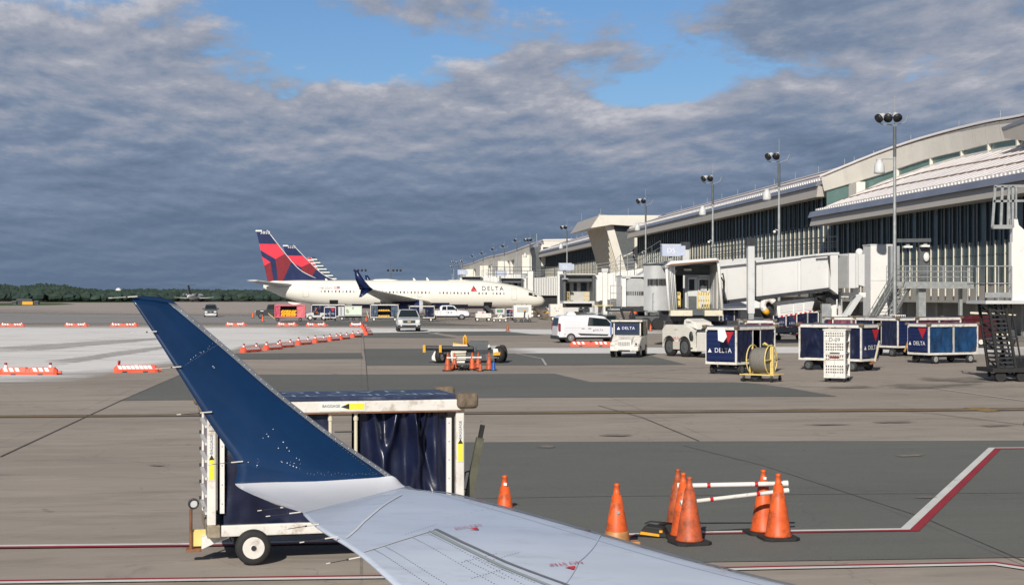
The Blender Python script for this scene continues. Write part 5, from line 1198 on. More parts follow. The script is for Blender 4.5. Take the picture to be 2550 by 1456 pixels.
for k in range(17):
    f = (k + .5) / 17; l, r = rp(2465, 757).lerp(rp(2492, 940), f), rp(2506, 757).lerp(rp(2536, 940), f); mb = MB(); mb.box(l.x, r.x, .1, 1.0, l.z - .03, l.z + .03, dark); mb.build('tread', RB)
mb = MB(); a = rp(2480, 940); mb.box(a.x - .2, a.x + 1.4, -.2, 1.3, .35, .5, black); mb.build('stair_base', RB)
for dx in (.15, .95): mb = MB(); mb.cyl((a.x + dx, -.1, .2), (a.x + dx, .1, .2), .2, black, n=12); mb.build('wheel', RB)
mb = MB(); mb.box(a.x + 1.8, a.x + 2.4, 1, 1.6, 0, rp(0, 752).z, dgrey); mb.box(a.x + 1.6, a.x + 3.2, .5, 3.5, .3, .8, dark); mb.build('lift_column', RB)
# ---- generic bridges further off -------------------------------------------
def bridge(label, pxc, Y, w, ztop, zfl, tun, slope, txt=None, sgn=None, back=False, ribbed=True):
    c = PY(pxc, HOR, Y); B = thing('jet_bridge', label, 'jet bridge', (c.x, Y, 0), 0, 'jet bridges'); h = ztop - zfl
    mb = MB(); mb.box(-w / 2, w / 2, .3, 3.2, ztop - .12, ztop, lgrey); mb.box(-w / 2, -w / 2 + .22, 0, 3.2, zfl, ztop - .12, dgrey); mb.box(w / 2 - .22, w / 2, 0, 3.2, zfl, ztop - .12, dgrey); mb.box(-w / 2, w / 2, .0, 3.2, zfl - .25, zfl, lgrey); mb.box(-w / 2 + .2, w / 2 - .2, 2.4, 2.5, zfl, ztop - .12, cabin); mb.box(-w / 2 - .1, w / 2 + .1, -.1, 3.2, ztop, ztop + .08, white); mb.build('cab', B)
    mb = MB(); mb.box(-w / 2 + .22, w / 2 - .22, .6, 2.4, ztop - .75, ztop - .13, dgrey); mb.build('cab_header', B)
    for x in (-.9, -.1, .85): mb = MB(); mb.box(x - .18 - (.15 if x > .5 else 0), x + .18 + (.15 if x > .5 else 0), 2.34, 2.39, zfl + 1.1, zfl + 2.0, glass); mb.build('door_window', B)
    for x in (-w / 2 + .5, w / 2 - .75):
        mb = MB()
        for k in range(4): mb.bar((x - .25 + .17 * k, .8, zfl), (x - .25 + .17 * k, .8, zfl + 1.0), .05, .05, pyel)
        for z in (.1, .55, 1.0): mb.bar((x - .28, .8, zfl + z), (x + .3, .8, zfl + z), .05, .06, pyel)
        mb.build('safety_gate', B)
    mb = MB(); mb.box(w / 2, w / 2 + tun, .8, 3.6, 0, 1, white) if False else mb.prism([(w / 2, .8, zfl - .1), (w / 2 + tun, .8, zfl - .1 + slope), (w / 2 + tun, .8, ztop - .1 + slope), (w / 2, .8, ztop - .1)], (0, 2.8, 0), white)
    if ribbed: ribs(mb, w / 2, w / 2 + tun, .799, zfl - .1, ztop - .1, zfl - .1 + slope, ztop - .1 + slope, int(tun / .62), white, .12)
    mb.build('tunnel', B)
    mb = MB(); x = w / 2 + tun; mb.cyl((x, 2.2, 0), (x, 2.2, ztop + slope), 1.75, lgrey, n=18); mb.build('rotunda', B)
    mb = MB(); railing(mb, [(w / 2, .9, ztop), (w / 2 + tun, .9, ztop + slope)], 1.1, galv, 3, 1.8, .03); mb.build('roof_railing', B)
    mb = MB(); mb.box(-w / 2 + .3, w / 2 - .2, .6, 3.0, zfl - .7, zfl - .26, dark); mb.box(w * .5 + 1.0, w * .5 + 1.5, .6, 1.0, .5, ztop + .3, white); mb.box(w * .5 + 1.0, w * .5 + 1.5, 3.7, 4.1, .5, ztop + .3, white); mb.box(w * .5 + .6, w * .5 + 1.9, .4, 4.3, .45, 1.0, dark)
    mb.box(w * .5 + .9, w * .5 + 1.6, .55, 1.05, ztop + .3, ztop + .7, lgrey); mb.build('drive_column', B)
    for y in (.5, 3.9): mb = MB(); mb.cyl((w * .5 + 1.25, y - .2, .5), (w * .5 + 1.25, y + .2, .5), .5, black, n=12); mb.build('wheel', B)
    if txt: p = PY(sgn[0], sgn[1], Y - .2); gate_sign(sgn[3], txt, (p.x, Y - .2, p.z), sgn[2], sgn[2] * .55)
    return B
bridge('D1 jet bridge with open dark-framed cab and ribbed white tunnel rising right', 1442, 168, 3.45, 5.45, 2.55, 9.5, 1.4, 'D1', (1407, 673, 1.35, 'D1 gate number sign above the dark-framed boarding cab'))
bridge('jet bridge of sign C1, its cab just above the airliner nose', 1274, 250, 3.6, 6.0, 3.3, 8, .6, 'C1', (1245, 688, 1.6, 'C1 gate number sign above the airliner nose'))
bridge('jet bridge of sign C3, its cab roof showing over the airliner fuselage', 1173, 275, 3.8, 6.55, 3.9, 7, .6, 'C3', (1150, 684, 1.5, 'small C3 gate number sign, farthest left of the gate signs'))
# corrugated walkway left of the D1 cab
W1 = thing('walkway', 'vertically ribbed raised walkway between the C1 and D1 signs', 'walkway', (0, 232, 0))
def w1(px, py, dy=0): p = PY(px, py, 232 + dy); return Vector((p.x, dy, p.z))
mb = MB(); a, b = w1(1316, 736), w1(1388, 691); mb.box(a.x, b.x, 0, 3, a.z, b.z, grey); ribs(mb, a.x, b.x, -.001, a.z, b.z, a.z, b.z, 17, white, .12); mb.build('wall', W1)
mb = MB(); railing(mb, [(a.x - 6, 1, b.z), (b.x + 1, 1, b.z)], 1.6, dgrey, 3, 1.2, .04); mb.build('railing', W1)
mb = MB()
for px in (1394, 1320): c = w1(px, 680); mb.box(c.x - .4, c.x + .4, -.6, .2, 0, c.z + .3, white)
mb.build('post', W1)
mb = MB(); mb.box(a.x, b.x, .5, 2.5, 1.0, a.z - .01, darkin); mb.build('underside', W1)
# ---- D3 bridge: seen from its rounded corrugated back ----------------------
Y3 = 140.0; D3 = thing('jet_bridge', 'jet bridge with rounded corrugated cab back and slit windows, behind the D5 cab', 'jet bridge', (0, Y3, 0), 0, 'jet bridges')
def p3(px, py, dy=0.0): p = PY(px, py, Y3 + dy); return Vector((p.x, dy, p.z))
a, b = p3(1556, 762), p3(1612, 693); mb = MB(); rr = []; n = 60
for i in range(n + 1):
    t = i / n; ang = radians(200 + 140 * t); x = (a.x + b.x) / 2 + (b.x - a.x) / 2 * cos(ang) / .94; y = 1.2 + 1.2 * sin(ang); o = .04 if i % 2 else 0
    rr.append([Vector((x, y - o, a.z)), Vector((x, y - o, b.z))])
mb.loft(rr, corr, closed=False, caps=False, smooth=False); mb.build('rolling_curtain', D3)
mb = MB()
for i in range(14): t = (i + .5) / 14; ang = radians(200 + 140 * t); x = (a.x + b.x) / 2 + (b.x - a.x) / 2 * cos(ang) / .94; y = 1.2 + 1.2 * sin(ang); mb.box(x - .04, x + .04, y - .08, y - .02, a.z + 1.0, a.z + 1.35, darkin)
mb.build('window_slit', D3)
mb = MB(); c = p3(1548, 0); mb.box(c.x, a.x + .12, .1, 3, a.z - .05, b.z + .12, white); e = p3(1622, 0); mb.box(b.x - .1, e.x, .1, 3, a.z - .05, b.z + .12, white); mb.box(c.x, p3(1638, 0).x, -.1, 3.2, b.z + .12, b.z + .3, lgrey); mb.box(e.x, p3(1640, 0).x, .4, 3.2, a.z, b.z, white); mb.build('cab_shell', D3)
mb = MB(); a2, b2 = p3(1625, 732), p3(1637, 716); mb.box(a2.x, b2.x, .36, .39, a2.z, b2.z, glass); mb.build('cab_window', D3)
mb = MB(); mb.box(c.x - 1, p3(1660, 0).x, .1, 3.2, a.z - .5, a.z - .06, dark); mb.build('undercarriage', D3)
mb = MB(); railing(mb, [p3(1520, 768), p3(1548, 768)], 2.1, galv, 3, .7, .03); l = p3(1520, 768); mb.box(l.x, c.x, 0, 1.5, l.z - .15, l.z, galv); mb.build('landing', D3)
mb = MB(); railing(mb, [p3(1533, 700), p3(1545, 686), p3(1580, 686)], 1.9, galv, 3, .6, .03); railing(mb, [p3(1580, 688), p3(1645, 648)], 1.8, dgrey, 3, .9, .03); mb.build('roof_railing', D3)
mb = MB(); mb.prism([p3(1580, 692, 1), p3(1640, 657, 1), p3(1900, 640, 1), p3(1900, 690, 1), p3(1640, 700, 1)], (0, 2.6, 0), lgrey); mb.build('tunnel', D3)
mb = MB(); s0, s1 = p3(1545, 768), p3(1560, 802); s1.z = 0.05
for o in (0, 1.0): mb.bar(s0 + Vector((o, 0, 0)), s1 + Vector((o, -.5, 0)), .08, .2, black)
for k in range(11): q = s0.lerp(s1, (k + .5) / 11); mb.box(q.x, q.x + 1, q.y - .25 * (k / 11), q.y + .25, q.z, q.z + .05, dark)
mb.build('service_stair', D3)
mb = MB()
for px in (1596, 1668): c = p3(px, 0, 2); mb.box(c.x - .3, c.x + .3, 1.8, 2.4, .5, a.z - .5, dark)
c = p3(1640, 0, 1); mb.box(c.x - 2.5, c.x + 2.5, .8, 2.6, .5, 1.3, dgrey); mb.build('drive_column', D3)
for px in (1608, 1638, 1672): c = p3(px, 0, .6); mb = MB(); mb.cyl((c.x, .4, .55), (c.x, .9, .55), .55, black, n=14); mb.build('wheel', D3)
gs = PY(1652, 684, Y3 - 2); gate_sign('D3 gate number sign half hidden behind the D5 cab', 'D3', (PY(1634, 681, Y3 - 1).x, Y3 - 1, PY(1634, 681, Y3 - 1).z), 1.5, .9)
# ================================================================== BAGGAGE CARTS
from mathutils import noise as NZ
def wheel(parent, c, r, w, rim=wornw, axis=Vector((0, 1, 0)), face=-1, n=22, holes=False):
    mb = MB(); a = Vector(axis).normalized(); c = Vector(c); h = w / 2
    mb.lathe([(r * .60, -h * .9), (r * .82, -h), (r * .96, -h * .75), (r, -h * .3), (r, h * .3), (r * .96, h * .75), (r * .82, h), (r * .60, h * .9)], black, n, c, dirz=a); t = mb.build('wheel', parent)
    mb = MB(); mb.lathe([(r * .61, -h * .93), (r * .58, -h * .80), (r * .46, -h * .62), (r * .40, -h * .72), (r * .20, -h * .78), (r * .17, -h * 1.02), (.001, -h * 1.03)], rim, n, c, dirz=a)
    mb.lathe([(r * .61, h * .93), (r * .58, h * .80), (r * .46, h * .62), (r * .40, h * .72), (r * .20, h * .78), (r * .17, h * 1.02), (.001, h * 1.03)], rim, n, c, dirz=a)
    if holes:
        u = a.cross(Vector((0, 0, 1))).normalized(); v = Vector((0, 0, 1))
        for s in (-1, 1):
            for k in range(5):
                q = c + a * (s * h * .775) + (u * cos(k * 2 * pi / 5) + v * sin(k * 2 * pi / 5)) * r * .34; mb.cyl(q, q + a * s * .006, r * .065, darkin, n=8)
            q = c + a * (s * h * 1.035); mb.cyl(q, q + a * s * .006, r * .145, dark, n=12)
    mb.build('rim', t, ) ; return t
def curtain(parent, x0, x1, y, z0, z1, m, seed=0, amp=.065, bunch=0.0, n=44, nz=14, name='curtain', gather=None):
    r = random.Random(seed); mb = MB(); rows = []
    ph = [r.uniform(0, 6.28) for _ in range(6)]; fr = [r.uniform(5, 9), r.uniform(11, 16), r.uniform(20, 28)]
    for j in range(nz + 1):
        v = j / nz; row = []
        for i in range(n + 1):
            u = i / n; x = x0 + (x1 - x0) * u
            if gather is not None: x = gather + (x - gather) * (1 - .25 * sin(pi * v) * 0 + 0) ; 
            a = amp * (.35 + .65 * v)
            dy = a * (sin(fr[0] * u * (1 + bunch) + ph[0] + 1.8 * v) * .55 + sin(fr[1] * u * (1 + bunch) + ph[1] - 2.4 * v + 1.2 * sin(3 * v)) * .38 + sin(fr[2] * u + ph[2] + 3 * v) * .16 + .35 * sin(5 * u + 7 * v + ph[3]) * v)
            nv = Vector((x * 2.2 + seed, z1 * 0 + v * 2.6, seed * 1.7)); dy += amp * 1.1 * (abs(NZ.noise(nv)) + .5 * abs(NZ.noise(nv * 2.3)) - .35)
            row.append(Vector((x, y + dy, z1 - (z1 - z0) * v - .012 * (1 + sin(fr[1] * u)) * (v == 1))))
        rows.append(row)
    mb.loft(rows, m, closed=False, caps=False); return mb.build(name, parent)
def end_panel(parent, xs, W, z0, z1, face, lettered=True, wid=True, col=None):
    """navy panel closing the short end; face = -1 or +1 (local x direction it looks)"""
    mb = MB(); col = col or navy; mb.box(min(xs, xs + face * .03), max(xs, xs + face * .03), -W / 2 + .07, W / 2 - .07, z0 + .05, z1 - .05, col); p = mb.build('end_panel', parent)
    mb = MB(); x = xs + face * .034
    for k in range(1, 7): z = z0 + (z1 - z0) * k / 7; mb.box(min(x, x + face * .006), max(x, x + face * .006), -W / 2 + .08, W / 2 - .08, z, z + .008, M('navy_seam', (.05, .07, .16), .5, var=0))
    mb.build('panel_seam', p)
    r = Vector((0, -face * -1 * -1, 0)) if False else Vector((0, face, 0))   # reading direction seen from outside
    if wid:
        mb = MB(); h = z1 - z0; q = [(.02, .93), (.86, .93), (.46, .55)]; o = Vector((xs + face * .045, 0, 0))
        pts = [o + r * ((a - .5) * (W - .2) + (W * .02)) + Vector((0, 0, z0 + h * b)) for a, b in [(.52, .95), (.97, .95), (.75, .55)]]
        mb.poly(pts, M('widget_red', (.42, .02, .03), .4, var=.1)); mb.build('panel_marking', p)
    if lettered:
        lettering('DELTA', W * .175, Vector((xs + face * .038, 0, z0 + (z1 - z0) * .36)) + r * (W * .09), r, (0, 0, 1), textw, p, spacing=1.05, off=.008)
        mb = MB(); o = Vector((xs + face * .046, 0, z0 + (z1 - z0) * .36)) - r * (W * .335); s = W * .062
        mb.poly([o - r * s - Vector((0, 0, s * .85)), o + r * s - Vector((0, 0, s * .85)), o + Vector((0, 0, s * .9))], textw); mb.build('panel_logo', p)
def cart(label, loc, rz, L=3.0, W=1.5, H=1.95, zf=.52, post=wornw, roof=None, ends='both', curt='closed', cm=None, group='baggage carts', name='baggage_cart', seed=1, wr_=.21, bags=None, shelves=False, drawbar=-1, logo=True, rim=wornw, side2=True, n=44):
    c = thing(name, label, 'baggage cart', loc, rz, group); cm = cm or navyc; roof = roof or M('cart_roof', (.10, .115, .15), .5, var=.25, scale=1.5)
    mb = MB(); x0, x1, y0, y1 = -L / 2, L / 2, -W / 2, W / 2; p = .07; zt_ = H - .16
    for y in (y0, y1 - .09):
        mb.box(x0, x1, y, y + .09, zf - .10, zf, post); mb.box(x0, x1, y - .01, y + .08, zt_, zt_ + .12, post)
    for x in (x0, x1 - .09): mb.box(x, x + .09, y0 + .09, y1 - .09, zf - .10, zf, post); mb.box(x, x + .09, y0 + .08, y1 - .08, zt_, zt_ + .12, post)
    for x in (x0, x1 - p):
        for y in (y0 + .005, y1 - p - .005): mb.box(x + .002, x + p - .002, y, y + p, zf, zt_, post)
    mb.build('frame', c, bevel=.008)
    mb = MB(); mb.box(x0 + .09, x1 - .09, y0 + .09, y1 - .09, zf - .07, zf - .02, dgrey); mb.build('floor', c)
    mb = MB(); mb.box(x0 + .06, x1 - .06, y0 + .06, y1 - .06, H - .04, H, roof); mb.build('roof', c, bevel=.01)
    mb = MB()
    for x in (x0, x1):
        for y in (y0, y1): mb.box(x - .10, x + .10, y - .08, y + .08, H - .10, H + .035, brown)
    mb.build('corner_bumper', c, bevel=.03)
    if ends in ('both', 'left'): end_panel(c, x0, W, zf, zt_, -1, logo, logo)
    if ends in ('both', 'right'): end_panel(c, x1, W, zf, zt_, 1, logo, logo)
    if curt == 'closed':
        for y in ((y0 + .05, y1 - .05) if side2 else (y0 + .05,)):
            curtain(c, x0 + .08, -.06, y, zf + .02, zt_ - .01, cm, seed, n=n); curtain(c, .06, x1 - .08, y, zf + .02, zt_ - .01, cm, seed + 5, n=n)
    elif curt == 'gap':
        curtain(c, x0 + .08, -.25, y0 + .05, zf + .02, zt_ - .01, cm, seed, .07, .5, n=n); curtain(c, .35, x1 - .08, y0 + .05, zf + .02, zt_ - .01, cm, seed + 5, n=n); curtain(c, x0 + .08, x1 - .08, y1 - .05, zf + .02, zt_ - .01, cm, seed + 9, n=n)
    elif curt == 'open':
        w = L * .24
        curtain(c, x0 + .08, x0 + .08 + w, y0 + .05, zf + .02, zt_ - .01, cm, seed, .07, .8, n=n); curtain(c, x1 - .08 - w, x1 - .08, y0 + .05, zf + .02, zt_ - .01, cm, seed + 5, .07, .8, n=n); curtain(c, x0 + .08, x1 - .08, y1 - .05, zf + .02, zt_ - .01, cm, seed + 9, n=n)
    elif curt == 'half':
        curtain(c, x0 + .08, x0 + L * .3, y0 + .05, zf + .02, zt_ - .01, cm, seed, .07, .8, n=n); curtain(c, x1 - .08 - L * .35, x1 - .08, y0 + .05, zf + .02, zt_ - .01, cm, seed + 3, n=n)
    mb = MB(); 
    if curt in ('closed', 'gap'):
        for x in ((-.03, .03) if curt == 'closed' else (-.24, .34)): mb.box(x - .015, x + .015, y0 + .01, y0 + .04, zf, zt_, M('curtain_pole', (.5, .5, .48), .5, var=.1))
        mb.build('curtain_pole', c)
    if shelves: mb = MB(); mb.box(x0 + .1, x1 - .1, y0 + .12, y1 - .1, (zf + zt_) / 2 - .02, (zf + zt_) / 2 + .02, grey); mb.build('shelf', c)
    mb = MB()
    mb.box(x0 + .2, x1 - .2, -.25, -.15, zf - .22, zf - .10, dark); mb.box(x0 + .2, x1 - .2, .15, .25, zf - .22, zf - .10, dark)
    ax = [x0 + .45, x1 - .45]
    for x in ax: mb.box(x - .12, x + .12, y0 + .15, y1 - .15, wr_ - .03, wr_ + .06, dark); mb.box(x - .09, x + .09, -.3, .3, wr_ + .06, zf - .1, dark)
    mb.build('chassis', c)
    for x in ax:
        for y in (y0 + .10, y1 - .10): wheel(c, (x, y, wr_), wr_, .15, rim=rim, n=18)
    if drawbar:
        mb = MB(); s = drawbar; xe = x0 if s < 0 else x1
        mb.bar((xe, 0, zf - .2), (xe + s * .22, 0, zf - .12), .12, .1, rust); a = Vector((xe + s * .18, 0, zf - .2)); b = Vector((xe + s * .42, .0, zf + .75)); mb.bar(a, b, .07, .05, cream if curt != 'x' else dark, (0, 1, 0)); mb.build('drawbar', c)
    return c
def bag_pile(label, parent_loc, rz, x0, x1, y0, y1, z0, z1, n, m, seed, grp, nm='mail_bag', dm=.17):
    """individual sacks stacked in a heap"""
    r = random.Random(seed); out = []
    cols = max(1, int((x1 - x0) / (dm * 1.7))); rows_ = max(1, int((z1 - z0) / (dm * 1.25)))
    k = 0; R3 = Matrix.Rotation(rz, 3, 'Z')
    for j in range(rows_):
        for i in range(cols):
            if k >= n: break
            k += 1; lx = x0 + (i + .5 + .3 * (j % 2)) * (x1 - x0) / (cols + .3) + r.uniform(-.03, .03); ly = y0 + .12 + .10 * j / rows_ + r.uniform(0, .08); lz = z0 + dm * .62 + j * dm * 1.15
            p = Vector(parent_loc) + R3 @ Vector((lx, ly, lz)); mb = MB(); T = Matrix.Rotation(r.uniform(-.5, .5), 4, 'Y')
            mb.T = T; mb.sphere((0, 0, 0), dm, m, 6, (1.1 + r.random() * .3, .9, .62 + r.random() * .12)); mb.T = None
            o = mb.build(nm); o.location = p; o.rotation_euler = (0, 0, rz); tag(o, label, 'bag', grp); out.append(o)
    return out
A_ = -YAW
# ---- cart A : DELTA end panel toward us, curtains to the right -------------
rz = A_ + radians(50); cA = GD(1834, 60.6); cart('navy baggage cart with an open gap in its curtains, right behind the yellow cable reel', base_at(cA, rz, (-1.5, -.72)), rz, 3.0, 1.45, 1.92, .50, curt='gap', seed=3, drawbar=0, rim=dgrey)
rz2 = A_ + radians(50); pl = base_at(cA, rz, (-1.5, -.72))
mb = MB(); 
t = thing('paper_tag', 'torn white paper tag hanging on the end panel of the cart behind the cable reel', 'tag', GD(1798, 60.2) + Vector((0, 0, 1.62)), A_ + radians(-40)); mb.prism([(-.2, 0, .2), (.1, 0, .25), (.22, 0, -.1), (.05, 0, -.32), (-.18, 0, -.25)], (0, .012, 0), textw); mb.build('tag', t)
# ---- cart B : to the left behind the perforated locker ----------------------
rz = A_ - radians(43); cB = GD(2145, 63.2); cart('navy baggage cart standing behind the white perforated locker trolley', base_at(cB, rz, (1.5, -.72)), rz, 3.0, 1.45, 1.95, .52, curt='closed', seed=8, drawbar=1, rim=dgrey)
# ---- cart C : blue tarpaulin sides ------------------------------------------
rz = A_ + radians(27); cC = GD(2313, 70.6); cart('baggage cart with bright blue wrinkled tarpaulin sides at the right', base_at(cC, rz, (-1.5, -.72)), rz, 3.0, 1.45, 1.85, .50, curt='closed', cm=bluec, seed=12, drawbar=0, rim=grey)
# ---- carts behind -------------------------------------------------------------
rz = A_ - radians(57); cD = GD(2236, 79); cart('navy baggage cart with half-drawn purple curtains, just left of the blue tarpaulin cart', base_at(cD, rz, (1.5, -.72)), rz, 3.0, 1.45, 2.0, .55, curt='gap', seed=21, drawbar=0, logo=False, rim=dgrey)
mb = MB(); mb.bar((0, 0, .3), (.35, -.15, 1.35), .08, .05, M('wood_tan', (.40, .22, .07), .7, var=.2), (0, 1, 0)); o = mb.build('drawbar'); o.location = GD(2252, 78.0); tag(o, 'tan upright drawbar leaning between the purple-curtain cart and its neighbour', 'drawbar')
rz = A_ + radians(27); cE = GD(2284, 79.5); cart('navy baggage cart mostly hidden behind the bright blue tarpaulin cart', base_at(cE, rz, (-1.5, -.72)), rz, 3.0, 1.45, 2.02, .55, curt='closed', cm=M('maroon_curtain', (.10, .02, .04), .5, var=.3), seed=31)
rz = A_ + radians(10); cart('baggage cart glimpsed above the perforated locker, first of the far pair', GD(2110, 93) , rz, 2.4, 1.3, 1.85, .5, curt='closed', cm=M('red_navy_cloth', (.14, .03, .06), .5, var=.5, scale=1.2), seed=32, drawbar=0)
cart('baggage cart glimpsed behind the locker trolley, second of the far pair', GD(2170, 98), rz, 2.4, 1.3, 1.85, .5, curt='closed', cm=M('red_navy_cloth', (.14, .03, .06)), seed=33, drawbar=0)
rz = A_ + radians(4); cart('baggage cart whose white top rail shows above the cart with the paper tag', GD(1884, 74), rz, 1.45, 1.4, 1.98, .5, curt='closed', cm=M('red_navy_cloth', (.14, .03, .06)), seed=34, drawbar=0)
rz = A_ + radians(14)
for i, (px, d_, lb, w) in enumerate(((1945, 128, 'navy cart in the far row below the striped air unit, left one', 2.0), (1972, 126, 'navy cart in the far row below the striped air unit, middle one', 1.7), (2002, 122, 'navy cart in the far row below the striped air unit, right one', 1.9), (1822, 150, 'navy cart in the shade of the white tent', 2.4))):
    cart(lb, GD(px, d_), rz, w, 1.4, 1.95, .5, curt='closed', seed=40 + i, drawbar=0, group='baggage carts', n=20)
# ---- NEAR cart, behind the winglet -------------------------------------------
rz = A_ + radians(14); Ln, Wn, Hn, zf = 3.02, 1.36, 1.90, .46; nc0 = GD(516, 17.75); loc = base_at(nc0, rz, (-Ln / 2, -Wn / 2))
N_ = thing('baggage_cart', 'large worn baggage cart with white frame and navy curtains, behind the winglet', 'baggage cart', loc, rz, 'baggage carts')
x0, x1, y0, y1 = -Ln / 2, Ln / 2, -Wn / 2, Wn / 2
mb = MB(); mb.box(x0 + .16, x1, y0, y0 + .07, zf - .13, zf, wornw); mb.box(x0 + .16, x1, y1 - .07, y1, zf - .13, zf, wornw); mb.box(x0, x0 + .15, y0 - .01, y1 + .01, zf - .14, zf + .005, M('grimy_steel', (.25, .21, .15), .7, var=.5, scale=8)); mb.build('floor_rail', N_, bevel=.012)
mb = MB(); mb.box(x0 + .1, x1, y0 - .03, y0 + .05, Hn - .16, Hn - .03, wornw); mb.box(x0 + .1, x1, y1 - .05, y1 + .03, Hn - .16, Hn - .03, wornw); mb.box(x0, x0 + .09, y0 + .05, y1 - .05, Hn - .15, Hn - .035, wornw); mb.box(x1 - .09, x1, y0 + .051, y1 - .051, Hn - .15, Hn - .035, wornw); mb.build('top_rail', N_, bevel=.012)
mb = MB(); mb.box(x0 + .1, x1, y0 - .031, y0 - .02, Hn - .175, Hn - .161, rust); mb.build('rust_edge', N_)
for x, y in ((x0 + .0, y0 - .0), (x0, y1 - .10), (x1 - .10, y0 - .0), (x1 - .10, y1 - .10)): mb = MB(); mb.box(x, x + .10, y, y + .10, zf + .006, Hn - .161, wornw); mb.build('post', N_, bevel=.012)
mb = MB(); mb.box(x0 + .145, x0 + .195, y0 + .012, y0 + .05, zf + .14, Hn - .25, white); mb.box(x1 - .215, x1 - .155, y0 + .012, y0 + .05, zf + .02, Hn - .25, white)
for z in [zf + .25 + .22 * k for k in range(6)]:
    for x in (x0 + .17, x1 - .185): mb.cyl((x, y0 + .008, z), (x, y0 + .013, z), .008, grey, n=6)
mb.build('curtain_batten', N_)
mb = MB(); mb.box(x0 + .03, x1 - .03, y0 + .03, y1 - .03, Hn - .03, Hn + .01, M('blue_roof_sheet', (.020, .030, .075), .4, var=.4, scale=2.5, dirt=((.16, .17, .22), .4, 2.5))); roof_o = mb.build('roof', N_, bevel=.02)
rl = M('roof_lettering', (.30, .38, .50), .5, var=.2)
lettering('SERVING THE', .40, (.25, y0 + .42, Hn + .01), (-1, 0, 0), (0, -1, 0), rl, roof_o, off=.004, sx=.95); lettering('NATION', .40, (.0, y0 + .98, Hn + .01), (-1, 0, 0), (0, -1, 0), rl, roof_o, off=.004, spacing=1.5, sx=.95)
for x, y in ((x1, y0), (x1, y1), (x0, y1), (x0, y0)):
    mb = MB(); mb.box(x - .10, x + .16 if x > 0 else x + .10, y - .09, y + .09, Hn - .14, Hn + .05, brown); mb.build('corner_bumper', N_, bevel=.05, seg=3)
# stickers
yst = M('yellow_sticker', (.78, .72, .05), .5, var=.05); bst = M('white_sticker', (.72, .72, .68), .5, var=.03)
def sticker(x0_, x1_, z0_, z1_, y, vertical=False, xs=None):
    mb = MB(); mb.box(x0_, x1_, y - .004, y, z0_, z1_, bst); s = mb.build('sticker', N_)
    mb = MB()
    if vertical:
        zm = z0_ + (z1_ - z0_) * .52; mb.box(x0_ + .006, x1_ - .006, y - .007, y - .0045, z0_ + .01, zm, yst); mb.poly([(x0_ + .004, y - .0075, zm - .03), (x1_ - .004, y - .0075, zm - .03), ((x0_ + x1_) / 2, y - .0075, zm + .03)], darkin); mb.build('sticker_arrow', s)
        lettering('BAGGAGE', .048, ((x0_ + x1_) / 2, y - .0045, zm + (z1_ - zm) * .58), (0, 0, 1), (-1, 0, 0), textn, s, off=.002)
    else:
        mb.box(x0_ + (x1_ - x0_) * .58, x1_ - .01, y - .007, y - .0045, z0_ + .018, z1_ - .012, yst); xm = x0_ + (x1_ - x0_) * .58
        mb.poly([(xm - .06, y - .0075, (z0_ + z1_) / 2), (xm + .04, y - .0075, z1_ - .012), (xm + .04, y - .0075, z0_ + .02)], darkin); mb.build('sticker_arrow', s)
        lettering('BAGGAGE', .045, (x0_ + (x1_ - x0_) * .26, y - .0045, (z0_ + z1_) / 2 + .01), (1, 0, 0), (0, 0, 1), textn, s, off=.002)
sticker(x0 + 1.28, x0 + 1.82, Hn - .145, Hn - .045, y0 - .031)
sticker(x0 + .015, x0 + .085, .98, 1.50, y0 - .001, True); sticker(x1 - .085, x1 - .015, 1.12, 1.60, y0 - .001, True)
lettering('IN 1', .10, (x0 + .05, y0 - .001, 1.62), (0, 0, -1), (1, 0, 0), textg, N_, off=.004)
# curtains: left one deep folds mostly behind the winglet, right one with drapes
curtain(N_, x0 + .19, x0 + 1.40, y0 + .08, zf - .02, Hn - .18, navyc, 51, .045, 0, 60, 20)
def drape():
    mb = MB(); rows = []; nx, nz = 150, 36; xa, xb = x0 + 1.78, x1 - .20; r = random.Random(9)
    for j in range(nz + 1):
        v = j / nz; row = []
        for i in range(nx + 1):
            u = i / nx; x = xa + (xb - xa) * u; dy = 0
            for c, k, w, ph in ((.56, .85, .030, 0), (.62, -.15, .035, 1), (.60, .32, .022, 2), (.15, .5, .05, .5), (.42, -.9, .045, 2.2), (.86, .1, .05, 1.1), (.74, -.5, .03, 3)):
                cx = c + k * v * .38; g = math.exp(-((u - cx) / (w * (1 + 1.2 * v))) ** 2); dy -= .10 * g * (1 - .35 * v) * (1 if ph < 3 else .6)
            dy += .02 * sin(9 * u + 3 * v) + .012 * sin(31 * u - 5 * v) + .012 * sin(14 * v + 6 * u)
            dy -= .05 * abs(sin(pi * u * 7)) * (1 - v) ** 6 * .5
            row.append(Vector((x, y0 + .12 + dy, Hn - .18 - (Hn - .18 - zf + .02) * v)))
        rows.append(row)
    mb.loft(rows, navyc, closed=False, caps=False); return mb.build('curtain', N_)
drape()
curtain(N_, x0 + .19, x0 + 1.25, y1 - .07, zf, Hn - .18, navyc, 61, .04, 0, 40, 10); curtain(N_, x0 + 1.85, x1 - .19, y1 - .07, zf, Hn - .18, navyc, 62, .04, 0, 40, 10)
mb = MB()
for x in (x0 + 1.42, x0 + 1.72): mb.cyl((x, y0 + .03, zf), (x, y0 + .03, Hn - .17), .022, cream, n=10); mb.cyl((x, y0 + .03, Hn - .26), (x, y0 + .03, Hn - .22), .03, cream, n=10)
mb.build('curtain_pole', N_)
mb = MB(); mb.box(x0 + 1.47, x0 + 1.68, y0 + .02, y0 + .035, Hn - .40, Hn - .385, dark); mb.build('latch_bar', N_)
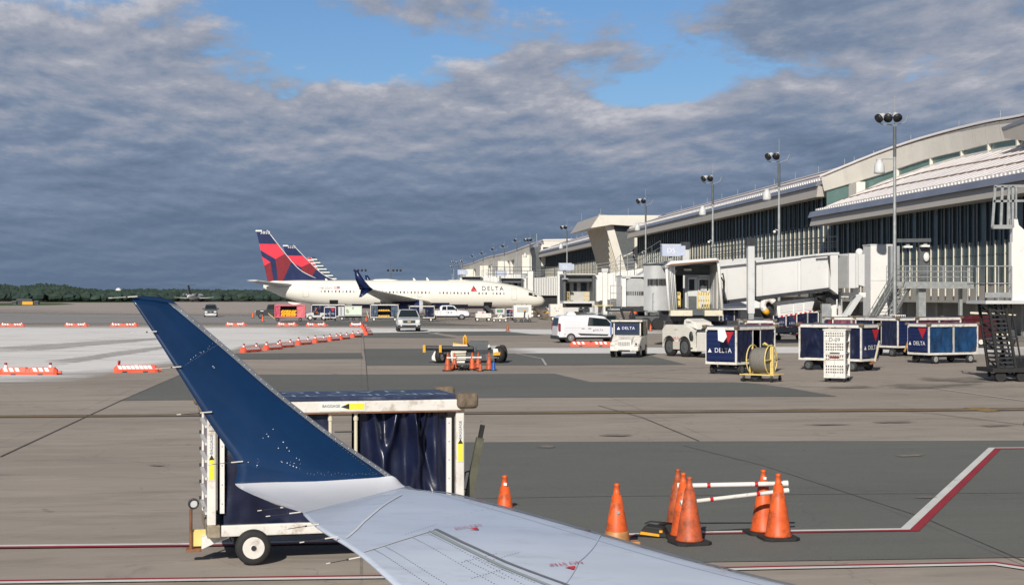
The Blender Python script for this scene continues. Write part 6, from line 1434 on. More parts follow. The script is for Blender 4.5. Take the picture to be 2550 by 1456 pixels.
# left end wall with ribs
mb = MB(); mb.box(x0 + .02, x0 + .05, y0 + .10, y1 - .10, zf + .006, Hn - .16, M('grimy_panel', (.26, .22, .25), .6, var=.25, scale=4, dirt=((.12, .09, .08), .4, 5)))
for k in range(7): z = zf + .12 + k * .2; mb.box(x0 - .02, x0 + .019, y0 + .101, y1 - .101, z, z + .03, lgrey); mb.cyl((x0 - .03, y1 - .25, z + .05), (x0 - .03, y1 - .25, z + .09), .012, dark, n=6)
mb.build('end_panel', N_)
end_panel(N_, x1 - .02, Wn, zf, Hn - .16, 1)
mb = MB(); mb.box(x0 + .16, x1 - .01, y0 + .071, y1 - .071, zf - .09, zf - .03, dgrey); mb.build('floor', N_)
mb = MB(); mb.box(x0 + .3, x1 - .3, -.3, -.2, .26, zf - .10, dark); mb.box(x0 + .3, x1 - .3, .2, .3, .26, zf - .10, dark)
for x in (x0 + .52, x1 - .5): mb.cyl((x, y0 + .12, .21), (x, y1 - .12, .21), .04, dark, n=8); mb.box(x - .2, x + .2, -.35, .35, .19, .27, dark)
mb.build('chassis', N_)
for x in (x0 + .52, x1 - .5):
    for y in (y0 - .02, y1 - .06): wheel(N_, (x, y, .205), .205, .15, rim=wornw, n=36, holes=True)
# hitch at left
mb = MB(); hx = x0 - .10; mb.prism([(x0 - .05, y0 + .25, .16), (x0 + .35, y0 + .25, .33), (x0 + .05, y0 + .25, .33), (x0 - .05, y0 + .25, .30)], (0, .25, 0), white); mb.box(hx - .07, x0, y0 + .38, y0 + .42, .34, .37, pyel); mb.box(hx - .06, hx + .1, y0 + .36, y0 + .44, .18, .35, pyel)
mb.cyl((hx - .07, y0 + .34, .15), (hx - .07, y0 + .34, .62), .018, rust, n=8); mb.box(hx - .12, hx + .05, y0 + .3, y0 + .45, .12, .155, rust)
mb.build('hitch', N_)
mb = MB(); T_ = [(hx - .04 + .055 * cos(k * pi / 6), y0 + .34, .68 + .055 * sin(k * pi / 6)) for k in range(13)]; mb.tube(T_, .012, dark, 6); mb.cyl((hx - .04, y0 + .35, .68), (hx - .04, y0 + .39, .68), .045, lgrey, n=12); mb.build('hitch_ring', N_)
mb = MB(); q0, q1 = Vector((x1 + .03, y0 + .25, .30)), Vector((x1 + .25, y0 + .25, 1.38)); mb.bar(q0, q1, .09, .06, M('olive_steel', (.10, .10, .07), .6, var=.3, scale=5), (0, 1, 0)); mb.bar(q1, q1 + (q1 - q0).normalized() * .16, .05, .05, black, (0, 1, 0)); mb.tube([q0.lerp(q1, .42) - Vector((.03, 0, 0)), q0.lerp(q1, .42) + Vector((-.10, 0, .02)), q0.lerp(q1, .62) + Vector((-.10, 0, 0)), q0.lerp(q1, .64)], .012, dgrey, 6); mb.build('drawbar', N_)
# ================================================================== CONES
def cone_mesh(m, taped=False, h=.84, base=.20):
    mb = MB(); mb.lathe([(.170, .045), (.176, .06), (.160, .085), (.135, .26), (.094, .50), (.092, .505), (.056, .70), (.045, .70), (.030, h - .035), (.034, h - .03), (.032, h), (.022, h), (.020, h - .05)], m, 26); return mb
def make_cone(label, loc, m=None, rz=0.0, grp='big traffic cones', hole=False, tape=False, sticker_=False, sc=1.0, base_m=None):
    m = m or coneo; t = thing('traffic_cone', label, 'traffic cone', loc, rz, grp); t.scale = (sc, sc, sc)
    cone_mesh(m).build('cone', t)
    mb = MB(); mb.prism([((.235, .16), (.16, .235), (-.16, .235), (-.235, .16), (-.235, -.16), (-.16, -.235), (.16, -.235), (.235, -.16))[k] + (.004,) for k in range(8)], (0, 0, .045), base_m or black)
    mb.build('base', t, bevel=.01 if sc >= 1 else 0)
    if hole: mb = MB(); c = Vector((0, -.092, .50)).normalized(); mb.cyl((0, -.075, .50), (0, -.108, .505), .022, grey, n=12); mb.build('hole', t)
    if sticker_: mb = MB(); mb.prism([(-.02, -.052, .72), (.02, -.052, .715), (.022, -.0505, .75), (-.018, -.0505, .755)], (0, -.004, 0), textw); mb.build('sticker', t)
    if tape:
        tm = M('brown_tape', (.42, .20, .07), .45, var=.3, scale=8); mb = MB(); mb.lathe([(.182, .05), (.168, .12), (.152, .2), (.142, .27), (.125, .275)], tm, 14); mb.box(-.27, -.10, -.1, .05, .03, .12, tm); mb.box(.10, .27, -.12, .06, .02, .15, tm); mb.build('tape', t, bevel=.01)
    return t
def cd(top): return F_PX * (EYE - .84) / (top - HOR)
make_cone('tall orange cone with a small white patch, just right of the big baggage cart', GD(1257, cd(1183)), grp='big traffic cones', sticker_=True)
make_cone('tall orange cone with a round hole and brown taped bottom, beyond the wing edge', GD(1536, cd(1203)), hole=True, tape=True)
C1 = make_cone('darkest orange cone at the left, rearmost of the three beside the black chock', GD(1688, 20.25), M('dark_cone_orange', (.42, .085, .025), .55, var=.3, scale=5, dirt=((.1, .04, .02), .7, 7)))
make_cone('middle orange cone of the three beside the black chock', GD(1702, 19.8))
make_cone('dirty front cone of the three beside the black chock', GD(1717, 19.35), conef, .2)
make_cone('cone with white tag near its tip, rear one of the right pair', GD(1901, 20.15), sticker_=True, rz=.1)
make_cone('front cone of the right pair, whole black base in view', GD(1938, 19.7), rz=.05)
def cbar(label, a, b, r, marks):
    a, b = Vector(a), Vector(b); t = thing('barrier_bar', label, 'bar', (a + b) / 2, 0, 'white bars resting on cones'); a, b = a - t.location, b - t.location; mb = MB(); mb.cyl(a, b, r, wornw if marks == 2 else white, n=14); mb.build('bar', t)
    for s, e in ((a, a.lerp(b, .045)), (b.lerp(a, .045), b)): mb = MB(); mb.cyl(s, e, r * 1.3, white, n=14); mb.build('end_cap', t)
    for f in (.27, .70) : mb = MB(); mb.cyl(a.lerp(b, f), a.lerp(b, f + .03), r * 1.06, red, n=14); mb.build('red_band', t)
cbar('upper white bar with two red bands, resting across the tall cones', P(1686, 1209, 20.0), P(1962, 1203, 20.0), .031, 1)
cbar('lower grubby white bar slanting up to the right between the cones', P(1694, 1251.5, 19.45), P(1963, 1220, 19.75), .026, 2)
t = thing('wheel_chock', 'black rubber wheel chocks with yellow stripe beside the three cones', 'wheel chock', GD(1628, 19.9), A_ + radians(-18)); mb = MB(); mb.prism([(-.20, -.10, .01), (.20, -.10, .01), (.13, -.10, .14), (-.10, -.10, .16)], (0, .22, 0), black); mb.build('chock', t, bevel=.02)
mb = MB(); mb.prism([(-.16, -.125, .05), (.1, -.125, .03), (.1, -.125, .06), (-.14, -.125, .085)], (0, .02, 0), yellow); mb.box(.10, .14, -.12, -.1, .08, .11, yellow); mb.build('yellow_stripe', t)
mb = MB(); mb.prism([(.05, .14, .01), (.36, .14, .01), (.30, .14, .15), (.02, .14, .15)], (0, .18, 0), black); mb.tube([(-.12, .0, .17), (-.05, .02, .2), (.1, .05, .19), (.2, .2, .16)], .012, black, 6); mb.build('chock', t, bevel=.02)
# ---- cones and bar near the yellow belt machine ------------------------------
for i, (px, y, top, m, lb) in enumerate(((1115, 926, 877, conef, 'first orange cone from the left in front of the yellow-armed loader'), (1132, 923, 878, conef, 'second orange cone in front of the yellow-armed loader'), (1176, 922, 877, coneo, 'third orange cone, standing right of the dark bundle'),
        (1191, 925, 877, conef, 'fourth orange cone, at the right end of the low white bar'), (1218, 924, 877, conef, 'fifth orange cone, beside the blue cone'), (1229, 925, 894, coneb, 'small blue cone at the right end of the cone row'))):
    d_ = dep(y - 2.5); s = (y - 2.5 - top) / F_PX * d_ / .84; make_cone(lb, GD(px, d_), m, 0, 'cones by the loader', sc=s)
make_cone('short faded cone nested in front of the fourth cone of the loader row', GD(1196, dep(924)), conef, 0, 'cones by the loader', sc=.52)
cbar('thin white bar laid across the cones in front of the loader', P(1113, 890.5, 63.4), P(1199, 889.5, 63.4), .032, 1)
t = thing('cable_heap', 'small dark heap of cable lying between the loader cones', 'cable heap', GD(1152, 64.3)); mb = MB(); r = random.Random(2)
for k in range(9): mb.tube([(r.uniform(-.3, .3), r.uniform(-.1, .1), .04), (r.uniform(-.3, .3), r.uniform(-.1, .1), .2 * r.random() + .05), (r.uniform(-.3, .3), r.uniform(-.1, .1), .04)], .035, black, 5)
mb.build('cable', t)
for px, y, top, lb in ((1264.4, 824, 804, 'lone cone on the open apron between the loader and the airliner nose'), (629.6, 791, 775, 'cone standing left of the black tractor by the pink cart'), (654.4, 801, 783, 'cone with pale band in front of the black tractor'), (1620, 824, 806, 'cone behind the cabbed tow tractor'),
        (1726, 811, 795, 'first of the shaded cones under the D5 stair'), (1733, 812, 796, 'second of the shaded cones under the D5 stair'), (1744, 812, 798, 'third of the shaded cones under the D5 stair'), (1750, 813, 797, 'fourth of the shaded cones under the D5 stair'),
        (1113, 800, 786, 'cone beside the far yellow bag cart')):
    d_ = dep(y); s = (y - top) / F_PX * d_ / .84; make_cone(lb, GD(px if px != 1113 else 912, d_), M('dark_cone_orange', (.42, .085, .025)) if px in (1264.4,) else coneo, 0, 'far traffic cones', sc=s)
# ================================================================== LOW BARRICADES
def barricade(label, loc, rz, L=2.35, lights=2, scuffed=False, stripe='top'):
    t = thing('barricade', label, 'barricade', loc, rz, 'low orange barricades'); o = orange; h = .30; w = .40; mb = MB()
    sec = lambda x, s=1: [Vector((x, -w / 2, .0)), Vector((x, -w / 2, .12)), Vector((x, -w * .30 * s, h)), Vector((x, w * .30 * s, h)), Vector((x, w / 2, .12)), Vector((x, w / 2, 0))]
    xs = [-L / 2, -L / 2 + .12, -.10, -.06, .06, .10, L / 2 - .12, L / 2]
    rings = []
    for x in xs:
        e = abs(x) > L / 2 - .05; dip = abs(x) < .08; q = sec(x)
        if e: q = [Vector((v.x, v.y * .75, v.z * .62)) for v in q]
        if dip: q = [Vector((v.x, v.y, v.z * .86)) for v in q]
        rings.append(q)
    mb.loft(rings, o, smooth=False); mb.cyl((L / 2 - .01, 0, .10), (L / 2 + .16, 0, .10), .06, o, n=8); mb.build('body', t)
    mb = MB()
    for k in range(8):
        x = -L / 2 + .22 + k * (L - .4) / 8
        if k in (3, 4) and L > 2: continue
        for s in (-1, 1):
            a = [(x, s * (w / 2 - .012), .135), (x + .14, s * (w / 2 - .012), .135), (x + .06, s * (w * .30 + .012), h - .02), (x - .08, s * (w * .30 + .012), h - .02)]
            mb.poly([(p[0], p[1] + s * .012, p[2] + .006) for p in a], textw)
    mb.build('reflective_stripe', t)
    mb = MB()
    for x in (-L * .25, L * .22): mb.box(x - .10, x + .10, -w / 2 - .004, -w / 2 + .02, .0, .055, dark)
    mb.build('fork_slot', t)
    for x in ((-L / 2 + .22, L / 2 - .28) if lights == 2 else (-L / 2 + .22,)):
        b = MB(); b.box(x - .05, x + .05, -.05, .05, h, h + .09, textw if lights == 2 else lamp_r); b.lathe([(.045, h + .09), (.058, h + .10), (.058, h + .17), (.03, h + .19), (.001, h + .19)], lamp_r, 10, (x, 0, 0)); b.build('warning_light', t)
    return t
def bl(px0, px1, y): c = (px0 + px1) / 2; return GD(c, dep(y) + .2)
for i, (a, b, y, lb) in enumerate(((2, 60, 812.5, 'leftmost barricade of the far straight row'), (162, 217, 812.5, 'second barricade of the far straight row, left of the winglet'), (276, 342, 812.5, 'third barricade of the far row, just touching the winglet edge'), (562, 612, 811.5, 'barricade of the far row below the grey van'),
        (690, 739, 811.5, 'barricade of the far row below the pink cart'), (762, 813, 812, 'barricade of the far row below the light tow tractor'), (871, 904, 812, 'barricade of the far row at the corner of the pale concrete'))):
    d_ = dep(y); L = (b - a) / F_PX * d_ ; barricade(lb, bl(a, b, y), A_ * .3, L)
names = ['nearest', 'second', 'third', 'fourth', 'fifth', 'sixth', 'seventh', 'last']
for i, (a, b, y) in enumerate(((606, 642, 876.5), (664, 694, 870.5), (696, 725.6, 865), (742, 770, 858), (781, 812, 852.6), (819, 841.5, 848), (845.5, 867, 844.5), (877.6, 894, 839.6))):
    d_ = dep(y); wpx = (b - a) / F_PX * d_; barricade(names[i] + ' dull barricade of the curving row right of the winglet' if i else 'nearest dull barricade of the curving row, close beside the winglet', bl(a, b, y), A_ + radians(70 + .8 * i), 1.9 if i < 5 else 1.7, 2)
for i, (px, y) in enumerate(((906, 815), (910, 821), (914, 827), (917, 834))):
    barricade(['first', 'second', 'third', 'fourth'][i] + ' end-on barricade counted from the far corner of the pale concrete', GD(px, dep(y)), A_ + radians(78), 1.5, 1)
barricade('nearest barricade at the left edge, with two red-capped lamps', GD(72, dep(933)), A_ + radians(1), 2.25)
barricade('near barricade just left of the winglet, with one red lamp', GD(338, dep(926.5)), A_ + radians(14), 1.75, 1)
barricade('bright orange barricade under the white van', GD(1472, dep(862)), A_, 2.6, 0)
barricade('bright orange barricade seen past the front of the white van', GD(1519, dep(817)), A_, 1.6, 0)
# ================================================================== ROAD VEHICLES
class Body:
    """car body lofted along x (front at +x): stations of roof height, with belt line and tumblehome"""
    def __init__(s, top, belt, w, zb=.22, tuck=.16, nose=.10, roofw=None):
        s.top = top; s.belt = belt; s.w = w; s.zb = zb; s.tuck = tuck; s.x0 = top[0][0]; s.x1 = top[-1][0]; s.nose = nose
    def zt(s, x): return crv([(a, b) for a, b in s.top], x)[0]
    def lin(s, x):
        t = s.top
        for (a, b), (c, d) in zip(t, t[1:]):
            if a <= x <= c: return b + (d - b) * (x - a) / (c - a) if c > a else d
        return t[-1][1]
    def hw(s, x, z):
        L = s.x1 - s.x0; e = min(x - s.x0, s.x1 - x); w = s.w / 2 - s.nose * max(0, 1 - e / .45) ** 2
        if z > s.belt: w -= s.tuck * ((z - s.belt) / .65) ** 1.15
        if z < s.zb + .15: w -= .05 * (1 - (z - s.zb) / .15)
        return w
    def build(s, parent, mat, lowmat=None, name='body', zlow=.38):
        mb = MB(); xs = sorted(set([s.x0 + (s.x1 - s.x0) * i / 46 for i in range(47)] + [a for a, _ in s.top])); rings = []
        for x in xs:
            zt_ = s.lin(x); ring = []
            zs = [s.zb, s.zb + .15, min(zlow, zt_ - .2), min(s.belt * .78, zt_ - .14), min(s.belt, zt_ - .10), (min(s.belt, zt_ - .10) + zt_ - .06) / 2, zt_ - .06]
            R_ = [Vector((x, s.hw(x, z), z)) for z in zs] + [Vector((x, s.hw(x, zt_) - .07, zt_ - .012)), Vector((x, s.hw(x, zt_) * .5, zt_ + .012))]
            rings.append([Vector((p.x, -p.y, p.z)) for p in R_] + [p for p in R_[::-1]])
        mb.loft(rings, mat, mf=(lambda i, j, c: lowmat if (lowmat and c.z < zlow - .02) else mat)); return mb.build(name, parent)
    def side(s, mb, pts, m, o=.008, both=True):
        v = [(x, s.hw(x, z) + o, z) for x, z in pts]
        mb.poly([(x, -y, z) for x, y, z in v], m)
        if both: mb.poly(v[::-1], m)
    def cross(s, mb, xa, xb, m, inset=.12, o=.012, wb=None):     # windscreen between two stations on the sloping top
        za, zb_ = s.lin(xa), s.lin(xb); ya, yb = s.hw(xa, za) - inset, s.hw(xb, zb_) - inset; d = Vector((xb - xa, 0, zb_ - za)); nrm = Vector((-d.z, 0, d.x)).normalized()
        if nrm.z < 0: nrm = -nrm
        q = [Vector((xa, -ya, za)), Vector((xa, ya, za)), Vector((xb, yb, zb_)), Vector((xb, -yb, zb_))]; mb.poly([p + nrm * (o + .012) for p in q], m)
def arches(parent, b, xs, r, m=black):
    mb = MB()
    for x in xs:
        for s in (-1, 1): y = b.hw(x, r) + .004; mb.cyl((x, s * (y - .25), r + .02), (x, s * y, r + .02), r * 1.2, m, n=22)
    mb.build('wheel_arch', parent)
def wheels(parent, b, xs, r, w=.2, rim=chrome):
    for x in xs:
        for s in (-1, 1): wheel(parent, (x, s * (b.hw(x, .4) - w * .36), r), r, w, rim=rim, n=20)
# ---- white panel van ----------------------------------------------------------
V = thing('panel_van', 'white panel van with roof beacon and black sill trim, facing right', 'van', GD(1467, dep(853) + .7), A_ + radians(13))
b = Body([(-2.38, .55), (-2.36, 1.0), (-2.26, 1.72), (-2.05, 1.83), (.3, 1.84), (.85, 1.74), (1.62, 1.14), (2.15, .98), (2.33, .80), (2.38, .5)], 1.08, 1.84, .24, .14, .16)
b.build(V, vanw, dark, zlow=.40); mb = MB(); b.side(mb, [(-.36, 1.12), (1.42, 1.08), (.98, 1.58), (-.24, 1.70)], glass); mb.build('side_window', V)
mb = MB(); b.side(mb, [(1.50, 1.13), (1.60, 1.13), (1.08, 1.55)], glass, .008); mb.build('side_window', V)
mb = MB(); b.cross(mb, .90, 1.58, glass, .10); mb.build('windscreen', V)
mb = MB(); mb.prism([(-2.372, -.68, 1.15), (-2.372, .68, 1.15), (-2.285, .62, 1.66), (-2.285, -.62, 1.66)], (-.008, 0, 0), glass); mb.build('rear_window', V)
mb = MB(); g = M('van_seam', (.30, .31, .33), .4, var=0)
for x, z0, z1 in ((-1.98, .45, 1.70), (-1.15, .44, 1.75), (-.46, .44, 1.74), (1.47, .47, 1.08)): b.side(mb, [(x, z0), (x + .03, z0), (x + .03, z1), (x, z1)], g, .006)
b.side(mb, [(-1.95, 1.0), (-.85, 1.0), (-.85, 1.012), (-1.95, 1.012)], g, .004); mb.build('door_seam', V)
mb = MB(); b.side(mb, [(-1.05, .64), (1.10, .56), (1.0, .46), (-.85, .50)], dark, .014); b.side(mb, [(-2.3, .28), (-1.9, .28), (-1.9, .62), (-2.3, .66)], dark, .012); mb.build('side_trim', V)
mb = MB(); mb.box(-2.46, -2.30, -.85, .85, .26, .48, dark); mb.box(2.28, 2.44, -.80, .80, .24, .44, dark); mb.build('bumper', V, bevel=.03)
arches(V, b, (-1.50, 1.55), .33); wheels(V, b, (-1.50, 1.55), .33)
mb = MB(); mb.box(-2.36, -2.22, -.93, -.84, .80, 1.30, lamp_r); mb.box(-2.36, -2.22, .84, .93, .80, 1.30, lamp_r); mb.build('tail_light', V)
mb = MB(); mb.prism([(-1.65, -.25, 1.845), (-.95, -.25, 1.845), (-1.12, -.25, 2.05), (-1.5, -.25, 2.05)], (0, .5, 0), vanw); mb.box(-.90, -.80, -.3, .3, 1.845, 1.92, pyel); mb.build('roof_box', V)
mb = MB(); mb.box(-1.0, -.45, -.5, .5, 1.93, 1.96, dgrey); mb.box(-.95, -.5, -.45, .45, 1.97, 2.06, dark); mb.box(-.78, -.70, -.3, .3, 1.845, 1.93, pyel); mb.build('light_bar', V)
mb = MB()
for x in (-.68, -.22): mb.box(x - .1, x + .1, -b.hw(x, 1.0) - .03, -b.hw(x, 1.0), .94, .97, dark)
mb.box(1.25, 1.45, -1.06, -.90, 1.10, 1.28, dark); mb.build('door_handle', V)
o = lettering('DELTA', .17, (.42, -.95, .84), (1, 0, 0), (0, 0, 1), textn, V, spacing=1.2, off=.0)
for v in o.data.vertices: v.co.y = -b.hw(v.co.x, v.co.z) - .008
mb = MB(); mb.poly([(x, -b.hw(x, .8) - .009, z) for x, z in ((.00, .78), (.12, .78), (.06, .90))], textn); mb.build('door_logo', V)
lettering('4.90', .15, (1.72, -b.hw(1.72, .9), .93), (1, 0, 0), (0, 0, 1), textn, V, off=.012)
# ---- silver sport utility vehicle facing us ---------------------------------
S_ = thing('silver_suv', 'silver four-wheel drive facing the camera on the open apron', 'car', GD(1016, dep(826) + 2.4), A_ + radians(-84))
b = Body([(-2.6, .7), (-2.55, 1.2), (-2.35, 1.82), (-2.1, 1.92), (.2, 1.93), (.55, 1.85), (1.25, 1.22), (2.3, 1.10), (2.5, .98), (2.58, .55)], 1.20, 2.02, .34, .24, .14)
b.build(S_, silver, dgrey, zlow=.48); mb = MB(); b.side(mb, [(-1.0, 1.26), (1.02, 1.26), (.52, 1.74), (-1.0, 1.78)], glass); b.side(mb, [(-2.3, 1.28), (-1.1, 1.26), (-1.1, 1.78), (-2.2, 1.74)], glass); mb.build('side_window', S_)
mb = MB(); b.cross(mb, .55, 1.22, glass, .10); mb.build('windscreen', S_)
mb = MB(); mb.box(2.50, 2.60, -.52, .52, .78, 1.02, dark); mb.box(2.585, 2.61, -.50, .50, .96, .99, yellow if False else chrome); mb.box(2.585, 2.61, -.14, .14, .85, .93, pyel); mb.build('grille', S_)
mb = MB(); mb.box(2.42, 2.57, -.92, -.58, .80, 1.02, lens); mb.box(2.42, 2.57, .58, .92, .80, 1.02, lens); mb.build('headlight', S_, bevel=.02)
mb = MB(); mb.box(2.40, 2.70, -.98, .98, .36, .58, dark); mb.box(2.50, 2.68, -.95, .95, .60, .75, silver); mb.box(2.68, 2.72, -.45, .45, .42, .52, black); mb.build('bumper', S_, bevel=.03)
for y in (-.68, .68): mb = MB(); mb.cyl((2.69, y, .55), (2.73, y, .55), .06, lens, n=10); mb.build('fog_light', S_)
arches(S_, b, (-1.55, 1.55), .40); wheels(S_, b, (-1.55, 1.55), .40, .28)
mb = MB(); mb.box(.75, .95, -1.28, -1.02, 1.18, 1.40, dark); mb.box(.75, .95, 1.02, 1.28, 1.18, 1.40, dark); mb.build('mirror', S_)
mb = MB(); mb.box(-1.8, .1, -.78, -.73, 1.93, 2.0, dark); mb.box(-1.8, .1, .73, .78, 1.93, 2.0, dark); mb.build('roof_rack', S_)
mb = MB(); mb.poly([(.62 + .01, -.2, 1.80), (.62, -.08, 1.80), (.67, -.08, 1.75), (.67, -.2, 1.75)], textw); mb.build('windscreen_sticker', S_)
# ---- grey minivan far off ------------------------------------------------------
S_ = thing('minivan', 'grey minivan facing the camera far out on the apron, right of the winglet', 'car', GD(525, dep(789) + 2), A_ + radians(-80))
b = Body([(-2.3, .7), (-2.25, 1.3), (-2.1, 1.9), (.5, 1.9), (.75, 1.78), (1.5, 1.12), (2.15, .98), (2.3, .5)], 1.10, 1.90, .25, .20, .14)
b.build(S_, gmet); mb = MB(); b.side(mb, [(-1.9, 1.2), (1.15, 1.2), (.7, 1.65), (-1.9, 1.7)], glass); mb.build('side_window', S_); mb = MB(); b.cross(mb, .78, 1.45, glass, .08); mb.build('windscreen', S_)
mb = MB(); mb.box(2.2, 2.33, -.4, .4, .62, .85, dark); mb.box(2.32, 2.36, -.12, .12, .70, .80, chrome); mb.build('grille', S_); mb = MB(); mb.box(2.15, 2.3, -.85, -.5, .68, .86, lens); mb.box(2.15, 2.3, .5, .85, .68, .86, lens); mb.build('headlight', S_)
mb = MB(); mb.box(2.2, 2.38, -.85, .85, .25, .5, lgrey); mb.build('bumper', S_); mb = MB(); mb.box(2.385, 2.40, -.25, .25, .35, .5, textw); mb.build('number_plate', S_)
wheels(S_, b, (-1.4, 1.4), .33); mb = MB(); mb.box(.95, 1.1, -1.2, -.95, 1.1, 1.3, dark); mb.box(.95, 1.1, .95, 1.2, 1.1, 1.3, dark); mb.build('mirror', S_)
# ---- white pickup ----------------------------------------------------------------
S_ = thing('pickup_truck', 'white extended-cab pickup truck facing right in front of the airliner engine', 'pickup truck', GD(1113, dep(796) + 1), 0.0)
b = Body([(-2.9, .62), (-2.88, 1.18), (-.95, 1.20), (-.90, 1.72), (-.65, 1.88), (.55, 1.90), (.95, 1.80), (1.45, 1.24), (2.7, 1.14), (2.85, .95), (2.9, .5)], 1.22, 1.98, .38, .22, .10)
b.build(S_, vanw); mb = MB(); b.side(mb, [(-.72, 1.28), (-.12, 1.28), (-.12, 1.76), (-.62, 1.74)], glass); b.side(mb, [(-.02, 1.28), (1.18, 1.28), (.78, 1.74), (-.02, 1.77)], glass); mb.build('side_window', S_)
mb = MB(); b.cross(mb, .95, 1.43, glass, .10); mb.build('windscreen', S_); arches(S_, b, (-1.85, 1.90), .40); wheels(S_, b, (-1.85, 1.90), .40, .26)
mb = MB(); g = M('van_seam', (.42, .43, .45)); [b.side(mb, [(x, .5), (x + .03, .5), (x + .03, 1.22), (x, 1.22)], g, .004) for x in (-.95, -.08, 1.25)]; mb.build('door_seam', S_)
mb = MB(); b.side(mb, [(.05, .88), (.22, .88), (.22, 1.02), (.05, 1.02)], textn, .01); b.side(mb, [(.42, .90), (.60, .90), (.60, 1.02), (.42, 1.02)], M('crest_purple', (.2, .05, .12), .5, var=0), .01); mb.build('door_marking', S_)
mb = MB(); mb.box(2.82, 3.05, -.92, .92, .42, .66, dark); mb.box(-3.02, -2.86, -.9, .9, .45, .62, dark); mb.build('bumper', S_); mb = MB(); mb.box(1.05, 1.2, -1.2, -.98, 1.28, 1.46, dark); mb.build('mirror', S_)
# ---- dark jeep-like tractor left of pink cart ---------------------------------
S_ = thing('black_utility_truck', 'black boxy utility truck parked left of the pink cart', 'truck', GD(669, dep(793) + .6), pi + .05)
mb = MB(); mb.prism([(-1.6, -.8, .45), (1.7, -.8, .45), (1.8, -.8, .9), (1.7, -.8, 1.15), (.35, -.8, 1.2), (.1, -.8, 1.95), (-1.0, -.8, 2.0), (-1.0, -.8, 1.25), (-1.6, -.8, 1.2)], (0, 1.6, 0), dark); mb.build('body', S_, bevel=.05)
mb = MB(); mb.prism([(-.85, -.81, 1.3), (.2, -.81, 1.3), (.02, -.81, 1.85), (-.85, -.81, 1.88)], (0, 1.62, 0), glass); mb.build('side_window', S_)
mb = MB(); mb.box(1.78, 1.84, -.6, -.35, .85, 1.05, lens); mb.box(1.78, 1.84, .35, .6, .85, 1.05, lens); mb.box(.7, 1.1, .80, .815, 1.0, 1.1, textw); mb.build('headlight', S_)
for x in (-1.0, 1.05):
    for s in (-1, 1): wheel(S_, (x, s * .75, .4), .4, .22, rim=dgrey, n=16)
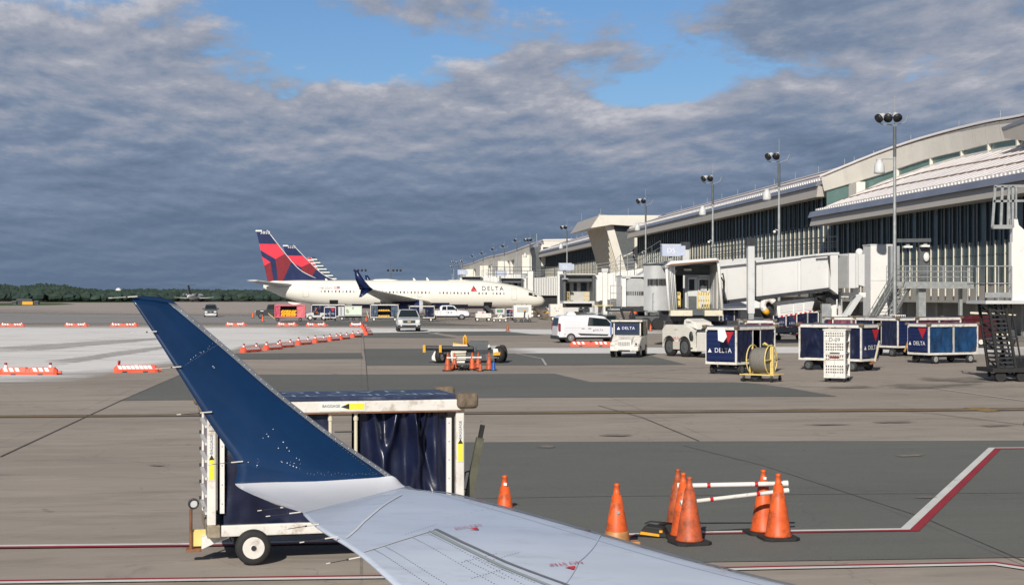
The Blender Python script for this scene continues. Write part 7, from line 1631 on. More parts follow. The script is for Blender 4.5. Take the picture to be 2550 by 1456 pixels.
# ---- people -------------------------------------------------------------------------
def person(label, loc, rz, pose='stand', vestm=vest, seat_z=0.0):
    """one continuous skinned figure in work clothes"""
    t = thing('person', label, 'person', loc, rz); J = {}
    if pose == 'stand':
        J = dict(pel=(0, 0, .95), ch=(0, .02, 1.32), nk=(0, 0, 1.50), hd=(0, -.02, 1.60), tp=(0, -.01, 1.76), ls=(-.19, 0, 1.42), le=(-.26, -.03, 1.15), lh=(-.24, -.14, .92), rs=(.19, 0, 1.42), re=(.27, 0, 1.15), rh=(.25, -.12, .90),
                 lk=(-.12, -.02, .50), lf=(-.14, 0, .08), lt=(-.15, -.17, .05), rk=(.13, .05, .50), rf=(.16, .12, .08), rt=(.17, -.05, .05), lhip=(-.10, 0, .88), rhip=(.10, 0, .88))
    else:
        J = dict(pel=(0, 0, .0), ch=(0, -.05, .38), nk=(0, -.07, .55), hd=(0, -.09, .66), tp=(0, -.08, .82), ls=(-.19, -.05, .48), le=(-.27, -.16, .22), lh=(-.16, -.42, .25), rs=(.19, -.05, .48), re=(.27, -.16, .22), rh=(.16, -.42, .28),
                 lk=(-.14, -.46, .02), lf=(-.14, -.50, -.40), lt=(-.14, -.66, -.43), rk=(.14, -.46, .02), rf=(.14, -.50, -.40), rt=(.14, -.66, -.43), lhip=(-.10, -.06, .0), rhip=(.10, -.06, .0))
    R = dict(pel=.14, ch=.155, nk=.06, hd=.085, tp=.075, ls=.07, le=.05, lh=.035, rs=.07, re=.05, rh=.035, lk=.065, lf=.045, lt=.04, rk=.065, rf=.045, rt=.04, lhip=.095, rhip=.095)
    E = [('pel', 'ch'), ('ch', 'nk'), ('nk', 'hd'), ('hd', 'tp'), ('ch', 'ls'), ('ls', 'le'), ('le', 'lh'), ('ch', 'rs'), ('rs', 're'), ('re', 'rh'), ('pel', 'lhip'), ('lhip', 'lk'), ('lk', 'lf'), ('lf', 'lt'), ('pel', 'rhip'), ('rhip', 'rk'), ('rk', 'rf'), ('rf', 'rt')]
    ks = list(J); vs = [Vector(J[k]) + Vector((0, 0, seat_z)) for k in ks]; rad = [R[k] for k in ks]; ed = [(ks.index(a), ks.index(b_)) for a, b_ in E]
    for h, s in (('lh', -1), ('rh', 1)):        # five short fingers on each hand
        hv = vs[ks.index(h)]; f = (hv - vs[ks.index(h[0] + 'e')]).normalized()
        for q in range(5):
            off = Vector((.016 * (q - 2) * 1.0, 0, 0)); L = (.07, .08, .085, .08, .045)[q]; m1 = hv + f * .05 + off; m2 = m1 + f * L * .5 + Vector((0, -.004, 0)); m3 = m2 + f * L * .4 + Vector((0, -.015, -.01))
            i0 = len(vs); vs += [m1, m2, m3]; rad += [.010, .009, .007]; ed += [(ks.index(h), i0), (i0, i0 + 1), (i0 + 1, i0 + 2)]
    me = bpy.data.meshes.new('body'); me.from_pydata(vs, ed, []); o = bpy.data.objects.new('body', me); COL.objects.link(o); o.parent = t
    sk = o.modifiers.new('skin', 'SKIN'); sk.use_smooth_shade = True
    for i, v in enumerate(me.skin_vertices[0].data): v.radius = (rad[i], rad[i]); v.use_root = (i == 0)
    ss = o.modifiers.new('ss', 'SUBSURF'); ss.levels = 1; ss.render_levels = 1
    dg = bpy.context.evaluated_depsgraph_get(); ev = o.evaluated_get(dg); nm = bpy.data.meshes.new_from_object(ev); o.modifiers.clear(); o.data = nm
    nm.materials.clear(); [nm.materials.append(x) for x in (skin, M('navy_uniform', (.02, .025, .05), .8, var=.2), vestm, M('dark_hair', (.02, .015, .01), .7, var=0), black)]
    cz = J['ch'][2] + seat_z; nz = J['nk'][2] + seat_z
    for p in nm.polygons:
        c = p.center; p.use_smooth = True
        if c.z > nz + .02: p.material_index = 3 if (c.z > J['hd'][2] + seat_z + .08 or c.y > J['hd'][1] + .04) else 0
        elif abs(c.x) < .175 and c.z > cz - .30 and c.z < nz: p.material_index = 2
        elif (c - vs[ks.index('lh')]).length < .16 or (c - vs[ks.index('rh')]).length < .16: p.material_index = 0
        elif c.z < .13 + (seat_z - .43 if pose != 'stand' else 0): p.material_index = 4
        else: p.material_index = 1
    hz = J['hd'][2] + seat_z; hy = J['hd'][1]; mb = MB()
    for s in (-.03, .03): mb.sphere((s, hy - .082, hz + .025), .011, dark, 6)
    mb.sphere((0, hy - .095, hz), .014, skin, 6); mb.box(-.025, .025, hy - .09, hy - .08, hz - .04, hz - .033, lamp_r); mb.build('face', t)
    mb = MB(); mb.box(-.165, -.12, -.15 + J['ch'][1], -.14 + J['ch'][1], cz - .25, cz + .12, textw); mb.box(.12, .165, -.15 + J['ch'][1], -.14 + J['ch'][1], cz - .25, cz + .12, textw); mb.build('reflective_strip', t)
    return t
person('worker in an orange vest and dark trousers standing beyond the white van', GD(1510, dep(805)), A_ + .4)
person('worker in orange vest bending by the black stair behind the van', GD(1571, dep(797)), A_ - .5)
# ---- tow tractors -------------------------------------------------------------------
def small_tractor(label, loc, rz, driver=None):
    t = thing('tow_tractor', label, 'tow tractor', loc, rz, 'small tow tractors'); mb = MB()
    mb.prism([(-1.3, -.62, .35), (1.35, -.62, .35), (1.4, -.62, .85), (.45, -.62, 1.0), (.40, -.62, .62), (-.35, -.62, .62), (-.40, -.62, .95), (-1.3, -.62, .95)], (0, 1.24, 0), lgrey); mb.build('body', t, bevel=.04)
    mb = MB(); mb.box(-.38, .05, -.45, .45, .63, .80, dark); mb.box(-.45, -.36, -.45, .45, .80, 1.2, dark); mb.build('seat', t)
    mb = MB(); mb.bar((.45, 0, .95), (.22, 0, 1.18), .05, .05, dark); mb.cyl((.22, 0, 1.17), (.20, 0, 1.20), .17, dark, n=14); mb.build('steering_wheel', t)
    for x in (-.85, .9):
        for s in (-1, 1): wheel(t, (x, s * .58, .33), .33, .2, rim=wornw, n=16)
    return t
l = GD(789, dep(797) + .8); small_tractor('light grey tow tractor with seated orange-vested driver among the far carts', l, pi + .1)
person('seated driver in orange vest on the far light grey tow tractor', l, pi + .1 + pi / 2, 'sit', vest, .86)
# cabbed white tow tractor
TT_ = thing('cabbed_tow_tractor', 'worn white cabbed tow tractor facing us with navy lettered sun strip and slotted grille', 'tow tractor', GD(1566, dep(891) + 1.6), A_ + radians(-103), 'small tow tractors')
# local: front +x
mb = MB(); mb.prism([(1.45, -.74, .33), (1.48, -.74, .62), (1.40, -.74, .66), (.60, -.74, 1.02), (.50, -.74, 1.06), (-1.55, -.74, 1.06), (-1.55, -.74, .33)], (0, 1.48, 0), wornw); mb.build('body', TT_, bevel=.05)
mb = MB(); mb.prism([(1.50, -.36, .42), (1.50, -.36, .84), (1.40, -.36, .90), (.60, -.36, 1.10), (.60, -.36, .60)], (0, .72, 0), wornw); mb.prism([(1.62, -.72, .34), (1.62, -.72, .58), (1.50, -.72, .60), (1.50, -.72, .34)], (0, 1.44, 0), wornw); mb.build('bonnet', TT_, bevel=.04)
mb = MB()
for r_ in range(9):
    for c_ in range(7): mb.box(1.502, 1.512, -.30 + c_ * .085, -.30 + c_ * .085 + .06, .44 + r_ * .043, .44 + r_ * .043 + .018, darkin)
mb.build('grille', TT_)
mb = MB()
for s in (-1, 1): mb.box(1.47, 1.51, s * .60 - .11, s * .60 + .11, .62, .76, wornw); mb.cyl((1.50, s * .60, .70), (1.53, s * .60, .70), .055, lens if s < 0 else dark, n=12)
mb.build('headlight', TT_)
mb = MB(); mb.box(1.60, 1.66, -.30, .30, .32, .40, black); mb.build('bumper', TT_)
mb = MB() # cab posts, roof
for x, y in ((.52, -.70), (.52, .64), (-.75, -.70), (-.75, .64)): mb.box(x, x + .06, y, y + .06, 1.06, 1.80, wornw)
mb.box(.50, .60, -.70, .70, 1.061, 1.11, wornw); mb.build('cab_frame', TT_, bevel=.01)
mb = MB(); mb.box(-1.0, .72, -.80, .80, 1.80, 1.88, wornw); mb.box(-.9, .6, -.7, .7, 1.881, 1.91, brown); mb.build('cab_roof', TT_, bevel=.03)
mb = MB(); mb.box(.575, .585, -.63, .63, 1.12, 1.78, M('clear_windscreen', (.03, .045, .06), .08, var=0)); mb.build('windscreen', TT_)
mb = MB(); mb.box(.587, .592, -.61, .50, 1.28, 1.66, navy); mb.build('sun_strip', TT_); lettering('DELTA', .20, (.592, .06, 1.47), (0, 1, 0), (0, 0, 1), textw, TT_, spacing=1.15, off=.012)
mb = MB(); mb.poly([(.606, -.52, 1.40), (.606, -.36, 1.40), (.606, -.44, 1.55)], textw); mb.build('strip_logo', TT_)
lettering('DELTA', .13, (1.25, 0, .962), (0, 1, 0), (-.95, 0, .3), textg, TT_, spacing=1.3, off=.02)
mb = MB(); mb.box(-.85, -.80, -.68, .68, 1.07, 1.79, navyc); mb.box(-.79, .5, -.735, -.725, 1.07, 1.70, navyc) ; mb.build('cab_curtain', TT_)
mb = MB(); mb.box(-1.5, -.80, .45, .76, 1.07, 1.86, cream); mb.box(-1.1, -1.0, .74, .78, 1.1, 1.5, dark); mb.build('rear_locker', TT_)
mb = MB(); mb.box(.6, .66, -.86, -.78, 1.1, 1.75, M('blue_flap', (.08, .16, .36), .6, var=.2)); mb.build('door_flap', TT_)
for x in (-.95, .95):
    for s in (-1, 1): wheel(TT_, (x, s * .66, .32), .32, .22, rim=wornw, n=20)
# low pushback tractor
PB = thing('pushback_tractor', 'low cream pushback tractor with big wheels, left of the cart with the paper tag', 'pushback tractor', base_at(GD(1688, 79.3), A_ - radians(60), (-.73, -.86)), A_ - radians(60))
pbw = M('tractor_cream', (.70, .68, .62), .45, var=.08, scale=2, dirt=((.3, .25, .2), .25, 4))
mb = MB(); mb.prism([(-1.95, -.62, .35), (-1.95, -.62, 1.35), (-1.65, -.62, 1.62), (-.2, -.62, 1.62), (-.05, -.62, 1.40), (-.05, -.62, .35)], (0, 1.24, 0), pbw)
arc = lambda cx: [(cx - .57 * cos(k * pi / 12), .50 + .57 * sin(k * pi / 12)) for k in range(13)]
out_ = [(-1.96, .45), (-1.96, 1.38), (-1.66, 1.63), (-.2, 1.63), (.53, 1.36), (.53, .50)] + [(x, z) for x, z in arc(-.08)[::-1]] + [(-.66, .42), (-.80, .42)] + [(x, z) for x, z in arc(-1.38)[::-1]]
for ys_ in (-.95, .63): mb.prism([(x, ys_, z) for x, z in out_], (0, .32, 0), pbw)
mb.build('body_side', PB); mb = MB(); mb.box(-.05, .42, -.62, .62, .32, 1.38, pbw); mb.box(.54, .94, -.90, -.3, .32, .5, pbw); mb.box(.95, 2.1, -.95, .95, .32, 1.28, pbw); mb.box(.42, .95, -.93, .93, .30, .42, pbw); mb.box(.42, .95, -.2, .93, .42, 1.25, pbw); mb.build('body', PB, bevel=.05)
mb = MB(); mb.prism([(-.62, -.6, 1.62), (.55, -.6, 1.40), (.30, -.6, 1.78), (-.35, -.6, 1.95), (-.55, -.6, 1.90)], (0, 1.1, 0), pbw); mb.build('hood', PB, bevel=.05); lettering('TMPM', .16, (-.15, -.6, 1.75), (1, 0, 0), (0, 0, 1), textn, PB)
mb = MB()
for x in (-1.38, -.08): mb.box(x - .56, x + .56, -.66, -.63, .3, 1.0, darkin)
mb.build('wheel_arch', PB)
for x in (-1.38, -.08):
    for s in (-1, 1): wheel(PB, (x, s * .80, .50), .50, .26, rim=dgrey, n=26)
lettering('DELTA', .19, (-.72, -.955, .93), (1, 0, 0), (0, 0, 1), textr, PB, off=.01); mb = MB(); mb.box(-1.02, -.45, -.962, -.951, .38, .78, M('tractor_panel', (.58, .55, .48), .5, var=0)); mb.build('access_hatch', PB); lettering('270073', .10, (-.75, -.955, 1.38), (1, 0, 0), (0, 0, 1), textg, PB, off=.01)
mb = MB(); mb.box(.20, .40, -.93, -.902, .98, 1.2, dark); mb.box(.45, .60, -.95, -.93, .85, 1.30, dark); mb.sphere((.55, -.98, 1.08), .16, dark, 8, (.9, .4, 1.5)); mb.sphere((.9, -.7, 1.2), .28, dark, 8, (1, .5, .8)); mb.build('seat_and_mirror', PB)
mb = MB(); mb.box(.1, .75, -.3, .3, 1.40, 1.48, dark); mb.box(.2, .55, -.2, .2, 1.48, 1.62, dark); mb.build('engine_cover', PB); mb = MB(); mb.box(-2.02, -1.95, -.2, .2, .5, .7, dark); mb.build('tow_hook', PB)
# yellow-armed belt loader / lower lobe machine with four wheels
BL = thing('tow_machine', 'white wheeled loading machine with yellow arm and long dark roller boom, behind the cones', 'loader', GD(1165, dep(905) + .6), A_)
def bp(px, py, dy=0.0): p = P(px, py, dep(905) + .6 + dy); l_ = p - BL.location; R_ = Matrix.Rotation(-A_, 3, 'Z'); v = R_ @ l_; return Vector((v.x, dy, v.z))
mb = MB(); mb.cyl(bp(1058, 866, -.3), bp(1178, 867, -.3), .105, dark, n=16); mb.bar(bp(1095, 866, -.1), bp(1185, 868, -.1), .25, .22, dgrey); mb.build('roller_boom', BL)
for x in (1057, 1097): mb = MB(); c = bp(x, 866, -.3); mb.box(c.x - .06, c.x + .06, -.50, -.12, c.z - .20, c.z + .14, yellow); mb.build('boom_clamp', BL)
mb = MB(); q = [bp(x, y, -.28) for x, y in ((1128, 858), (1163, 858), (1166, 864), (1160, 878), (1157, 903), (1126, 903), (1122, 880))]; mb.prism(q, (0, .9, 0), white); mb.build('body', BL); mb = MB(); q = [bp(x, y, -.25) for x, y in ((1083, 872), (1097, 874), (1090, 884), (1090, 901), (1075, 896), (1075, 888))]; mb.prism(q, (0, 1.2, 0), white); q = [bp(x, y, -.25) for x, y in ((1228, 868), (1252, 868), (1249, 884), (1236, 876), (1228, 884))]; mb.prism(q, (0, 1.4, 0), white); mb.build('fender', BL, bevel=.03)
mb = MB(); q = [bp(x, y, -.21) for x, y in ((1128, 853), (1150, 857), (1160, 857), (1160, 862), (1130, 864))]; mb.prism(q, (0, .8, 0), yellow); mb.tube([bp(1155, 868, 0), bp(1155, 840, 0), bp(1158, 835, 0), bp(1161, 840, 0), bp(1161, 868, 0)], .05, yellow, 8); mb.bar(bp(1160, 880, .1), bp(1158, 850, .1), .08, .08, yellow); mb.build('lift_arm', BL)
mb = MB(); mb.bar(bp(1165, 866, .3), bp(1245, 865, .3), .4, .22, grey); mb.bar(bp(1245, 865, .3), bp(1250, 868, .3), .42, .24, dred); mb.bar(bp(1205, 868, -.1), bp(1220, 860, -.1), .08, .12, lgrey); mb.build('conveyor_bed', BL)
mb = MB(); mb.box(bp(1086, 0).x, bp(1250, 0).x, -.2, 1.4, .42, .62, dark); mb.box(bp(1170, 0).x, bp(1215, 0).x, -.15, .9, .62, 1.0, dgrey); mb.bar(bp(1210, 888, -.25), bp(1238, 884, -.25), .2, .25, dgrey)
for k in range(5): mb.tube([bp(1150 + 6 * k, 862), bp(1165 + 5 * k, 856 - 3 * (k % 2), .1), bp(1176 + 4 * k, 872, .2)], .025, black, 5)
mb.build('chassis', BL)
mb = MB(); mb.bar(bp(1228, 881, -.35), bp(1246, 880, -.35), .22, .14, yellow); mb.build('yellow_cylinder', BL)
mb = MB()
for k in range(4): mb.bar(bp(1128, 878 + 5.5 * k, -.36), bp(1160, 877 + 5.5 * k, -.36), .04, .05, cream)
mb.bar(bp(1127, 875, -.36), bp(1127, 898, -.36), .05, .05, cream); mb.build('step_ladder', BL)
for px, dy, r in ((1096, -.2, .34), (1243, -.1, .40), (1100, 1.3, .34), (1250, 1.3, .40)): c = bp(px, 890, dy); wheel(BL, (c.x, dy, r), r, .26, rim=grey, n=22, axis=Vector((1, -.45 if px < 1200 else .5, 0)))
# ---- hose reel trolley --------------------------------------------------------------
HR = thing('cable_reel', 'yellow wheeled reel wound with grey hose, in front of the navy carts', 'hose reel', GD(1897, 56.2), A_ + radians(-34))
drumm = M('grey_hose', (.17, .16, .14), .8, var=.35, scale=6, stretch=(18, 1, 1))
mb = MB(); mb.lathe([(.30, -.32), (.42, -.31), (.45, -.2), (.46, 0), (.45, .2), (.42, .31), (.30, .32)], drumm, 28, (0, 0, .78), dirz=Vector((1, 0, 0)))
mb.build('hose', HR)
for s in (-1, 1):
    mb = MB(); c = Vector((s * .36, 0, .80)); R0 = .53; mb.tube([c + Vector((0, R0 * cos(k * pi / 14), R0 * sin(k * pi / 14))) for k in range(29)], .022, pyel, 7)
    for k in range(4): a = k * pi / 2 + .02; mb.bar(c, c + Vector((0, R0 * cos(a), R0 * sin(a))), .035, .06, pyel, (1, 0, 0))
    mb.build('reel_ring', HR)
mb = MB(); mb.box(.42, .47, -.06, .06, .28, 1.28, pyel); mb.box(-.47, -.42, -.06, .06, .28, .85, pyel); mb.build('upright', HR)
mb = MB(); mb.box(-.68, .68, -.45, .45, .24, .28, pyel); mb.build('platform', HR, bevel=.008)
mb = MB(); mb.tube([(.1, .2, 1.28), (.0, .1, 1.36), (.1, .0, 1.38), (.2, .1, 1.3)], .05, pyel, 7); mb.build('nozzle', HR)
for x in (-.55, .55):
    for y in (-.36, .36): mb = MB(); mb.cyl((x - .03, y, .09), (x + .03, y, .09), .09, black, n=12); mb.box(x - .04, x + .04, y - .03, y + .03, .12, .24, dgrey); mb.build('caster', HR)
mb = MB(); mb.box(-.3, .0, -.3, .0, .12, .23, dark); mb.tube([(-.75, -.2, .06), (-.5, -.1, .06), (-.2, -.25, .06), (.1, -.1, .06)], .05, black, 6); mb.build('hose_end', HR)
# ---- perforated locker trolley D-09 --------------------------------------------------
LK = thing('locker_trolley', 'white perforated locker trolley marked D-09 with open shelves on its side', 'trolley', base_at(GD(2105, 55.6), A_ + radians(-24), (.39, -.42)), A_ + radians(-24))
x0, x1, y0, y1, z0, z1 = -.39, .39, -.42, .42, .20, 1.86
mb = MB()
for x in (x0, x1 - .05):
    for y in (y0, y1 - .05): mb.box(x, x + .05, y, y + .05, z0, z1, wornw)
mb.box(x0 - .03, x1 + .03, y0 - .03, y1 + .03, z1, z1 + .05, wornw); mb.box(x0, x1, y0, y1, z0 - .05, z0 - .001, wornw); mb.build('frame', LK)
mb = MB(); # perforated front doors: strips between holes
nx = 7; zz_ = z0 + .02
def perf(xa, xb, za, zb, y, m, axis='x'):
    n = 8; w = (xb - xa) / n; rows_ = max(1, int((zb - za) / w)); h = (zb - za) / rows_
    for i in range(n + 1): X = xa + w * i; (mb.box(X - w * .22, X + w * .22, y, y + .012, za, zb, m) if axis == 'x' else mb.box(y, y + .012, X - w * .22, X + w * .22, za, zb, m))
    for j in range(rows_ + 1): Z = za + h * j; (mb.box(xa, xb, y + .001, y + .011, Z - h * .22, Z + h * .22, m) if axis == 'x' else mb.box(y + .001, y + .011, xa, xb, Z - h * .22, Z + h * .22, m))
fx0, fx1 = x0 + .06, x1 - .06
perf(fx0, fx1, 1.62, 1.80, y0, wornw); perf(fx0, fx1, 1.12, 1.42, y0, wornw); perf(fx0, fx1, .78, .98, y0, wornw); perf(fx0, fx1, .30, .62, y0, wornw)
for a, b in ((1.80, 1.86), (1.42, 1.62), (1.00, 1.11), (.62, .77), (.20, .29)): mb.box(fx0 - .01, fx1 + .01, y0 - .001, y0 + .014, a + .005, b - .005, wornw)
mb.box(-.006, .006, y0 - .006, y0 - .0015, .2, 1.0, grey); mb.build('perforated_door', LK)
lettering('D-09', .20, (0, y0 - .001, 1.52), (1, 0, 0), (0, 0, 1), textn, LK, off=.006)
mb = MB(); mb.box(-.17, .19, y0 - .012, y0 - .004, 1.02, 1.07, dark); mb.box(fx0, fx1, y0 - .03, y0 - .013, .985, 1.0, wornw); mb.box(fx0, fx1, y0 - .03, y0 - .013, .80, .815, cream); mb.box(-.18, .17, y0 - .014, y0 - .003, .86, .93, dred); mb.build('handle', LK)
mb = MB(); perf(-.37, .37, .25, 1.8, x0, wornw, 'y'); mb.build('perforated_side', LK)
mb = MB(); perf(x0 + .05, x1 - .05, .25, 1.8, y1 - .02, wornw); mb.build('perforated_back', LK)
for z in (.60, 1.02, 1.43): mb = MB(); mb.box(x0 + .06, x1 - .01, y0 + .06, y1 - .06, z, z + .03, lgrey); mb.build('shelf', LK)
for x in (x0 + .06, x1 - .06):
    for y in (y0 + .06, y1 - .06): mb = MB(); mb.cyl((x - .025, y, .075), (x + .025, y, .075), .075, black, n=12); mb.box(x - .035, x + .035, y - .03, y + .03, .10, .15, dgrey); mb.build('caster', LK)
# ---- low open trailer with cones, orange drum ------------------------------------------
TR = thing('low_trailer', 'low grey open trailer heaped with orange cones, between the paper-tagged cart and the safety drum', 'trailer', GD(1958, dep(846)), A_ + .15)
mb = MB(); mb.box(-1.1, .95, -.8, -.75, .55, .92, grey); mb.box(-1.1, .95, .75, .8, .55, .92, grey); mb.box(.9, .95, -.75, .75, .55, .92, grey); mb.box(-1.1, .95, -.75, .75, .50, .56, dgrey); mb.build('tray', TR)
for x in (-.8, .7): mb = MB(); mb.cyl((x, -.7, .2), (x, -.55, .2), .2, black, n=12); mb.box(x - .05, x + .05, -.66, -.6, .2, .5, dark); mb.build('wheel', TR)
r = random.Random(4)
for k in range(7):
    mb = MB(); x = -.8 + .24 * k; a = Vector((x, -.4 + .1 * (k % 3), .72)); b_ = a + Vector((r.uniform(.2, .4), r.uniform(-.3, .3), .28)); mb.cyl(a, b_, .14, coneo, r2=.03, n=12); o = mb.build('traffic_cone'); o.location = TR.location; o.rotation_euler = TR.rotation_euler; tag(o, 'orange cone lying in the heap on the low grey trailer', 'traffic cone', 'cones heaped on the trailer')
t = thing('safety_drum', 'orange and white striped safety drum beside the low trailer', 'drum', GD(1992, dep(838))); mb = MB(); mb.lathe([(.36, 0), (.34, .1), (.31, .1), (.30, .42), (.27, .42), (.26, .75), (.23, .75), (.22, 1.1), (.14, 1.12), (.01, 1.12)], dred, 18); mb.build('drum', t)
mb = MB()
for z, r_ in ((.5, .275), (.85, .235), (.25, .313)): mb.lathe([(r_, z), (r_, z + .12)], textw, 18, smooth=True)
mb.build('reflective_band', t)
# ---- row of carts and equipment in front of the airliner ---------------------------------
PKc = thing('pink_cart', 'pink framed cart with pink curtains, filled with yellow bags', 'baggage cart', GD(722, dep(800) + 1.0), .02)
mb = MB(); x0, x1 = -1.85, 1.85
for y in (-.8, .72): mb.box(x0, x1, y, y + .08, .46, .58, pink); mb.box(x0, x1, y, y + .08, 1.88, 2.0, pink)
for x in (x0, x1 - .1):
    for y in (-.8, .72): mb.box(x, x + .1, y - .002, y + .078, .58, 1.88, pink)
mb.build('frame', PKc); mb = MB(); mb.box(x0, x1, -.79, .79, 2.0, 2.05, pink); mb.build('roof', PKc); mb = MB(); mb.box(x0 + .1, x1 - .1, .66, .71, .58, 1.88, dark); mb.box(x0, x1, -.7, .7, .44, .5, dgrey); mb.build('back_wall', PKc)
curtain(PKc, x0 + .1, -1.15, -.7, .58, 1.88, pinkc, 5, .06, .5, 24); curtain(PKc, .85, x1 - .1, -.7, .58, 1.88, pink, 6, .03, 0, 24)
for x in (-1.5, 1.25):
    for s in (-1, 1): wheel(PKc, (x, s * .6, .22), .22, .18, rim=dgrey, n=14)
mb = MB(); mb.bar((x0, -.2, .35), (x0 - .8, -.3, 1.0), .08, .08, pyel, (0, 1, 0)); mb.build('drawbar', PKc)
bag_pile('yellow bag in the heap inside the pink cart', PKc.location, .02, -1.15, .85, -.62, .2, .58, 1.55, 36, bagy, 3, 'yellow bags in the pink cart')
wc = cart('far baggage cart with navy curtains half hidden behind the vested driver', GD(818, dep(797) + 3.0), 0, 4.4, 1.5, 2.05, .5, curt='closed', seed=70, drawbar=0, logo=False, n=24)
cart('far navy cart with small lettered panel facing us, beside the pale green bin', GD(822, dep(799.5) + .2), pi / 2, 1.5, 1.45, 1.85, .5, curt='closed', seed=71, drawbar=-1, n=24, post=white)
cart('far cart with open curtains and two shelves of yellow bags', GD(957, dep(799) + .8), 0, 3.5, 1.5, 2.1, .5, curt='open', seed=72, drawbar=-1, shelves=True, n=24, cm=M('slate_curtain', (.06, .085, .13), .5, var=.4, scale=2))
L_ = GD(957, dep(799) + .8); bag_pile('yellow bag on the shelves of the far open cart', L_, 0, -.75, .75, -.62, .2, .52, .85, 7, bagy, 5, 'yellow bags on the shelved cart', dm=.16); bag_pile('yellow bag on the shelves of the far open cart', L_, 0, -.75, .75, -.62, .2, 1.22, 1.55, 7, bagy, 6, 'yellow bags on the shelved cart', dm=.16)
cart('far cart half hidden behind the silver four-wheel drive, curtain drawn to one side', GD(1050, dep(800) + .6), 0, 3.1, 1.5, 1.95, .5, curt='half', seed=73, drawbar=1, n=24)
cart('small navy cart with lettered panel between the two white trolleys under the airliner', GD(1268, dep(797)), pi / 2, 1.5, 1.05, 1.55, .45, curt='closed', seed=74, drawbar=-1, n=16)
GB = thing('container_cart', 'pale green boxed container cart with shield-like patch, right of the small lettered panel', 'container cart', GD(880, dep(798) + .6), 0)
mb = MB(); mb.box(-1.05, 1.05, -.75, .75, .75, 1.78, pgreen); mb.box(-1.1, 1.1, -.8, .8, 1.78, 1.84, white); mb.box(-1.1, 1.1, -.79, .79, .55, .745, grey); mb.build('container', GB)
mb = MB(); mb.prism([(-.85, -.76, .95), (-.6, -.76, .95), (-.52, -.76, 1.15), (-.68, -.76, 1.45), (-.85, -.76, 1.50), (-.95, -.76, 1.25)], (0, -.012, 0), M('tan_patch', (.38, .36, .28), .6, var=.1)); mb.build('patch', GB); mb = MB(); mb.box(-.15, .05, -.765, -.752, 1.45, 1.7, grey); mb.build('label_plate', GB)
mb = MB(); mb.box(-1.9, -1.15, -.6, .6, .6, 1.75, lgrey); mb.box(-1.6, -1.5, -.61, -.601, .65, 1.7, dgrey); mb.build('side_box', GB); mb = MB(); mb.box(-1.8, 1.0, -.5, .5, .35, .54, dark); mb.build('chassis', GB)
for x in (-.8, .0, .85):
    for s in (-1, 1): wheel(GB, (x, s * .55, .2), .2, .16, rim=dgrey, n=12)
# belt loader, small trolley, white box cart, GPU
B1 = thing('belt_loader', 'white belt loader with raised dark belt under the forward cargo door', 'belt loader', GD(1203, dep(800) + .5), 0)
mb = MB(); mb.box(-.95, .95, -.7, .7, .45, 1.0, wornw); mb.box(-.7, .3, -.5, .5, 1.0, 1.25, lgrey); mb.box(-.15, .1, -.52, -.5, .7, 1.15, M('red_box', (.5, .05, .04), .5, var=0)); mb.build('body', B1, bevel=.04); mb = MB(); mb.prism([(.0, -.4, 1.85), (.55, -.4, 1.95), (1.35, -.4, 1.0), (1.0, -.4, .9)], (0, .8, 0), dark); mb.build('belt', B1)
for x in (-.75, .65):
    for s in (-1, 1): wheel(B1, (x, s * .62, .24), .24, .2, rim=wornw, n=12)
B2 = thing('ground_heater', 'small white machine on legs with green panel, second from the white belt loader', 'machine', GD(1244, dep(801)), 0); mb = MB(); mb.box(-.55, .55, -.5, .5, .9, 1.6, lgrey); mb.box(-.35, .35, -.51, -.501, 1.15, 1.45, dgrey); mb.box(-.2, .2, -.52, -.511, 1.2, 1.35, M('green_panel', (.1, .35, .1), .5, var=0)); mb.box(-.8, .8, -.45, .45, .4, .55, wornw); mb.bar((-.3, -.5, .5), (0, -.55, 1.0), .06, .06, white); mb.box(-.25, .25, -.4, .4, .55, .9, wornw); mb.build('body', B2)
for x in (-.7, 0, .7): wheel(B2, (x, -.42, .2), .2, .16, rim=wornw, n=12)
B3 = thing('white_box_cart', 'white box cart with grey window under the airliner nose', 'cart', GD(1300, dep(802)), 0); mb = MB(); mb.box(-1.05, 1.05, -.75, .75, .58, 2.05, white); mb.box(-.95, -.75, -.2, .2, 2.05, 2.15, dark); mb.box(.45, .6, -.2, .2, 2.05, 2.15, dark); mb.box(-.1, .05, -.2, .2, 2.05, 2.13, dark); mb.build('body', B3, bevel=.03)
mb = MB(); mb.prism([(-.68, -.76, 1.2), (.68, -.76, 1.2), (.68, -.76, 1.8), (-.68, -.76, 1.8)], (0, -.012, 0), M('vent_grey', (.40, .42, .42), .5, var=0)); mb.build('vent', B3); mb = MB(); mb.bar((.15, -.95, .5), (.22, -.9, 1.5), .12, .08, dark, (0, 1, 0)); mb.box(.14, .3, -.98, -.92, 1.3, 1.5, yellow); mb.bar((.5, -.95, .4), (.62, -.92, 1.0), .14, .08, lgrey, (0, 1, 0)); mb.build('drawbar', B3)
for x in (-.9, -.15, .4, .85): wheel(B3, (x, -.6, .2), .2, .16, rim=dgrey, n=12)
B4 = thing('ground_power_unit', 'large cream ground power unit beside the airliner nose, two joined boxes on wheels', 'ground power unit', GD(1404, dep(799) + .5), .0)
mb = MB(); mb.box(-1.8, -.05, -.9, .9, .55, 2.1, pbw); mb.box(-.04, 1.75, -.8, .9, .6, 2.12, pbw); mb.build('housing', B4, bevel=.06); mb = MB()
for k in range(18): mb.box(.05 + k * .09, .09 + k * .09, -.84, -.801, .8, 2.0, lgrey)
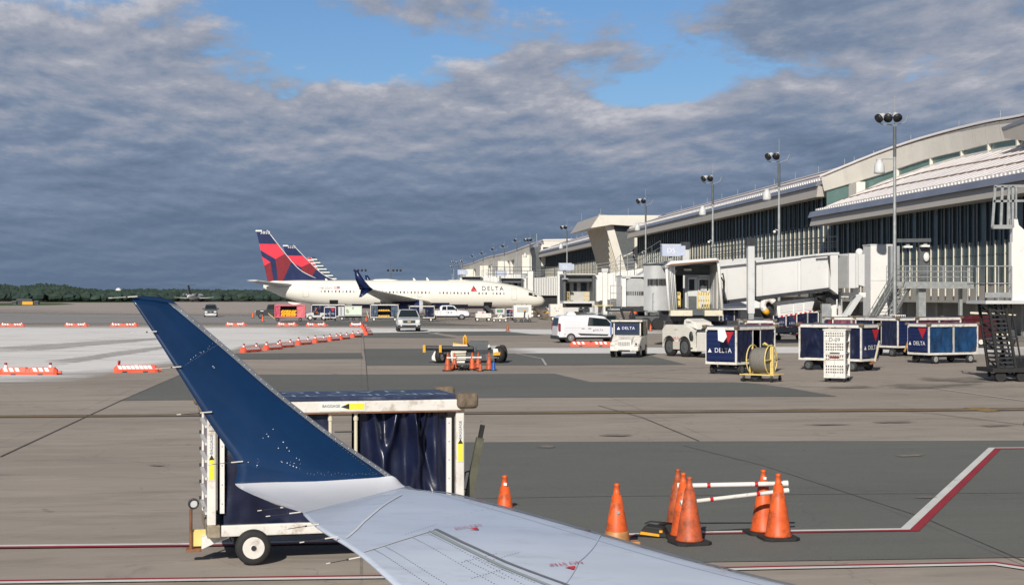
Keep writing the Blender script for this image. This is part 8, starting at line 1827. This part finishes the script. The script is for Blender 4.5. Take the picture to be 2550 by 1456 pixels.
mb.build('louvre_panel', B4); mb = MB(); [mb.box(x, x + .07, -.915, -.901, 1.2, 1.33, darkin) for x in (-1.1, -.85)]; mb.box(-1.35, -1.1, -.912, -.901, 1.55, 1.62, grey); mb.box(-.8, -.55, -.912, -.901, 1.55, 1.62, grey); mb.build('latch', B4)
for x in (-1.45, 1.3): wheel(B4, (x, -.8, .3), .3, .2, rim=wornw, n=14)
B5 = thing('tow_bar_trailer', 'yellow tow bar trailer behind the white box cart, left of the power unit', 'tow bar', GD(1348, dep(790)), 0); mb = MB(); mb.bar((-1.6, 0, .55), (1.3, 0, .75), .2, .16, yellow); mb.bar((-1.4, .4, .5), (1.0, .1, .9), .12, .12, yellow); mb.box(-1.5, 1.2, .8, 1.6, 1.0, 1.35, white); mb.box(-1.3, .9, .9, 1.5, 1.4, 1.5, lgrey); mb.build('bar', B5); wheel(B5, (-.4, -.1, .3), .3, .15, rim=wornw, n=12)
mb = MB(); mb.tube([P(1334, 768, 214), P(1345, 777, 206), P(1362, 790, 202)], [.35, .3, .3], brown, 10); o = mb.build('air_hose'); tag(o, 'fat tan air hose running from the airliner nose down to the power unit', 'hose')
B6 = thing('catering_steps', 'wedge-shaped white steps behind the white van', 'steps', GD(1478, dep(795) + 6), 0); mb = MB(); mb.prism([(-.6, -.6, .3), (1.6, -.6, .3), (1.6, -.6, .7), (-.1, -.6, 2.1), (-.6, -.6, 2.1)], (0, 1.2, 0), lgrey); mb.box(-1.8, -.62, -.5, .5, .3, 1.4, dark); mb.build('body', B6)
for x in (-1.2, 1.1): wheel(B6, (x, -.55, .3), .3, .2, rim=dgrey, n=12)
B7 = thing('orange_drum_stack', 'stack of orange safety drums beneath the corrugated cab', 'drums', GD(1581, dep(797)), 0); mb = MB(); mb.lathe([(.35, 0), (.33, .3), (.36, .32), (.30, .7), (.33, .72), (.26, 1.2), (.01, 1.22)], coneo, 16); mb.build('drum', B7)
B8 = thing('pushback_tug', 'dark tug with a big white-hubbed wheel in the shade behind the D5 cab', 'tug', GD(1655, dep(805)), 0); mb = MB(); mb.prism([(-1.8, -.8, .35), (1.9, -.8, .35), (1.9, -.8, .7), (.6, -.8, 1.1), (-.2, -.8, 1.25), (-1.8, -.8, 1.25)], (0, 1.6, 0), dgrey); mb.build('body', B8, bevel=.04)
for x in (-1.0, 1.0): wheel(B8, (x, -.75, .5), .5, .3, rim=lgrey, n=16)
# equipment in the shade between the bridges: yellow rack, loaders
B9 = thing('luggage_rack', 'yellow topped steel rack behind the vested worker', 'rack', GD(1500, 158), 0); mb = MB()
for x in (-.9, 0, .9):
    for y in (-.4, .4): mb.cyl((x, y, 0), (x, y, 2.1), .04, galv, n=6)
mb.box(-1.0, 1.0, -.5, .5, 2.1, 2.18, pyel)
for z in (.6, 1.3): mb.box(-.95, .95, -.45, .45, z, z + .05, galv)
mb.build('rack', B9)
for i, (px, d_, w, h, m, lb) in enumerate(((1530, 150, 2.6, 1.3, dgrey, 'dark grey loader parked in the shade left of the black stair'), (1602, 176, 3.0, 1.1, white, 'white low vehicle glimpsed under the corrugated cab'), (1690, 150, 3.2, 1.6, cream, 'cream box vehicle glimpsed under the D5 cab floor'), (1450, 200, 3.2, 1.4, dgrey, 'dark loader parked behind the ground power unit'),
        (1895, 118, 3.0, 1.5, dgrey, 'dark loader in the shade behind the air hose'), (2060, 125, 2.4, 1.7, dark, 'dark machine in the shade beside the rotunda column'))):
    t = thing('parked_loader', lb, 'loader', GD(px, d_), .1, None); mb = MB(); mb.box(-w / 2, w / 2, -.8, .8, .4, h * .6, m); mb.prism([(-w * .45, -.7, h * .6 + .001), (w * .1, -.7, h * .6 + .001), (-.02 * w, -.7, h), (-w * .4, -.7, h)], (0, 1.4, 0), m); mb.build('body', t, bevel=.05)
    mb = MB(); mb.box(-w * .38, -.02 * w, -.715, -.701, h * .66, h * .92, glass); mb.box(.15 * w, w * .42, -.5, .5, h * .6 + .002, h * .72, grey); mb.build('window', t)
    for x in (-w * .32, w * .32): wheel(t, (x, -.75, .32), .32, .2, rim=grey, n=12)
# tents
for px, d_, lb in ((1822, 150, 'white canopy tent beyond the lift column, left peak'), (1868, 156, 'white canopy tent beyond the lift column, right peak')):
    t = thing('canopy_tent', lb, 'tent', GD(px, d_), 0); mb = MB(); w = 1.6; zt_ = 2.1; mb.add([(-w, -w, zt_), (w, -w, zt_), (w, w, zt_), (-w, w, zt_), (0, 0, zt_ + .75)], [(0, 1, 4), (1, 2, 4), (2, 3, 4), (3, 0, 4)], textw)
    for a, b_ in (((-w, -w), (w, -w)), ((w, -w), (w, w)), ((w, w), (-w, w)), ((-w, w), (-w, -w))): mb.poly([(*a, zt_), (*b_, zt_), (*b_, zt_ - .3), (*a, zt_ - .3)], textw)
    mb.build('canopy', t); mb = MB(); [mb.cyl((x, y, 0), (x, y, zt_), .03, lgrey, n=6) for x in (-w, w) for y in (-w, w)]; mb.build('pole', t)
# golf-cart-like tug with yellow canopy at the right
GC = thing('utility_cart', 'small utility cart with cream canopy and bumpers behind the black truss stair', 'utility cart', GD(2480, dep(862) + 1), A_ + radians(-20))
mb = MB(); mb.box(-1.3, 1.3, -.6, .6, .35, .55, dark); mb.box(-1.35, -.7, -.62, .62, .55, .95, cream); mb.box(.55, 1.2, -.62, .62, .55, 1.0, dark); mb.build('body', GC, bevel=.04); mb = MB(); mb.prism([(-1.5, -.7, 2.0), (1.2, -.7, 1.9), (1.2, -.7, 1.96), (-1.5, -.7, 2.12)], (0, 1.4, 0), cream); mb.build('canopy', GC)
mb = MB(); [mb.cyl((x, y, .55), (x, y, 1.95), .025, dark, n=6) for x in (-.9, .9) for y in (-.6, .6)]; mb.build('canopy_post', GC); mb = MB(); mb.box(-.1, .75, -.66, -.63, .68, .78, cream); mb.box(-.1, .75, -.66, -.63, .5, .6, cream); mb.box(-.55, .0, -.5, .5, .55, .85, dark); mb.box(-.65, -.55, -.5, .5, .85, 1.3, dark); mb.build('seat', GC)
for x in (-.85, .9):
    for s in (-1, 1): wheel(GC, (x, s * .58, .25), .25, .18, rim=wornw, n=14)
RC = thing('red_cart', 'dark red covered cart behind the utility cart, beside the blue tarpaulin cart', 'cart', GD(2425, 92), A_ + .3); mc_ = M('maroon_paint', (.075, .008, .012), .5, var=.2); mb = MB(); mb.box(-1.1, 1.1, -.7, .7, .6, 1.7, mc_); mb.prism([(-1.1, -.7, 1.71), (1.1, -.7, 1.71), (.6, -.7, 1.95), (-.6, -.7, 1.95)], (0, 1.4, 0), mc_); mb.build('body', RC, bevel=.04)
for x in (-.8, .8): wheel(RC, (x, -.6, .25), .25, .18, rim=dgrey, n=12)
# crates behind the carts near the stair
for i, (px, d_, w, h, lb) in enumerate(((2244 - 14, 100, 1.0, 1.9, 'white perforated crate glimpsed behind the cart tops, left of the stair foot'), (2342, 97, 1.6, 1.75, 'grey perforated crate glimpsed above the cart tops, under the steel deck'))):
    t = thing('mesh_crate', lb, 'crate', GD(px, d_), 0); mb = MB(); mb.box(-w / 2, w / 2, -.4, .4, 0, .2, grey)
    for k in range(9): x = -w / 2 + w * k / 8; mb.box(x - .02, x + .02, -.41, -.39, .2, h, white)
    for k in range(8): z = .3 + (h - .35) * k / 7; mb.box(-w / 2, w / 2, -.412, -.392, z, z + .04, white)
    mb.build('crate', t)
